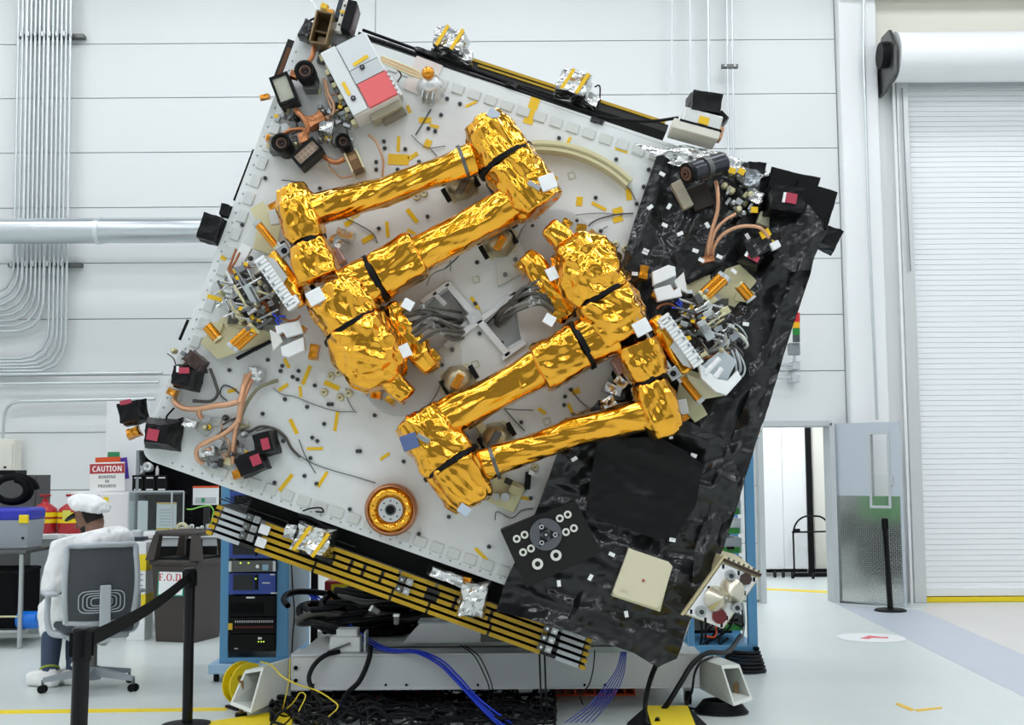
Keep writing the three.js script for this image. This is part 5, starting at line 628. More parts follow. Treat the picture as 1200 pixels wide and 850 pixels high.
  // inserts, rings, tape
  const dots = [[524, 116], [539, 122], [517, 135], [502, 151], [510, 154], [450, 166], [451, 174], [475, 175], [441, 190], [441, 199], [466, 199], [491, 190], [311, 209], [375, 221], [284, 264], [501, 254], [444, 268], [261, 342], [257, 357], [314, 422], [331, 429], [329, 435], [350, 435], [349, 445], [343, 442], [369, 452], [334, 468], [360, 477], [385, 474], [389, 474], [308, 485], [380, 497], [366, 513], [372, 517], [332, 517], [364, 537], [357, 558], [322, 566], [371, 567], [419, 529], [269, 434], [655, 162], [722, 187], [698, 232], [676, 259], [630, 255], [624, 265], [559, 308], [760, 199], [754, 219], [746, 239], [562, 391], [557, 356], [534, 417], [439, 487], [674, 438], [669, 457], [662, 465], [661, 475], [473, 541], [422, 529], [526, 606], [491, 626], [573, 641], [615, 573], [622, 584], [611, 495], [410, 597], [599, 470], [470, 290], [425, 92], [412, 127], [704, 271], [588, 402]];
  const dg = lathe([[0, 0], [0.0125, 0], [0.0125, 0.012], [0.009, 0.018], [0, 0.018]], 10).rotateX(Math.PI / 2), dm = std(0x33373b, 0.4); for (const [x, y] of dots) if (x !== 425 && x !== 412) on(craft, 'insert_cap', dg, dm, x, y, 0.002);
  const rg = lathe([[0.008, 0.004], [0.008, 0.014], [0.012, 0.018], [0.022, 0.018], [0.024, 0], [0.008, 0.004]], 16).rotateX(Math.PI / 2); for (const [x, y] of [[478, 227], [488, 231], [497, 227], [388, 441], [397, 437], [399, 466], [409, 461], [380, 460], [721, 287], [627, 548], [733, 292]]) on(craft, 'bolt_ring', rg, M.beigeMetal, x, y, 0.0);
  for (const [x, y, w, h, a] of [[552, 122, 15, 3, -25], [498, 141, 15, 7, 0], [509, 148, 11, 4, 15], [501, 169, 8, 11, 25], [467, 169, 4, 19, 2], [467, 187, 25, 13, 3], [484, 183, 13, 5, -35], [479, 128, 4, 10, -20], [417, 253, 10, 3, -20], [409, 261, 12, 6, -35], [431, 280, 15, 6, -30], [483, 253, 5, 20, -38], [454, 269, 4, 19, -5], [482, 272, 11, 4, 30], [260, 334, 19, 4, -40], [254, 350, 23, 5, 15], [336, 426, 4, 12, -30], [359, 440, 4.5, 24, 22], [389, 452, 19, 6, 25], [332, 454, 13, 4, -35], [352, 459, 3.5, 13, -5], [272, 458, 11, 4, -15], [394, 494, 4, 23, 8], [344, 500, 4.5, 19, -26], [369, 526, 19, 3.5, 0], [335, 566, 4.5, 24, 38], [378, 562, 4, 20, 32], [623, 130, 11.5, 33, 18], [666, 166, 3.5, 12, 28], [728, 176, 16, 3.5, 20], [679, 236, 7.5, 11, 5], [702, 242, 19, 4, 28], [737, 228, 7, 14, -5], [724, 247, 12, 7, -15], [724, 257, 12, 7, -15], [640, 250, 3, 10, 20], [557, 356, 4, 19, -32], [532, 419, 4.5, 23, 40], [675, 459, 10, 7, -20], [669, 480, 4, 15, -25], [635, 482, 11, 4, 35], [451, 535, 13, 3.5, -35], [615, 584, 16, 4, 10], [564, 650, 4, 20, -45], [262, 302, 7, 6, 30], [650, 208, 8, 4, 30]]) on(craft, 'yellow_tape', box(w * K(), h * K(), 0.004), M.tape, x, y, 0.0025, a);
  for (const [x, y] of [[558, 328], [589, 328], [557, 427], [670, 206], [641, 494]]) on(craft, 'alignment_mark', lathe([[0.022, 0], [0.022, 0.004], [0.032, 0.004], [0.032, 0]], 4).rotateX(Math.PI / 2), std(0xc9cdb0, 0.5), x, y, 0.001, 28);
  // thin wires lying on the panel
  const wm = std(0x3d3f42, 0.5), wl = std(0x77797a, 0.5); [[[505, 128], [495, 145], [487, 158]], [[482, 158], [492, 168], [502, 173], [522, 171]], [[503, 173], [512, 183]], [[395, 252], [418, 262], [438, 275], [442, 285]], [[330, 211], [340, 212], [352, 215], [360, 222]], [[320, 455], [330, 462], [345, 465], [370, 475], [395, 482], [418, 483]], [[281, 462], [273, 455], [262, 452], [258, 462], [266, 470]], [[405, 455], [408, 470], [415, 482]], [[300, 505], [315, 502], [330, 508], [345, 528], [360, 540], [385, 550], [420, 560]], [[420, 560], [440, 566]], [[350, 515], [358, 535], [370, 555]], [[640, 268], [650, 270], [662, 256], [700, 250], [730, 252]], [[684, 272], [695, 260], [720, 252], [742, 250]], [[700, 285], [705, 270], [712, 265]], [[585, 478], [600, 480], [625, 481]], [[590, 478], [605, 495], [615, 505]], [[668, 455], [680, 470], [690, 478]], [[500, 335], [506, 322], [522, 315]], [[522, 315], [540, 297], [542, 290]], [[528, 318], [527, 300]], [[580, 610], [582, 600], [600, 607], [612, 598], [625, 596]], [[727, 212], [738, 222], [745, 235]]].forEach((p, i) => wire('panel_wire', p, i % 3 ? 0.55 : 0.8, i % 2 ? wl : wm));

  // ------------------------------------------------ solar arrays folded below and above
  { const ang = 19.9, mkM = std(0x2a2824, 0.5), yM = std(0xc7a014, 0.4), k = K(-0.12); for (let i = 0; i < 5; i++) { const lx = 255 - i * 3.1, ly = 594 + i * 7.4, rx = 688 - i * 1.9, ry = 752 + i * 7.0, L = Math.hypot(rx - lx, ry - ly), a = Math.atan2(ry - ly, rx - lx) / RAD, g = part('solar_panel', lx, ly, -0.12, a); g.rotation.z = turn(ang);
      const skin = i ? mkM : std(0x9a9c9a, 0.5); pb(g, 'panel_core', skin, L / 2, 0, L, 4.2, i ? 0.42 : 0.9, i ? -0.43 : -0.91); pb(g, 'yellow_tip', yM, 3, 0, 7, 4.6, 0.012, 0); pb(g, 'yellow_tip', yM, L - 3, 0, 7, 4.6, 0.012, 0); pb(g, 'grey_end', M.lightGrey, 24, 0, 32, 4.4, 0.01, 0); pb(g, 'grey_end', M.lightGrey, L - 22, 0, 28, 4.4, 0.01, 0);
      const cuts = i === 1 || i === 2 ? [62, 108, 150, 168, 172, 184, 188, 206, 210, 228, 232, 262, 278, 296, 300, 318, 322, 340, 344, 410] : [60, 130, 133, 225, 228, 270, 273, 345, 348, 410]; for (let c = 0; c + 1 < cuts.length; c += 2) pb(g, 'yellow_edge_tape', yM, (cuts[c] + cuts[c + 1]) / 2, 0, cuts[c + 1] - cuts[c], 4.6, 0.012, 0); }
    const grid = std(0x3c3e40, 0.5), tg = part('array_wiring', 330, 612, -0.25, ang); for (let r = 0; r < 5; r++) add(tg, 'wire', tubeGeo([V(-0.4, 0.018, 0.1 - r * 0.16), V(0, 0.022, 0.09 - r * 0.16), V(0.5, 0.018, 0.1 - r * 0.16)], 0.004, 6), grid); for (let r = 0; r < 7; r++) add(tg, 'wire', tubeGeo([V(-0.3 + r * 0.13, 0.018, 0.12), V(-0.28 + r * 0.13, 0.022, -0.4), V(-0.25 + r * 0.13, 0.018, -0.7)], 0.004, 6), grid);
    for (const [x, y, n] of [[292, 622, 3], [640, 752, 3], [472, 690, 2]]) { const h = part('hinge_block', x, y, -0.1, ang); for (let r = 0; r < n * 2; r++) { pb(h, 'hinge_leaf', r % 2 ? M.steel : M.darkSteel, (r % 2) * 9 - 4, (r >> 1) * 11 - n * 5, 8, 8, 0.03, 0, 0.004); pc(h, 'hinge_pin', M.chrome, (r % 2) * 9 - 4, (r >> 1) * 11 - n * 5, 1.6, 0.012, 0.03, 10); } }
    for (const [x, y, a] of [[310, 621, 20], [306, 636, 20]]) on(craft, 'white_tab', box(12 * k, 11 * k, 0.02, 0.004), M.white, x, y, -0.08, a);
    for (const [x, y, a] of [[440, 715, -60], [465, 726, 0]]) { const c = part('connector_stub', x, y, -0.1, a); pb(c, 'plug', M.cableGrey, 0, 0, 6, 12, 0.04, 0, 0.01); pb(c, 'collar', M.alu, 0, -5, 7, 3, 0.045, 0, 0.004); }
    // upper stack, only its front edge shows above the panel
    const up = part('upper_solar_panel', 642, 108, -0.16, 18.9); pb(up, 'panel_core', mkM, 0, -3, 300, 9, 1.2, -1.2); pb(up, 'yellow_edge_tape', yM, 20, -9, 250, 3.4, 0.012, 0); pb(up, 'yellow_edge_tape', yM, -15, -4, 150, 2.4, 0.012, 0);
    wire('edge_harness', [[420, 40, -0.02], [470, 57, -0.02], [530, 80, -0.02], [600, 104, -0.02], [650, 122, -0.02], [700, 140, -0.02]], 3.2, M.blackGloss); wire('edge_harness', [[425, 35, -0.04], [480, 55, -0.04], [560, 84, -0.04], [640, 114, -0.03], [700, 136, -0.03], [735, 141, 0], [765, 142, 0.02], [795, 138, 0.05]], 2, M.rubber); wire('edge_harness', [[415, 43, -0.01], [500, 72, -0.01], [590, 104, -0.01], [690, 140, -0.01], [800, 178, -0.01], [870, 202, -0.01]], 2, M.rim); for (const [x, y, w] of [[500, 62, 34], [600, 100, 20], [700, 142, 22]]) on(craft, 'black_foil_scrap', bagGeo(w * k, 9 * k, 0.05, bagSeed++, 0.006, 0.2), blk, x, y, 0, 20); }
  // side flaps beyond the outer edge
  for (const [x, y, w, h, a, f] of [[333, 72, 9, 54, 20, 1], [287, 206, 4, 66, 20, 0], [207, 440, 9, 62, 22, 1], [216, 387, 3, 26, 22, 0]]) { const g = part('side_flap', x, y, -0.03, a); pb(g, 'black_board', M.blackGloss, 0, 0, w, h, 0.02, 0, 0.004); if (f) pb(g, 'brown_core', std(0x5b3517, 0.35, 0.4), 1.5, 2, w * 0.5, h * 0.7, 0.012, 0.016); }

  // ------------------------------------------------ the arms
  function arm(B) {
    const name = 'robotic_arm', g = sub(craft, name), D = 0.3, sd = B ? 500 : 100, flip = B ? ([x, y]) => [1122 - x, 732 - y] : ([x, y]) => [x, y]; let q = 0;
    const fo = (nm, pts, o = {}) => foil(g, nm, pts, o.d ?? D, { flip, seed: sd + 17 * q++, ...o });
    const pu = (parent, nm, geo, mat, x, y, d, a = 0) => { const [u, v] = flip([x, y]); return on(parent, nm, geo, mat, u, v, d, a + (B ? 180 : 0)); }, k = K(D);
    const lc = (x, y, d) => loc(...flip([x, y]), d);
    const rod = (parent, nm, x0, y0, x1, y1, r, d, mat, d2 = d) => add(parent, nm, rodGeo(lc(x0, y0, d), lc(x1, y1, d2), r * k, r * k, 16), mat);
    fo('forearm_boom', [[360, 248, 20], [400, 238, 19], [450, 226, 17], [500, 206, 16.5], [536, 194, 18.5], [556, 187, 20]], { amp: 0.006, stretch: 0.4, cell: 0.06 });
    fo('wrist_elbow', [[341, 222, 17], [347, 238, 24], [356, 266, 25], [361, 282, 22]], { n: 3, amp: 0.008 }); rod(g, 'joint_ring', 360, 284, 362, 288, 24, D, M.black);
    fo('wrist_roll_housing', [[361, 288, 23], [367, 304, 27], [376, 328, 27]], { n: 3.4, amp: 0.007 });
    fo('elbow_upper_housing', [[566, 143, 25], [572, 153, 30], [592, 187, 35]], { n: 2.8, amp: 0.009, cell: 0.07 }); rod(g, 'joint_ring', 592, 187, 595, 191.5, 37.6, D, M.black); rod(g, 'strap_ring', 541, 191.7, 545, 190.3, 22, D, M.darkSteel);
    fo('elbow_lower_housing', [[595, 191, 35], [618, 222, 34], [634, 244, 31]], { n: 2.8, amp: 0.009, cell: 0.07 });
    fo('upper_boom', [[612, 232, 23], [560, 262, 22], [510, 289, 22], [484, 303, 24]], { amp: 0.006, stretch: 0.4, cell: 0.065, n: 3 });
    fo('boom_collar', [[490, 299, 28], [484, 302, 29], [444, 325, 29]], { n: 4, amp: 0.006, cell: 0.07 }); rod(g, 'clamp_ring', 443, 325.5, 437.5, 328.5, 31.5, D, M.black);
    fo('shoulder_neck', [[438, 328, 28], [408, 344, 30]], { n: 4, amp: 0.007 });
    fo('shoulder_upper_housing', [[389, 338, 33], [398, 352, 38], [415, 381, 38]], { n: 3, amp: 0.011, cell: 0.07 }); rod(g, 'joint_ring', 415, 381, 417.5, 385, 41.5, D, M.black);
    fo('shoulder_lower_housing', [[417, 385, 39], [432, 412, 41], [444, 434, 37], [452, 449, 26]], { n: 2.8, amp: 0.012, cell: 0.075 });
    fo('shoulder_nub', [[450, 434, 16], [464, 452, 14], [478, 465, 12.5]], { n: 4, amp: 0.006, d: 0.33 });
    for (const [x, y, a] of [[427, 456, 35], [441, 463, 10], [458, 469, 35]]) pu(g, 'foil_tab', bagGeo(15 * k, 12 * k, 0.08, bagSeed++, 0.006), gold, x, y, 0.12, a);
    pu(g, 'connector_cover', bagGeo(27 * k, 20 * k, 0.14, bagSeed++, 0.008), gold, 505, 422, 0.14, -38); pu(g, 'foil_bracket', bagGeo(13 * k, 62 * k, 0.06, bagSeed++, 0.01), gold, 478, 383, 0.24, -45); pu(g, 'foil_bracket', bagGeo(20 * k, 13 * k, 0.06, bagSeed++, 0.008), gold, 468, 362, 0.26, -35); pu(g, 'foil_bracket', bagGeo(14 * k, 40 * k, 0.05, bagSeed++, 0.01), gold, 462, 415, 0.28, -20);
    fo('shoulder_skirt', [[456, 360, 12], [474, 386, 15], [494, 418, 15], [506, 432, 11]], { n: 4, amp: 0.008, d: 0.2 });
    // white tags and labels
    for (const [x, y, w, h, a] of [[478, 357, 13, 12, 30], [475, 411, 12, 15, -25]]) pu(g, 'white_tag', box(w * k, h * k, 0.01, 0.002), M.white, x, y, 0.42, a);
    pu(g, 'sensor_pad', box(19 * k, 18 * k, 0.03, 0.005), std(B ? 0x5a6c96 : 0xf1f1f1, 0.25), 642, 214, 0.475, -20); pu(g, 'sensor_bracket', box(16 * k, 6 * k, 0.03, 0.004), M.steel, 626, 218, 0.47, 30); pu(g, 'sensor_pad', box(19 * k, 17 * k, 0.03, 0.005), M.white, 370, 348, 0.47, -28); pu(g, 'sensor_bracket', box(6 * k, 16 * k, 0.05, 0.004), M.steel, 380, 362, 0.44, -28); pu(g, 'sensor_pad', box(14 * k, 11 * k, 0.02, 0.004), std(0xb9c4d0, 0.3), 578, 134, 0.44, 35);
    pu(g, 'copper_cover', box(26 * k, 20 * k, 0.14, 0.012), std(0x9c7a70, 0.3, 0.6), 392, 306, 0.22, -30); pu(g, 'foil_clip', bagGeo(26 * k, 16 * k, 0.06, bagSeed++, 0.012), silver, 404, 276, 0.06, 20); pu(g, 'foil_clip', bagGeo(20 * k, 14 * k, 0.05, bagSeed++, 0.012), silver, 395, 284, 0.08, 40);
    // cable bundle into the panel
    const rn = rng(sd), cm = [M.cableGrey, std(0x6b6862, 0.5), std(0x45433f, 0.5), std(0x8a8a86, 0.45)]; for (let i = 0; i < 13; i++) { const t = i / 12, a = lc(474 + t * 16 - rn() * 3, 366 + t * 38, 0.26), e = lc(538 + rn() * 12 - (B ? 8 : 0), 362 + rn() * 34 - (B ? 16 : 0), -0.07), m1 = a.clone().lerp(e, 0.35).add(V((rn() - 0.5) * 0.05, (rn() - 0.5) * 0.06 + 0.03, 0.1 + rn() * 0.06)), m2 = a.clone().lerp(e, 0.75).add(V((rn() - 0.5) * 0.06, (rn() - 0.5) * 0.07, 0.1 + rn() * 0.05)); add(g, 'arm_cable', tubeGeo([a, m1, m2, e], (1.7 + rn() * 1.1) * k, 8, 30), cm[i % 4]); if (i % 2) { const c = m1.clone(); add(g, 'cable_sleeve', rodGeo(c, c.clone().add(m2.clone().sub(c).setLength(0.05)), 2.9 * k), M.lightGrey); } }
    // launch-lock brackets below the booms
    for (const [x, y, a] of [[541, 217, -30], [585, 284, -30]]) { pu(g, 'stow_plate', prism([[-0.1, -0.07], [0.06, -0.1], [0.12, 0], [0.08, 0.09], [-0.07, 0.1], [-0.12, 0.02]], 0.03, 0.004), M.beige, x, y, 0.005, a); pu(g, 'stow_cup', lathe([[0.1, 0], [0.105, 0.05], [0.08, 0.1], [0.05, 0.13], [0, 0.13]], 9).rotateX(Math.PI / 2), std(0xb0a688, 0.35, 0.6), x, y, 0.03, a); pu(g, 'stow_pad', box(0.045, 0.1, 0.03, 0.008), x > 560 ? kap : M.darkSteel, x + 1, y + 1, 0.17, a + 60); pu(g, 'stow_latch', box(0.03, 0.09, 0.03, 0.004), M.black, x + 16, y - 6, 0.1, a); pu(g, 'stow_latch', box(0.03, 0.09, 0.03, 0.004), M.black, x - 18, y + 12, 0.1, a); }
    pu(g, 'stow_plate', prism([[-0.11, -0.09], [0.13, -0.05], [0.1, 0.12], [-0.06, 0.1]], 0.02, 0.003), std(0xcfcfc8, 0.4), 598, 313, 0.0, -20); for (const [x, y] of [[592, 322], [604, 304]]) pu(g, 'stow_bolt', cyl(0.014, 0.014, 0.02, 8).clone().rotateX(Math.PI / 2), M.darkSteel, x, y, 0.03);
    pu(g, 'joint_stub', box(0.04, 0.09, 0.2, 0.006), M.black, 600, 256, 0.1, -30); pu(g, 'joint_stub', box(0.03, 0.08, 0.2, 0.006), M.black, 575, 217, 0.1, -30);

    // ---- tool interface at the wrist
    const w = sub(craft, 'tool_interface'), TD = 0.36; let dx = 42 / 73, dy = 60 / 73;
    { const a = lc(304, 303, TD), e = lc(345, 362, TD), L = a.distanceTo(e), ra = new THREE.Group(); const ry = pu(w, 'ribbed_rail', box(13 * k, L, 0.05, 0.004), std(0xdfe2df, 0.4), 324.5, 332.5, TD, -34.8); for (let i = 0; i < 15; i++) { add(ry, 'rail_tooth', box(13.6 * k, L / 15 * 0.7, 0.007, 0.002), M.white, [0, -L / 2 + (i + 0.5) * L / 15, 0.028]); if (i % 2) add(ry, 'rail_screw', cyl(0.008, 0.008, 0.01, 8).clone().rotateX(Math.PI / 2), M.grey, [-3.5 * k, -L / 2 + (i + 0.5) * L / 15, 0.034]); } }
    { const P = [[312, 300], [322, 304], [337, 325], [330, 336]].map(([x, y]) => lc(x, y, TD - 0.01)), c = P[0]; add(w, 'side_plate', prism(P.map((p) => [p.x, p.y]), 0.012), std(0xcdd0cf, 0.35, 0.3), [0, 0, c.z]); }
    pu(w, 'end_block', box(11 * k, 11 * k, 0.05, 0.005), M.white, 345, 353, TD, -30);
    foil(w, 'foil_wrap', [[318, 298, 7], [330, 316, 10], [348, 348, 11], [354, 358, 8]], 0.28, { flip, seed: sd + 301, n: 3, amp: 0.008 });
    pu(w, 'black_plate', box(9 * k, 84 * k, 0.03, 0.004), M.black, 352, 318, 0.26, -34); pu(w, 'guide_strip', box(3 * k, 80 * k, 0.02), M.alu, 347, 316, 0.31, -34);
    pu(w, 'nut_block', box(14 * k, 14 * k, 0.06, 0.008), M.steel, 333, 294, 0.33, -34); pu(w, 'nut_hole', cyl(0.018, 0.018, 0.004, 18).clone().rotateX(Math.PI / 2), M.black, 333, 294, 0.362);
    // beige base boards with gold actuators
    const board = (pts, d, m = std(0xd3cda4, 0.5)) => { const P = pts.map(([x, y]) => lc(x, y, d)); add(w, 'base_board', prism(P.map((p) => [p.x, p.y]), 0.016, 0.003), m, [0, 0, d]); };
    board([[236, 402], [262, 372], [322, 392], [318, 400], [256, 421]], 0.05); board([[294, 246], [308, 237], [330, 262], [322, 300], [298, 292], [303, 262]], 0.06); board([[238, 388], [248, 378], [262, 380], [256, 398]], 0.07);
    const act = (x0, y0, x1, y1, r, d) => { rod(w, 'gold_actuator', x0, y0, x1, y1, r, d, kap); rod(w, 'actuator_cap', x0, y0, x0 + (x1 - x0) * 0.12, y0 + (y1 - y0) * 0.12, r * 1.08, d, M.lightGrey); rod(w, 'actuator_cap', x0 + (x1 - x0) * 0.9, y0 + (y1 - y0) * 0.9, x1, y1, r * 1.1, d, M.beigeMetal); };
    act(269, 407, 297, 381, 5.2, 0.2); act(275, 411, 302, 386, 4.6, 0.19); act(241, 380, 257, 399, 6.5, 0.18); act(300, 260, 326, 292, 5, 0.2); pu(w, 'gold_cover', bagGeo(18 * k, 9 * k, 0.05, bagSeed++, 0.005), kap, 322, 241, 0.16, -30); pu(w, 'gold_cover', bagGeo(8 * k, 17 * k, 0.05, bagSeed++, 0.005), kap, 352, 384, 0.2, -60); pu(w, 'gold_cover', bagGeo(13 * k, 20 * k, 0.06, bagSeed++, 0.006), kap, 368, 412, 0.14, 10); pu(w, 'clear_cover', box(11 * k, 18 * k, 0.04, 0.005), std(0xd7d9d8, 0.25, 0.4), 322, 255, 0.22, -10);
    pu(w, 'black_bar', box(34 * k, 4 * k, 0.04, 0.006), M.black, 292, 413, 0.08, -28); pu(w, 'black_bar', box(22 * k, 4 * k, 0.04, 0.006), M.black, 308, 405, 0.08, -28);
    // white clip and copper-tied white block
    { const P = (pts) => pts.map(([x, y]) => lc(x, y, 0.2)).map((p) => [p.x, p.y]), z = 0.2; add(w, 'white_clip', prism(P([[325, 384], [352, 378], [356, 391], [338, 396], [334, 389], [327, 393]]), 0.05, 0.004), M.white, [0, 0, z]); add(w, 'white_clip', prism(P([[332, 408], [357, 397], [358, 411], [340, 419], [333, 417]]), 0.05, 0.004), M.white, [0, 0, z]); add(w, 'white_clip', prism(P([[318, 388], [328, 393], [332, 401], [322, 411]]), 0.04, 0.004), std(0xe2e2dc, 0.5), [0, 0, z]); add(w, 'clip_web', prism(P([[326, 392], [354, 388], [356, 404], [330, 410]]), 0.02), std(0xb9bdbd, 0.5), [0, 0, z - 0.03]); }
    pu(w, 'white_block', box(14 * k, 30 * k, 0.04, 0.006), M.white, 283, 301, 0.14, 28); pu(w, 'white_block', box(10 * k, 12 * k, 0.04, 0.006), std(0xe8e8e2, 0.4), 299, 316, 0.16, -34);
    for (const pts of [[[281, 296], [275, 308], [270, 316], [278, 318], [290, 313], [298, 312]], [[277, 292], [272, 305], [268, 317], [276, 321]], [[330, 372], [338, 376], [348, 374], [352, 370]], [[322, 386], [330, 392], [342, 395], [354, 391]]]) add(w, 'copper_lead', tubeGeo(pts.map(([x, y]) => lc(x, y, 0.2)), 1.5 * k, 7, 30), std(0xb0714a, 0.4, 0.6)); for (const [x, y] of [[322, 370], [327, 375], [331, 371], [325, 378]]) pu(w, 'blue_tie', box(8 * k, 2.2 * k, 0.01), M.blue, x, y, 0.22, x * 37 % 90);
    if (B) { const P2 = (pts, d) => pts.map(([x, y]) => loc(x, y, d)).map((p) => [p.x, p.y]); add(w, 'white_cradle', prism(P2([[817, 424], [826, 434], [840, 446], [852, 448], [863, 436], [867, 444], [850, 463], [838, 459], [822, 444]], 0.3), 0.05, 0.004), M.white, [0, 0, 0.28]); add(w, 'cradle_plate', prism(P2([[822, 430], [846, 410], [862, 424], [850, 448], [838, 448]], 0.24), 0.02, 0.003), std(0xc3ccd0, 0.35, 0.2), [0, 0, 0.24]); for (const [x0, y0, x1, y1] of [[826, 438, 843, 420], [838, 442, 846, 432]]) add(w, 'white_tube', rodGeo(loc(x0, y0, 0.33), loc(x1, y1, 0.33), 3.2 * k, 3.2 * k, 16), M.white); add(w, 'base_board', prism(P2([[805, 440], [830, 450], [846, 464], [822, 468], [808, 460]], 0.16), 0.02, 0.003), M.beige, [0, 0, 0.16]); }
    // machinery: rods, bolts, brackets of the tool drive
    for (let i = 0; i < 120; i++) { const u = rn() * 2 - 1, v = rn() * 2 - 1, x = 292 + u * 20 + v * 20, y = 348 - u * 20 + v * 30, d = 0.06 + rn() * 0.2, a = [55, -35, 10][Math.floor(rn() * 3)] + rn() * 10, m = [M.steel, M.darkSteel, M.alu, M.chrome, M.grey, M.beigeMetal][Math.floor(rn() * 6)], t = rn(); if (x > 326 && y < 360) continue; if (t < 0.35) { const l = 7 + rn() * 9; rod(w, 'drive_rod', x - Math.cos(a * RAD) * l, y - Math.sin(a * RAD) * l, x + Math.cos(a * RAD) * l, y + Math.sin(a * RAD) * l, 0.9 + rn() * 1.4, d, m); } else if (t < 0.62) pu(w, 'drive_bracket', box((4 + rn() * 8) * k, (3 + rn() * 6) * k, 0.03 + rn() * 0.05, 0.004), m, x, y, d, a); else if (t < 0.9) pu(w, 'drive_screw', lathe([[0, 0], [0.016, 0], [0.016, 0.02], [0.008, 0.024], [0.008, 0.05], [0, 0.05]], 10).rotateX(Math.PI / 2), m, x, y, d, 0); else pu(w, 'yellow_tape', box(5 * k, 4 * k, 0.006), M.tape, x, y, d + 0.05, a); }
    pu(w, 'drive_plate', prism([[-0.16, -0.13], [0.13, -0.18], [0.19, 0.1], [-0.06, 0.2]], 0.05, 0.006), std(0x5a5955, 0.45, 0.5), 296, 350, 0.03, -10); pu(w, 'copper_block', box(16 * k, 24 * k, 0.08, 0.01), std(0xa5653a, 0.35, 0.7), 305, 358, 0.12, -30); pu(w, 'frosted_cover', box(11 * k, 26 * k, 0.03, 0.005), std(0xbfc6c8, 0.35, 0.2), 295, 345, 0.24, -30);
    return g;
  }
  arm(false); arm(true);

  // ------------------------------------------------ cross bracket in the middle
  { const cx = 560, cy = 374, g = part('cross_bracket', cx, cy, 0.004, 0), wm2 = std(0xe6e8e8, 0.35, 0.2); const bar = (x0, y0, x1, y1, wd) => pb(g, 'cross_bar', wm2, (x0 + x1) / 2 - cx, (y0 + y1) / 2 - cy, Math.hypot(x1 - x0, y1 - y0), wd, 0.03, 0.005, 0.003, Math.atan2(y1 - y0, x1 - x0) / RAD); bar(524, 332, 596, 418, 8); bar(521, 407, 606, 344, 6.6); bar(494, 354, 526, 332, 6); bar(508, 343, 522, 358, 6); bar(588, 422, 616, 402, 6); bar(596, 346, 606, 343, 6); 
    for (const h of RECESS) { const P = h.map(([x, y]) => [(x - cx) * K() * 1.1, -(y - cy) * K() * 1.1]); add(g, 'recess_floor', prism(P, 0.004), panelM, [0, 0, -0.108]); } on(craft, 'center_pad', bagGeo(20 * K(), 16 * K(), 0.02, 77, 0.004), std(0xdadcdc, 0.3, 0.4), 556, 372, 0.03, -30); }
  // ------------------------------------------------ gold ring cup
  { const g = part('foil_ringed_port', 460, 597, 0.0), k = K(); add(g, 'copper_rim', lathe([[29 * k, 0], [30.5 * k, 0.05], [30 * k, 0.11], [27 * k, 0.13], [26 * k, 0.12]], 48).rotateX(Math.PI / 2), std(0xc98f6a, 0.35, 0.8));
    const n = 96, m = 16, pos = [], idx = []; for (let i = 0; i < n; i++) for (let j = 0; j <= m; j++) { const a = i / n * Math.PI * 2, t = j / m, r = (13 + 15 * t) * k, z = 0.1 + 0.04 * Math.sin(t * Math.PI) + 0.012 * (facet(a * 5, t * 0.8, 0.5, 61) * 2 - 0.4) * Math.sin(t * Math.PI); pos.push(Math.cos(a) * r, Math.sin(a) * r, z); const a0 = i * (m + 1) + j, b0 = ((i + 1) % n) * (m + 1) + j; if (j < m) idx.push(a0, a0 + 1, b0 + 1, a0, b0 + 1, b0); } const gg = new THREE.BufferGeometry(); gg.setAttribute('position', new THREE.Float32BufferAttribute(pos, 3)); gg.setIndex(idx); gg.computeVertexNormals(); add(g, 'pleated_gold_foil', gg, gold);
    pc(g, 'silver_hub', M.alu, 0, 0, 14, 0.03, 0.09, 36); pc(g, 'hub_ring', M.darkSteel, 0, 0, 6.5, 0.006, 0.12, 24); pc(g, 'bore', M.black, 0, 0, 4.8, 0.004, 0.126, 20); for (let i = 0; i < 8; i++) pc(g, 'hub_screw', M.darkSteel, Math.cos(i * 0.785) * 10.5, Math.sin(i * 0.785) * 10.5, 1.1, 0.004, 0.12, 8); }

  // ------------------------------------------------ black blankets
  const bl = sub(craft, 'black_blanket');
  sheet(bl, 'blanket_upper', [[768, 186], [800, 192], [880, 202], [912, 205], [945, 222], [958, 262], [948, 318], [922, 398], [893, 490], [868, 560], [846, 640], [820, 650], [790, 580], [760, 520], [730, 470], [715, 440], [728, 400], [722, 330], [742, 262]], 0.012, blk, { seed: 5, amp: 0.036, cell: 0.2, ang: 108 });
  sheet(bl, 'blanket_lower', [[655, 524], [700, 470], [760, 470], [850, 520], [862, 580], [846, 640], [826, 690], [806, 726], [791, 770], [768, 779], [740, 762], [680, 742], [582, 714], [592, 682], [612, 640], [640, 566]], 0.03, blk, { seed: 9, amp: 0.05, cell: 0.24, ang: 20 });
  sheet(bl, 'blanket_side_strip', [[946, 310], [947, 322], [920, 400], [893, 490], [862, 590], [842, 646], [830, 600], [862, 500], [898, 400], [925, 320]], 0.05, blk, { seed: 14, amp: 0.035, cell: 0.12, ang: 108 });
  sheet(bl, 'dark_cover', [[700, 516], [770, 512], [800, 528], [822, 545], [815, 590], [790, 632], [770, 632], [686, 604], [690, 570]], 0.17, phys(0x0a0a0b, 0.42, 0, { specularIntensity: 0.5 }), { seed: 21, amp: 0.02, cell: 0.24, ang: 30 });
  for (const [x, y, w2, h2, a, s] of [[930, 216, 60, 30, 14, 3], [952, 240, 50, 48, 18, 8], [940, 262, 40, 60, 20, 5]]) on(bl, 'stiff_flap', bagGeo(w2 * K(), h2 * K(), 0.02, 90 + s, 0.006, 0.02, 9), s === 5 ? blk : blkMatte, x, y, 0.06 + s * 0.01, a);
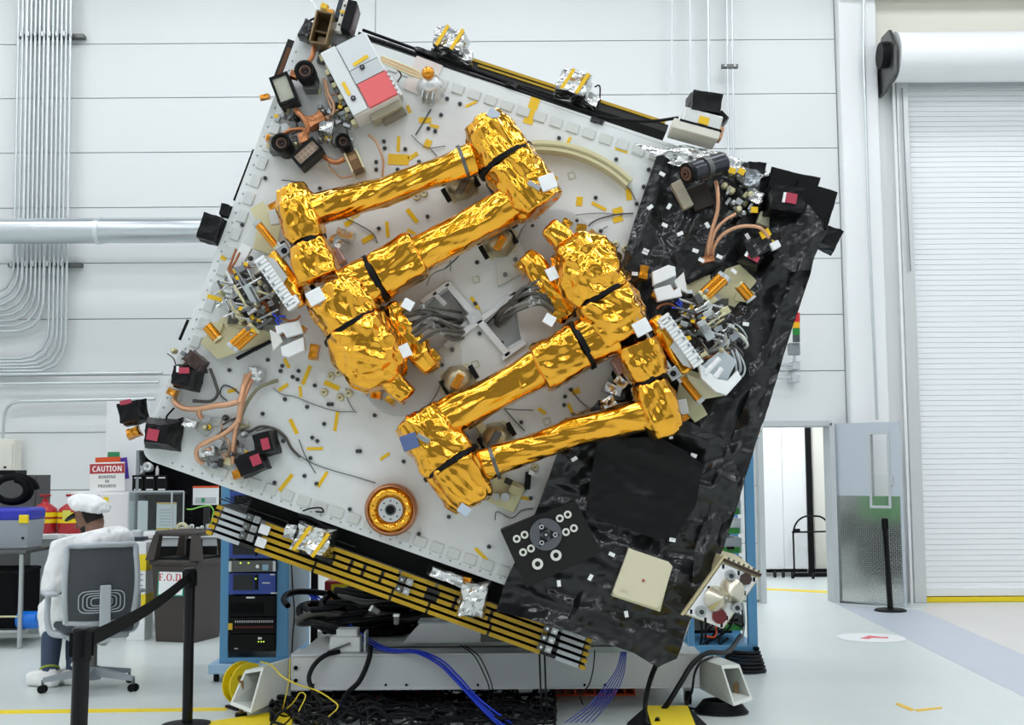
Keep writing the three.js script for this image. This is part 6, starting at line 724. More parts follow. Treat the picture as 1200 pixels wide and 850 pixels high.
  sheet(bl, 'silver_collar', [[742, 170], [772, 176], [800, 172], [846, 180], [880, 196], [905, 206], [880, 214], [856, 204], [820, 200], [790, 196], [768, 188]], 0.03, silver, { seed: 47, amp: 0.02, cell: 0.07, ang: 10, step: 0.012 });
  sheet(bl, 'blanket_corner', [[902, 250], [940, 236], [962, 262], [958, 290], [946, 318], [915, 322], [898, 290]], 0.15, blk, { seed: 53, amp: 0.03, cell: 0.11, ang: 108, step: 0.012 });
  sheet(bl, 'hanging_edge', [[850, 520], [866, 560], [846, 640], [820, 700], [808, 690], [812, 640], [836, 580]], 0.07, blk, { seed: 31, amp: 0.03, cell: 0.09, ang: 108 });
  for (const [x, y, a] of [[776, 204, 30], [762, 243, -35], [779, 264, 25], [797, 274, -25], [757, 294, 25], [815, 294, 20], [784, 242, -60], [829, 264, 60], [843, 301, 25], [876, 277, 60], [829, 207, 0], [756, 296, 25], [744, 321, 5], [808, 342, 0], [839, 327, 0], [874, 380, 10], [673, 538, -30], [813, 534, 20], [808, 574, 10], [788, 633, 10], [717, 650, 25], [692, 677, -60], [655, 684, 85], [786, 511, 80], [734, 720, 80], [860, 318, 40], [822, 305, 30]]) on(bl, 'white_tag', box(7 * K(), 4.2 * K(), 0.006), M.white, x, y, y > 500 ? 0.2 : 0.17, a);
  // black instrument plate with rings
  { const P = [[587, 622], [674, 587], [705, 647], [617, 689]].map(([x, y]) => loc(x, y, 0.22)), g = sub(craft, 'instrument_plate'), pm = phys(0x1d1b1b, 0.55, 0, { specularIntensity: 0.5 }); g.position.set(0, 0, 0); add(g, 'plate', prism(P.map((p) => [p.x, p.y]), 0.22, 0.002), pm, [0, 0, 0.0]); const at2 = (nm, geo, m, x, y, d) => add(g, nm, geo, m, loc(x, y, d)); const k = K(0.16); const C2 = (r, t) => cyl(r * k, r * k, t, 32).clone().rotateX(Math.PI / 2);
    at2('target_disc', C2(18.5, 0.014), std(0x55585c, 0.45), 639.5, 626.5, 0.23); at2('disc_center', C2(3.4, 0.006), M.black, 640, 627, 0.24); at2('disc_stud', C2(1.8, 0.012), M.chrome, 640, 627, 0.246); for (let i = 0; i < 3; i++) { const a = i * 2.094 + 0.0, c = loc(640, 627, 0.236); add(g, 'disc_wedge', prism([[-0.03, -0.028], [0.03, 0], [-0.03, 0.028]], 0.004), pm, [c.x + Math.cos(a - A0) * 0.052, c.y + Math.sin(a - A0) * 0.052, 0.236], [0, 0, a - A0]); add(g, 'wedge_screw', new THREE.TorusGeometry(0.011, 0.003, 8, 16), M.lightGrey, [c.x + Math.cos(a - A0) * 0.053, c.y + Math.sin(a - A0) * 0.053, 0.242]); }
    const ringG = (r) => lathe([[r * 0.5, 0], [r * 0.5, 0.006], [r, 0.006], [r, 0], [r * 0.5, 0]], 28).rotateX(Math.PI / 2), wm3 = std(0xdfe0d6, 0.5); for (const [x, y] of [[182, 527], [219, 508], [212, 590], [249, 572], [384, 431], [421, 413], [413, 495], [450, 477]]) at2('white_ring', ringG(4.5 * k), wm3, x / 4 + 560, y / 4 + 500, 0.223); for (const [x, y] of [[366, 604], [280, 645]]) at2('white_ring', ringG(6.4 * k), wm3, x / 4 + 560, y / 4 + 500, 0.223); }
  // square antenna tile
  { const P = (pts, d) => pts.map(([x, y]) => loc(x, y, d)).map((p) => [p.x, p.y]), g = sub(craft, 'antenna_tile'), c4 = [[737, 643], [742, 645], [783, 659], [787.5, 664], [774, 708], [769, 713], [722, 698], [718.5, 694]]; add(g, 'tile', prism(P(c4, 0.25), 0.03, 0.002), std(0xd9d2b4, 0.5), [0, 0, 0.23]); add(g, 'tile_backing', prism(P([[735, 645], [785, 663], [771, 715], [716, 697]], 0.13), 0.18), M.beige, [0, 0, 0.05]); const c = loc(754, 680.5, 0.265); for (const a of [0.5, 2.07]) add(g, 'red_cross_mark', box(0.022, 0.005, 0.002), std(0xb7402f, 0.5), c, [0, 0, a]); for (let i = 0; i < 2; i++) add(g, 'printed_line', box(0.05, 0.002, 0.001), std(0xa9a288, 0.5), loc(731, 692 + i * 2, 0.263), [0, 0, turn(19)]); }
  // horn box at the lower corner
  { const g = sub(craft, 'horn_antenna_box'), F = [[848, 654], [893, 673], [848, 737], [801, 720]], bk = [[826, 640], [862, 650], [832, 706], [808, 700]], fw = F.map(([x, y]) => loc(x, y, 0.28)), bw = bk.map(([x, y]) => loc(x, y, -0.1)), bm = std(0xcfc39a, 0.4, 0.25); add(g, 'box_shell', loft([bw, fw]), bm);
    const o = loc(847, 696, 0.285), e1 = fw[1].clone().sub(fw[0]), e2 = fw[3].clone().sub(fw[0]), at3 = (u, v, z = 0) => fw[0].clone().addScaledVector(e1, u).addScaledVector(e2, v).add(V(0, 0, z)); const qd = (u0, v0, u1, v1, z) => [at3(u0, v0, z), at3(u1, v0, z), at3(u1, v1, z), at3(u0, v1, z)]; add(g, 'white_face_plate', loft([qd(0.04, 0.08, 0.96, 0.97, 0.002), qd(0.04, 0.08, 0.96, 0.97, 0.02)]), M.white); add(g, 'dark_slot', loft([qd(0.02, 0.0, 0.98, 0.05, 0.002), qd(0.02, 0.0, 0.98, 0.05, 0.03)]), std(0x3a2a20, 0.5)); add(g, 'shell_flange', loft([qd(-0.05, -0.04, 0.0, 1.02, -0.02), qd(-0.05, -0.04, 0.0, 1.02, 0.02)]), bm);
    const cup = (u, v, r, mat, nm, tx, ty) => add(g, nm, lathe([[r, 0], [r * 1.02, 0.006], [0.012, 0.085], [0, 0.085]], 32).rotateX(Math.PI / 2), mat, at3(u, v, 0.02), [tx, ty, 0]); const hornM = std(0xcfcab8, 0.28, 0.8); cup(0.6, 0.4, 0.075, hornM, 'horn_cone', 0.25, -0.2); cup(0.42, 0.6, 0.075, hornM, 'horn_cone', -0.2, 0.25); add(g, 'horn_wall', loft([qd(0.48, 0.48, 0.62, 0.56, 0.02), qd(0.5, 0.49, 0.6, 0.55, 0.07)]), M.alu); add(g, 'red_cover', cyl(0.042, 0.042, 0.02, 20).clone().rotateX(Math.PI / 2), std(0x6a1a20, 0.4), at3(0.72, 0.82, 0.03)); add(g, 'dark_socket', cyl(0.036, 0.036, 0.02, 7).clone().rotateX(Math.PI / 2), std(0x3f2e28, 0.5), at3(0.72, 0.16, 0.03)); for (const [u, v] of [[0.36, 0.2], [0.28, 0.86], [0.93, 0.6]]) { add(g, 'coupling', cyl(0.028, 0.034, 0.05, 18).clone().rotateX(Math.PI / 2), M.steel, at3(u, v, 0.04)); add(g, 'coupling_bore', cyl(0.014, 0.014, 0.006, 14).clone().rotateX(Math.PI / 2), M.dark, at3(u, v, 0.068)); } for (const [u, v] of [[0.1, 0.12], [0.9, 0.12], [0.12, 0.5], [0.9, 0.36], [0.1, 0.92], [0.5, 0.95], [0.9, 0.93], [0.5, 0.12], [0.9, 0.8]]) add(g, 'slot_hole', box(0.014, 0.026, 0.004, 0.002), M.black, at3(u, v, 0.021), [0, 0, 0.3]); for (let i = 0; i < 7; i++) add(g, 'flange_rivet', new THREE.SphereGeometry(0.008, 8, 6), M.darkSteel, at3(0.1 + i * 0.13, -0.02, 0.02)); wire('support_strut', [[808, 705, 0.0], [790, 690, -0.05]], 4, M.darkSteel, g); }

  // ------------------------------------------------ white electronics box with red cover
  { const g = part('electronics_box', 427.5, 102, 0.0, -27.5), w2 = std(0xe9eae9, 0.42); pb(g, 'base_case', w2, 0, 0, 58, 86, 0.24, 0, 0.012); pb(g, 'side_step', std(0xdcdfde, 0.4, 0.2), -20, 0, 19, 84, 0.03, 0.24, 0.004); pb(g, 'upper_lid', std(0xd6dadb, 0.4, 0.15), 9, -24, 37, 34, 0.03, 0.24, 0.004); pb(g, 'middle_lid', std(0xc9cdce, 0.4, 0.1), 9, 2, 37, 17, 0.028, 0.24, 0.003); pb(g, 'red_cover_plate', M.coral, 10, 27, 37, 31, 0.032, 0.24, 0.004); for (let i = 0; i < 6; i++) { pb(g, 'lid_clip', M.alu, 29, 12 + i * 6, 2.4, 3, 0.05, 0.23); } for (const [x, y] of [[6, -4], [-20, 24]]) { pc(g, 'lid_screw', M.dark, x, y, 3, 0.012, 0.27, 14); pc(g, 'screw_slot', M.grey, x, y, 1.2, 0.003, 0.282, 8); } pb(g, 'yellow_tape', M.tape, 8, -12, 20, 4, 0.004, 0.272, 0, -6); pb(g, 'yellow_tape', M.tape, -22, 10, 4, 17, 0.004, 0.272); for (let i = 0; i < 9; i++) { pb(g, 'connector_shell', i % 2 ? M.darkSteel : M.beigeMetal, -32, -30 + i * 8.5, 6, 6.5, 0.08, 0.02, 0.006); } pb(g, 'lower_ledge', std(0xb8b49f, 0.45, 0.3), 8, 47, 40, 8, 0.14, 0.02, 0.006); pb(g, 'lower_ledge', std(0x8b8675, 0.45, 0.3), 14, 53, 30, 6, 0.08, 0.02, 0.006); pb(g, 'side_bracket', M.alu, 32, 22, 5, 30, 0.1, 0.02, 0.004); }
  // cameras
  const camera3 = (x, y, r, L, body) => { const g = part('camera', x, y, 0.0, 0), k = K(); add(g, 'barrel', lathe([[0, 0.02], [r * 0.9 * k, 0.02], [r * 0.9 * k, L * 0.5], [r * k, L * 0.55], [r * k, L], [r * 0.72 * k, L], [r * 0.6 * k, L - 0.03], [0, L - 0.035]], 36).rotateX(Math.PI / 2), M.black); add(g, 'lens_ring', lathe([[r * 0.36 * k, L - 0.03], [r * 0.4 * k, L - 0.02], [r * 0.6 * k, L - 0.012], [r * 0.62 * k, L - 0.03]], 32).rotateX(Math.PI / 2), std(0x6a5348, 0.3, 0.5)); add(g, 'lens_ring', lathe([[r * 0.2 * k, L - 0.032], [r * 0.24 * k, L - 0.026], [r * 0.33 * k, L - 0.026], [r * 0.35 * k, L - 0.034]], 28).rotateX(Math.PI / 2), std(0x4a3a35, 0.3, 0.5)); add(g, 'lens_glass', new THREE.SphereGeometry(r * 0.22 * k, 18, 10), phys(0x2a1620, 0.05, 0, { clearcoat: 1 }), [0, 0, L - 0.04]); if (body) { pb(g, 'mount_block', M.darkSteel, body[0], body[1], body[2], body[3], L * 0.5, 0, 0.01); pb(g, 'mount_foot', M.beigeMetal, body[0] * 1.5, body[1] * 1.5, body[2] * 1.2, 5, 0.03, 0); } return g; };
  camera3(364.5, 97, 12, 0.24, [2, 8, 16, 14]); camera3(337, 178, 11.2, 0.22, [-10, -4, 16, 20]); camera3(407, 175, 9, 0.2, [-8, -8, 16, 14]);
  const window2 = (x, y, w2, h2, a, face) => { const g = part('framed_sensor', x, y, 0.02, a); pb(g, 'housing', M.dark, 0, 0, w2 + 6, h2 + 6, 0.14, 0, 0.008); for (const s of [-1, 1]) { pb(g, 'black_frame', M.black, s * (w2 / 2 + 1.5), 0, 3, h2 + 6, 0.02, 0.14); pb(g, 'black_frame', M.black, 0, s * (h2 / 2 + 1.5), w2 + 6, 3, 0.02, 0.14); } pb(g, 'sensor_face', face, 0, 0, w2, h2, 0.006, 0.14); return g; };
  window2(337.5, 113, 17, 30, -21, std(0xb3b3a2, 0.4)); const fs2 = window2(364, 186, 29, 13, -42, std(0xb29c88, 0.45)); for (let i = 0; i < 5; i++) for (let j = 0; j < 2; j++) pb(fs2, 'sensor_cell', std(0x8a7766, 0.45), -11 + i * 5.5, -2.5 + j * 5, 3.4, 2.8, 0.004, 0.146);
  { const g = part('open_brown_case', 381, 43, 0.02, 13), bm = std(0x5e4a30, 0.45, 0.3); pb(g, 'back', bm, 0, 0, 19, 38, 0.02, 0); for (const s of [-1, 1]) { pb(g, 'side_wall', std(0x8a7350, 0.4, 0.3), s * 9.5, 0, 2, 38, 0.16, 0); pb(g, 'end_wall', std(0x6d5838, 0.4, 0.3), 0, s * 19, 19, 2, 0.16, 0); } pb(g, 'inner_shelf', bm, 0, 3, 18, 2, 0.12, 0); pb(g, 'inner_block', std(0x9a8460, 0.4), 1, 11, 12, 12, 0.06, 0.02, 0.01); pb(g, 'mount_leg', M.darkSteel, 3, 26, 10, 16, 0.05, -0.02, 0.006); }
  { const g = part('black_finned_box', 412, 27, 0.03, 15); pb(g, 'case', M.black, 0, 0, 11, 37, 0.14, 0, 0.006); pb(g, 'case_side', std(0x56464c, 0.4), 6, 2, 3, 32, 0.12, 0); pb(g, 'cream_rail', M.cream, -9, 1, 6, 38, 0.1, 0, 0.004); pb(g, 'yellow_tape', M.tape, -9, -4, 7, 3, 0.004, 0.102); pb(g, 'dark_fin', std(0x1d2733, 0.4), -15, -8, 8, 24, 0.08, 0, 0.004); for (const y of [-12, 0, 12]) pc(g, 'rail_hole', M.dark, -9, y, 1.4, 0.004, 0.1, 10); pb(g, 'rail_foot', M.darkSteel, -6, 26, 22, 18, 0.06, -0.01, 0.006); }
  bag('black_foil_bag', blk, 362, 40, 0.02, 15, 26, 0.1, 25); bag('yellow_cap', M.tape, 381, 10, 0.06, 9, 8, 0.05, 20, { amp: 0.004 }); bag('yellow_cap', std(0xe9a012, 0.35), 388, 17, 0.06, 9, 8, 0.05, 0, { amp: 0.004 }); wire('black_hoop', [[355, 34, 0.05], [360, 27, 0.06], [367, 22, 0.07], [376, 20, 0.07]], 1.4, M.black); wire('white_lead', [[372, 24, 0.06], [372, 14, 0.06], [368, 5, 0.05], [364, 1, 0.04]], 0.8, M.white);
  { const g = part('brown_bracket_box', 418, 194, 0.01, -24); pb(g, 'case', std(0x7a5c3a, 0.4, 0.4), 0, 0, 15, 23, 0.12, 0, 0.006); pb(g, 'rim', M.beigeMetal, -7, 0, 2, 25, 0.13, 0); pb(g, 'rim', M.beigeMetal, 7, 0, 2, 25, 0.13, 0); pb(g, 'label', std(0xa9855a, 0.5), 0, -4, 9, 6, 0.004, 0.12); }
  { const g = part('star_tracker', 505, 106, 0.0, 10), k = K(); pb(g, 'mount_plate', std(0xe4d9d2, 0.5), -12, -14, 34, 44, 0.012, 0, 0.003, 12); add(g, 'faceted_body', lathe([[17 * k, 0], [17.5 * k, 0.05], [15 * k, 0.1], [11 * k, 0.14], [7 * k, 0.16], [0, 0.16]], 9).rotateX(Math.PI / 2), M.alu); add(g, 'gold_cap', lathe([[7.5 * k, 0], [7.5 * k, 0.05], [5 * k, 0.07], [0, 0.07]], 18).rotateX(Math.PI / 2), kap, [-3 * k, 10 * k, 0.13]); for (let i = 0; i < 6; i++) pc(g, 'body_screw', M.darkSteel, Math.cos(i) * 13, Math.sin(i) * 13, 1.2, 0.01, 0.1, 8); for (let i = 0; i < 3; i++) pb(g, 'fin', M.steel, -6 + i * 6, 12, 2, 14, 0.12, 0.02, 0.003); }
  const cu = std(0xd6ab8b, 0.4, 0.45), cuD = std(0xbd7d52, 0.38, 0.6); for (let i = 0; i < 5; i++) wire('copper_lead', [[447, 66 + i * 1.6, 0.16], [460, 71 + i * 1.8, 0.18], [475, 77 + i * 2, 0.16], [490, 84 + i * 1.6, 0.14], [500, 93, 0.15]], 1.3, i % 2 ? cu : M.beigeMetal); wire('black_lead', [[452, 70, 0.15], [462, 78, 0.12], [470, 88, 0.05], [466, 96, 0.02]], 1, M.cableGrey);
  for (const [p, r] of [[[[368, 55, 0.1], [366, 66, 0.12], [360, 75, 0.12], [354, 82, 0.1]], 3], [[[382, 95, 0.1], [385, 110, 0.12], [391, 122, 0.12], [390, 133, 0.1], [384, 138, 0.08]], 2], [[[379, 92, 0.1], [383, 112, 0.1], [389, 128, 0.1]], 1.6], [[[346, 128, 0.12], [352, 135, 0.14], [360, 139, 0.14], [372, 142, 0.13]], 3], [[[350, 131, 0.13], [357, 141, 0.16], [361, 152, 0.15], [358, 160, 0.12]], 3], [[[331, 158, 0.1], [340, 153, 0.12], [352, 151, 0.13], [364, 153, 0.13]], 2.4], [[[380, 184, 0.08], [388, 189, 0.1], [396, 190, 0.1], [404, 186, 0.1]], 3.2], [[[357, 152, 0.14], [360, 162, 0.13], [362, 172, 0.1]], 3], [[[432, 158, 0.06], [440, 165, 0.08], [446, 178, 0.08], [449, 190, 0.06], [448, 207, 0.04]], 1.6], [[[384, 192, 0.05], [390, 200, 0.05], [400, 208, 0.04], [414, 206, 0.04]], 1.2]]) wire('copper_harness', p, r, r > 2 ? cuD : cu);
  bag('copper_foil_knot', cuD, 372, 144, 0.06, 26, 18, 0.1, -30, { amp: 0.016 }); bag('silver_foil_knot', silver, 384, 153, 0.05, 20, 16, 0.09, 10, { amp: 0.014 }); bag('yellow_foil_knot', kap, 319, 165, 0.02, 13, 9, 0.06, 20, { amp: 0.006 }); bag('yellow_foil_knot', kap, 355, 79, 0.1, 8, 7, 0.06, 20, { amp: 0.006 }); bag('copper_foil_knot', cuD, 346, 90, 0.08, 10, 10, 0.06, 20, { amp: 0.008 }); bag('copper_foil_knot', cuD, 357, 164, 0.08, 12, 14, 0.07, -20, { amp: 0.01 }); bag('yellow_foil_knot', kap, 311, 115, 0.03, 13, 6, 0.04, -12, { amp: 0.004 });
  // clutter of brackets and connectors round the sensors: each a part
  const clutter = (seed, n, x0, y0, x1, y1, dmax, ang) => { const r = rng(seed), k = K(); for (let i = 0; i < n; i++) { const x = x0 + r() * (x1 - x0), y = y0 + r() * (y1 - y0), d = 0.005 + r() * dmax, m = [M.steel, M.darkSteel, M.alu, M.grey, M.beigeMetal, M.dark, M.lightGrey][Math.floor(r() * 7)], t = r(); if (t < 0.5) on(craft, 'bracket', box((3 + r() * 8) * k, (3 + r() * 7) * k, 0.02 + r() * 0.05, 0.004), m, x, y, d, ang + Math.floor(r() * 2) * 45 + r() * 8); else if (t < 0.75) on(craft, 'connector', lathe([[0, 0], [0.02, 0], [0.02, 0.03], [0.013, 0.034], [0.013, 0.06], [0, 0.06]], 12).rotateX(Math.PI / 2), m, x, y, d); else if (t < 0.93) { const a = r() * 6.3, l = 8 + r() * 12; wire('lead', [[x, y, d + 0.03], [x + Math.cos(a) * l * 0.5 + 2, y + Math.sin(a) * l * 0.5 - 2, d + 0.07], [x + Math.cos(a) * l, y + Math.sin(a) * l, d + 0.02]], 0.7 + r() * 0.8, r() < 0.4 ? cu : M.cableGrey, craft, 14); } else on(craft, 'yellow_tape', box(5 * k, 4 * k, 0.005), M.tape, x, y, d + 0.06, r() * 90); } };
  clutter(1, 34, 376, 125, 412, 172, 0.08, -27); clutter(2, 18, 325, 140, 358, 172, 0.06, -20); clutter(3, 16, 368, 55, 400, 86, 0.06, 15); clutter(4, 12, 394, 90, 402, 160, 0.04, -27); clutter(5, 10, 322, 120, 345, 142, 0.05, -20);
  // foil-wrapped units on the rim
  const tp2 = [[-8, 0, 4, 28, 15], [10, 0, 4, 28, 15]]; bag('silver_wrapped_unit', silver, 528, 57, -0.12, 42, 30, 0.2, 16, { amp: 0.022, m: 10, tapes: tp2 }); bag('silver_wrapped_unit', silver, 671, 107, -0.12, 42, 34, 0.2, 18, { amp: 0.022, m: 10, tapes: tp2 }); bag('silver_foil_scrap', silver, 548, 71, -0.08, 14, 16, 0.1, 10, { amp: 0.012 }); bag('silver_foil_scrap', silver, 693, 122, -0.08, 20, 16, 0.1, 30, { amp: 0.012 }); bag('silver_wrapped_unit', silver, 372, 631, -0.1, 46, 36, 0.24, 16, { amp: 0.024, m: 10, tapes: [[-10, 0, 4, 32, 20], [12, 2, 4, 32, 20]] }); bag('silver_foil_scrap', silver, 344, 622, -0.1, 16, 22, 0.12, 16, { amp: 0.016 }); bag('silver_wrapped_unit', silver, 555, 700, -0.08, 34, 44, 0.22, 8, { amp: 0.024, m: 10 }); bag('silver_foil_scrap', silver, 524, 674, -0.06, 48, 14, 0.14, 20, { amp: 0.02 }); bag('gold_foil_scrap', kap, 545, 680, -0.02, 16, 10, 0.06, 15, { amp: 0.008 }); wire('loop_lead', [[700, 128, -0.02], [703, 112, 0.0], [702, 100, 0], [697, 102, 0]], 1, M.cable); wire('loop_lead', [[355, 599, 0.02], [365, 596, 0.04], [377, 596, 0.04], [379, 600, 0.03], [370, 600, 0.02]], 1, M.cable); wire('rim_harness', [[350, 604, 0.0], [365, 608, 0.0], [380, 617, 0.0], [396, 622, 0]], 2.4, M.rubber);
  // black covered box on a pale base
  { const g = part('covered_unit', 818, 146, -0.08, 16); pb(g, 'pale_base', std(0xe2ded0, 0.5), -4, 20, 56, 12, 0.24, 0, 0.008); pb(g, 'foil_case', std(0xd9dad6, 0.3, 0.5), 0, 7, 46, 20, 0.22, 0.01, 0.01); add(g, 'black_cover', bagGeo(42 * K(), 28 * K(), 0.22, 201, 0.008), bagBlk, [0, 15 * K(), 0.13], [0, 0, 0.12]); pb(g, 'yellow_tape', M.tape, 2, 8, 12, 9, 0.004, 0.232); pb(g, 'edge_trim', M.black, 0, 15, 50, 3, 0.02, 0.22); add(g, 'black_side_pouch', bagGeo(15 * K(), 17 * K(), 0.12, 202, 0.006), bagBlk, [22 * K(), 4 * K(), 0.12], [0, 0, -0.5]); pb(g, 'brass_fitting', M.copper, 24, 12, 10, 16, 0.1, 0.06, 0.01); }
  // boxes in black foil, with red stickers
  bag('black_foil_box', bagBlk, 223, 444, 0.02, 32, 29, 0.2, 12, { tag: [2, -7, 12, 7, -12], white: 1, taper: 0.14 }); bag('black_foil_box', bagBlk, 160, 484, -0.16, 29, 29, 0.17, -12, { tag: [0, -11, 13, 5, 0], taper: 0.1 }); bag('black_foil_box', bagBlk, 193, 509, 0.02, 44, 38, 0.18, 6, { tag: [-3, 2, 13, 13, 5], white: 0, taper: 0.2 }); bag('black_foil_box', bagBlk, 315, 520, 0.02, 26, 30, 0.18, -14, { tag: [3, 2, 9, 13, 0], taper: 0.1 }); bag('black_foil_box', bagBlk, 299, 543, 0.02, 34, 27, 0.18, -22, { tag: [9, 0, 11, 12, 0], taper: 0.06 }); bag('black_foil_box', bagBlk, 915, 241, 0.1, 44, 36, 0.2, 8, { tag: [3, 0, 13, 12, 4], white: 1, taper: 0.08 }); bag('black_foil_box', blk, 884, 294, 0.08, 38, 24, 0.16, -26, { taper: 0.08, tapes: [[12, -10, 12, 9, 0]] }); bag('black_foil_box', bagBlk, 878, 306, 0.1, 26, 18, 0.12, 30, { tag: [0, 0, 14, 7, 0], white: 1 }); bag('black_foil_box', bagBlk, 969, 283, -0.02, 22, 28, 0.14, 25, {}); bag('black_foil_box', bagBlk, 251, 271, -0.06, 24, 34, 0.14, 17, { taper: 0.03 }); bag('black_foil_box', bagBlk, 267, 249, -0.06, 12, 16, 0.1, 10, {}); bag('black_foil_box', bagBlk, 884, 200, 0.02, 26, 14, 0.1, 5, {}); bag('yellow_foil_knot', kap, 203, 460, 0.02, 13, 10, 0.05, 25, { amp: 0.006 }); bag('yellow_foil_knot', kap, 158, 507, -0.14, 18, 14, 0.06, -20, { amp: 0.012 }); bag('yellow_foil_knot', kap, 280, 556, 0.02, 11, 12, 0.08, -20, { amp: 0.005 }); bag('brown_foil_fold', std(0x4a3a36, 0.3, 0.4), 232, 424, 0.06, 26, 18, 0.12, 40, { amp: 0.012 }); bag('silver_foil_knot', silver, 226, 497, 0.04, 18, 12, 0.08, 20, { amp: 0.012 }); bag('silver_foil_knot', silver, 246, 530, 0.02, 22, 14, 0.07, -10, { amp: 0.014 }); bag('silver_foil_knot', silver, 300, 437, 0.02, 22, 14, 0.05, 10, { amp: 0.01 }); bag('silver_foil_knot', silver, 302, 444, 0.02, 14, 12, 0.05, 50, { amp: 0.01 });
  // copper harness, lower corner
  const cop = std(0xd8a582, 0.4, 0.45); for (const [p, r] of [[[[294, 437, 0.05], [287, 452, 0.1], [283, 470, 0.13], [280, 488, 0.13], [276, 505, 0.12], [274, 522, 0.1], [273, 543, 0.05]], 3], [[[289, 440, 0.05], [285, 455, 0.11], [281, 472, 0.14]], 3.4], [[[298, 440, 0.04], [290, 456, 0.09], [284, 474, 0.12], [280, 495, 0.13]], 2.6], [[[282, 470, 0.13], [268, 474, 0.13], [250, 476, 0.12], [233, 479, 0.12], [217, 479, 0.1], [207, 474, 0.07], [204, 469, 0.04]], 3.4], [[[234, 478, 0.12], [233, 484, 0.11], [236, 490, 0.08]], 3.2], [[[279, 494, 0.13], [270, 503, 0.13], [256, 512, 0.12], [242, 518, 0.1], [233, 524, 0.09], [230, 532, 0.07], [233, 540, 0.05], [239, 543, 0.03]], 2.8], [[[275, 500, 0.12], [263, 509, 0.12], [250, 515, 0.11], [240, 521, 0.1]], 2.2]]) wire('copper_harness', p, r, cop, craft, 44);
  wire('olive_harness', [[280, 500, 0.08], [284, 485, 0.08], [292, 468, 0.07], [303, 455, 0.06], [316, 449, 0.04], [326, 446, 0.02]], 2.2, std(0x8c8a70, 0.5)); wire('dark_harness', [[246, 432, 0.06], [252, 448, 0.06], [255, 462, 0.05], [248, 470, 0.04], [226, 470, 0.04]], 2, M.cableGrey); wire('dark_harness', [[282, 505, 0.03], [292, 506, 0.03], [305, 500, 0.03], [322, 503, 0.03], [334, 512, 0.02], [342, 526, 0.02], [352, 536, 0.02]], 1.7, M.cableGrey); wire('dark_harness', [[204, 478, 0.03], [195, 490, 0.03], [200, 494, 0.03], [215, 490, 0.03]], 1.2, M.cable);
  clutter(6, 40, 238, 490, 290, 548, 0.05, 20); clutter(7, 10, 205, 410, 245, 440, 0.04, 25);
  for (const [x, y] of [[238, 502], [252, 495], [262, 528], [246, 548]]) on(craft, 'clear_film', bagGeo(22 * K(), 14 * K(), 0.02, x, 0.01, 0.1), std(0xd2d4cf, 0.25, 0.2), x, y, 0.004, x % 50);
  // right-hand instrument cluster
  { const g = sub(craft, 'camera'), a = loc(846, 191, 0.2), b = loc(806, 203, 0.34), n = b.clone().sub(a).normalize(); add(g, 'wrapped_barrel', rodGeo(a, b, 0.066, 0.058, 28), phys(0x3a3d44, 0.25, 0.5)); const cap = (nm, r, l0, l1, m) => add(g, nm, rodGeo(b.clone().addScaledVector(n, l0), b.clone().addScaledVector(n, l1), r, r, 28), m); cap('lens_hood', 0.062, -0.02, 0.012, M.black); cap('lens_ring', 0.042, 0.01, 0.016, std(0x7a5f52, 0.35, 0.4)); cap('lens_ring', 0.028, 0.014, 0.02, std(0x4e3d38, 0.3, 0.4)); cap('lens_ring', 0.017, 0.018, 0.023, std(0x8a6a58, 0.3, 0.4)); cap('lens_glass', 0.01, 0.02, 0.026, M.blackGloss); cap('mount_clamp', 0.07, -0.16, -0.12, M.darkSteel); }
  on(craft, 'beige_pad', box(13 * K(), 34 * K(), 0.06, 0.006), std(0xa39a86, 0.5), 799, 229, 0.14, -26); on(craft, 'dark_bracket', box(26 * K(), 30 * K(), 0.08, 0.01), std(0x241b14, 0.4), 820, 232, 0.06, -20); on(craft, 'silver_fold', bagGeo(52 * K(), 14 * K(), 0.04, 131, 0.016, 0.1), silver, 812, 187, 0.05, -4); on(craft, 'silver_fold', bagGeo(30 * K(), 14 * K(), 0.04, 132, 0.012, 0.1), std(0xe0e2e4, 0.25, 0.7), 856, 193, 0.06, 40); bag('silver_foil_knot', std(0x9aa0a4, 0.25, 0.8), 878, 213, 0.06, 22, 26, 0.1, 10, { amp: 0.014 }); bag('silver_foil_knot', silver, 884, 234, 0.1, 18, 18, 0.08, 25, { amp: 0.012 }); on(craft, 'beige_pad', box(40 * K(), 15 * K(), 0.05, 0.005), std(0xc9c5a8, 0.5), 907, 262, 0.1, 21); for (const [x, y] of [[869, 201], [884, 246], [905, 285], [858, 200]]) on(craft, 'yellow_tape', box(8 * K(), 7 * K(), 0.006), M.tape, x, y, 0.2, x % 40); on(craft, 'white_cap', box(11 * K(), 9 * K(), 0.05, 0.008), M.white, 908, 288, 0.24, -26);
  { const r = rng(900); for (let i = 0; i < 36; i++) { const x = 844 + r() * 34 + r() * 8, y = 205 + r() * 55, m = [M.darkSteel, M.beigeMetal, M.steel, std(0x6d6a55, 0.45, 0.4)][Math.floor(r() * 4)]; on(craft, 'bracket', r() < 0.6 ? box((3 + r() * 9) * K(), (3 + r() * 7) * K(), 0.03 + r() * 0.05, 0.004) : lathe([[0, 0], [0.02, 0], [0.02, 0.04], [0.012, 0.05], [0, 0.05]], 10).rotateX(Math.PI / 2), m, x, y, 0.06 + r() * 0.08, 30 + r() * 10); } }
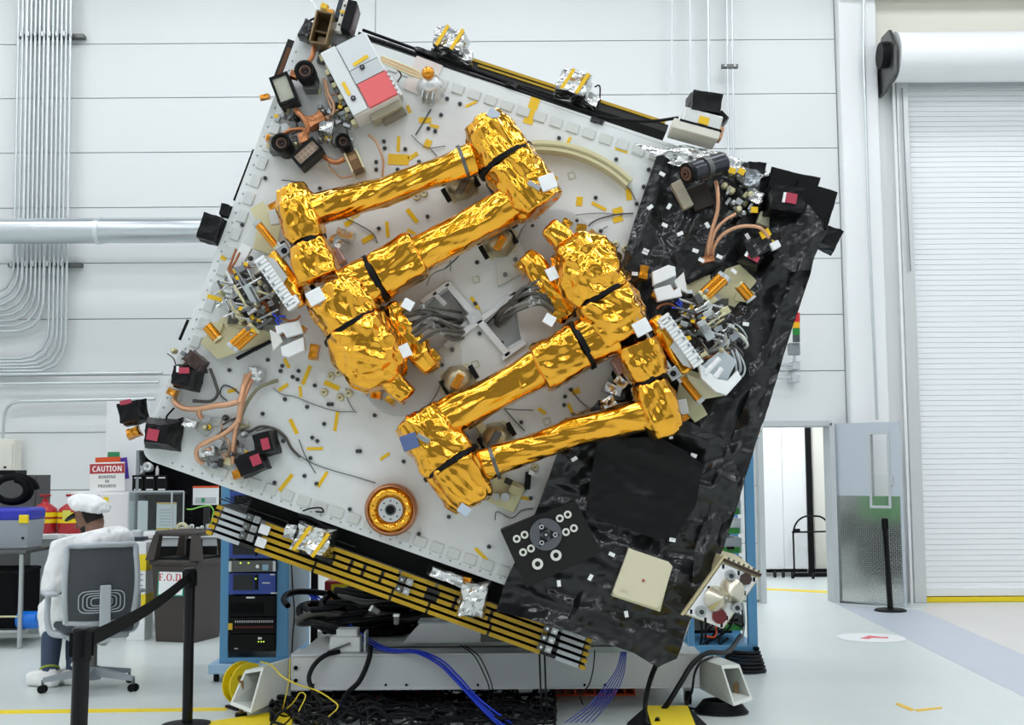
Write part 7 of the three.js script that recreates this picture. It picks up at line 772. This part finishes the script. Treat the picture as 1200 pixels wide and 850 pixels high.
  for (const [p, r] of [[[[829, 306, 0.08], [830, 290, 0.14], [835, 268, 0.18], [841, 245, 0.2], [841, 226, 0.2], [839, 213, 0.16]], 3.2], [[[832, 306, 0.08], [834, 286, 0.15], [839, 270, 0.19], [850, 258, 0.2], [862, 251, 0.18]], 2.6], [[[835, 306, 0.08], [837, 290, 0.15], [846, 276, 0.2], [862, 267, 0.24], [878, 265, 0.26], [892, 268, 0.26], [901, 279, 0.24]], 2.8], [[[826, 306, 0.08], [829, 288, 0.13], [833, 272, 0.16]], 2.2]]) wire('copper_harness', p, r * 0.78, cop, craft, 40); bag('copper_foil_knot', cuD, 828, 306, 0.06, 18, 9, 0.07, -10, { amp: 0.008 });
  // tool cables on the blanket
  { const r = rng(321), cols = [M.lightGrey, M.cableGrey, M.cream, M.darkSteel]; for (let i = 0; i < 26; i++) { const x = 842 + r() * 22, y = 376 + r() * 40, a = 0.6 + r() * 2, l = 14 + r() * 22; wire('tool_cable', [[x, y, 0.14], [x + Math.cos(a) * l * 0.4 + 4, y + Math.sin(a) * l * 0.4, 0.2], [x + Math.cos(a) * l, y + Math.sin(a) * l, 0.15], [x + Math.cos(a) * l * 1.2 - 6, y + Math.sin(a) * l * 1.2, 0.1]], 0.9 + r() * 1.3, cols[i % 4], craft, 24); } wire('tool_cable', [[861, 408, 0.15], [869, 420, 0.17], [873, 432, 0.17], [870, 441, 0.16], [863, 443, 0.15]], 1.2, M.lightGrey); }
  on(craft, 'silver_rim_foil', bagGeo(9 * K(), 30 * K(), 0.06, 141, 0.012), silver, 889, 500, 0.0, 18); on(craft, 'yellow_tape', box(6 * K(), 4 * K(), 0.006), M.tape, 892, 492, 0.07, 20); on(craft, 'yellow_tape', box(6 * K(), 4 * K(), 0.006), M.tape, 887, 507, 0.07, 20);
  bag('dark_foil_bundle', std(0x8a7a60, 0.25, 0.8), 690, 486, 0.03, 40, 14, 0.1, -14, { amp: 0.02 }); bag('silver_foil_knot', silver, 712, 474, 0.06, 22, 18, 0.1, -30, { amp: 0.018 }); on(craft, 'stow_frame', prism([[-0.11, -0.02], [0.1, -0.02], [0.1, 0.02], [-0.11, 0.02]], 0.1, 0.004), M.beigeMetal, 568, 507, 0.01, 55);
  { const g = part('beige_foot_bracket', 592, 578, 0.005, 25); pb(g, 'plate', std(0xd9d2a6, 0.45), 0, 0, 38, 34, 0.03, 0, 0.008); pb(g, 'black_pad', M.black, 18, -24, 7, 20, 0.05, 0, 0.004, -20); pb(g, 'black_pad', M.black, -24, 10, 5, 20, 0.05, 0, 0.004, -65); pc(g, 'ball_joint', M.chrome, 2, 4, 5, 0.06, 0.03); pc(g, 'ball_joint', M.steel, -8, 8, 4, 0.05, 0.03); pb(g, 'lug', std(0xbdb68c, 0.45), 8, -8, 12, 10, 0.06, 0.03, 0.006); pb(g, 'lug', M.dark, -2, -14, 9, 7, 0.05, 0.03, 0.006); pb(g, 'white_tip', M.white, 18, -34, 6, 5, 0.03, 0.03); }
}
renderer.render(scene, camera);
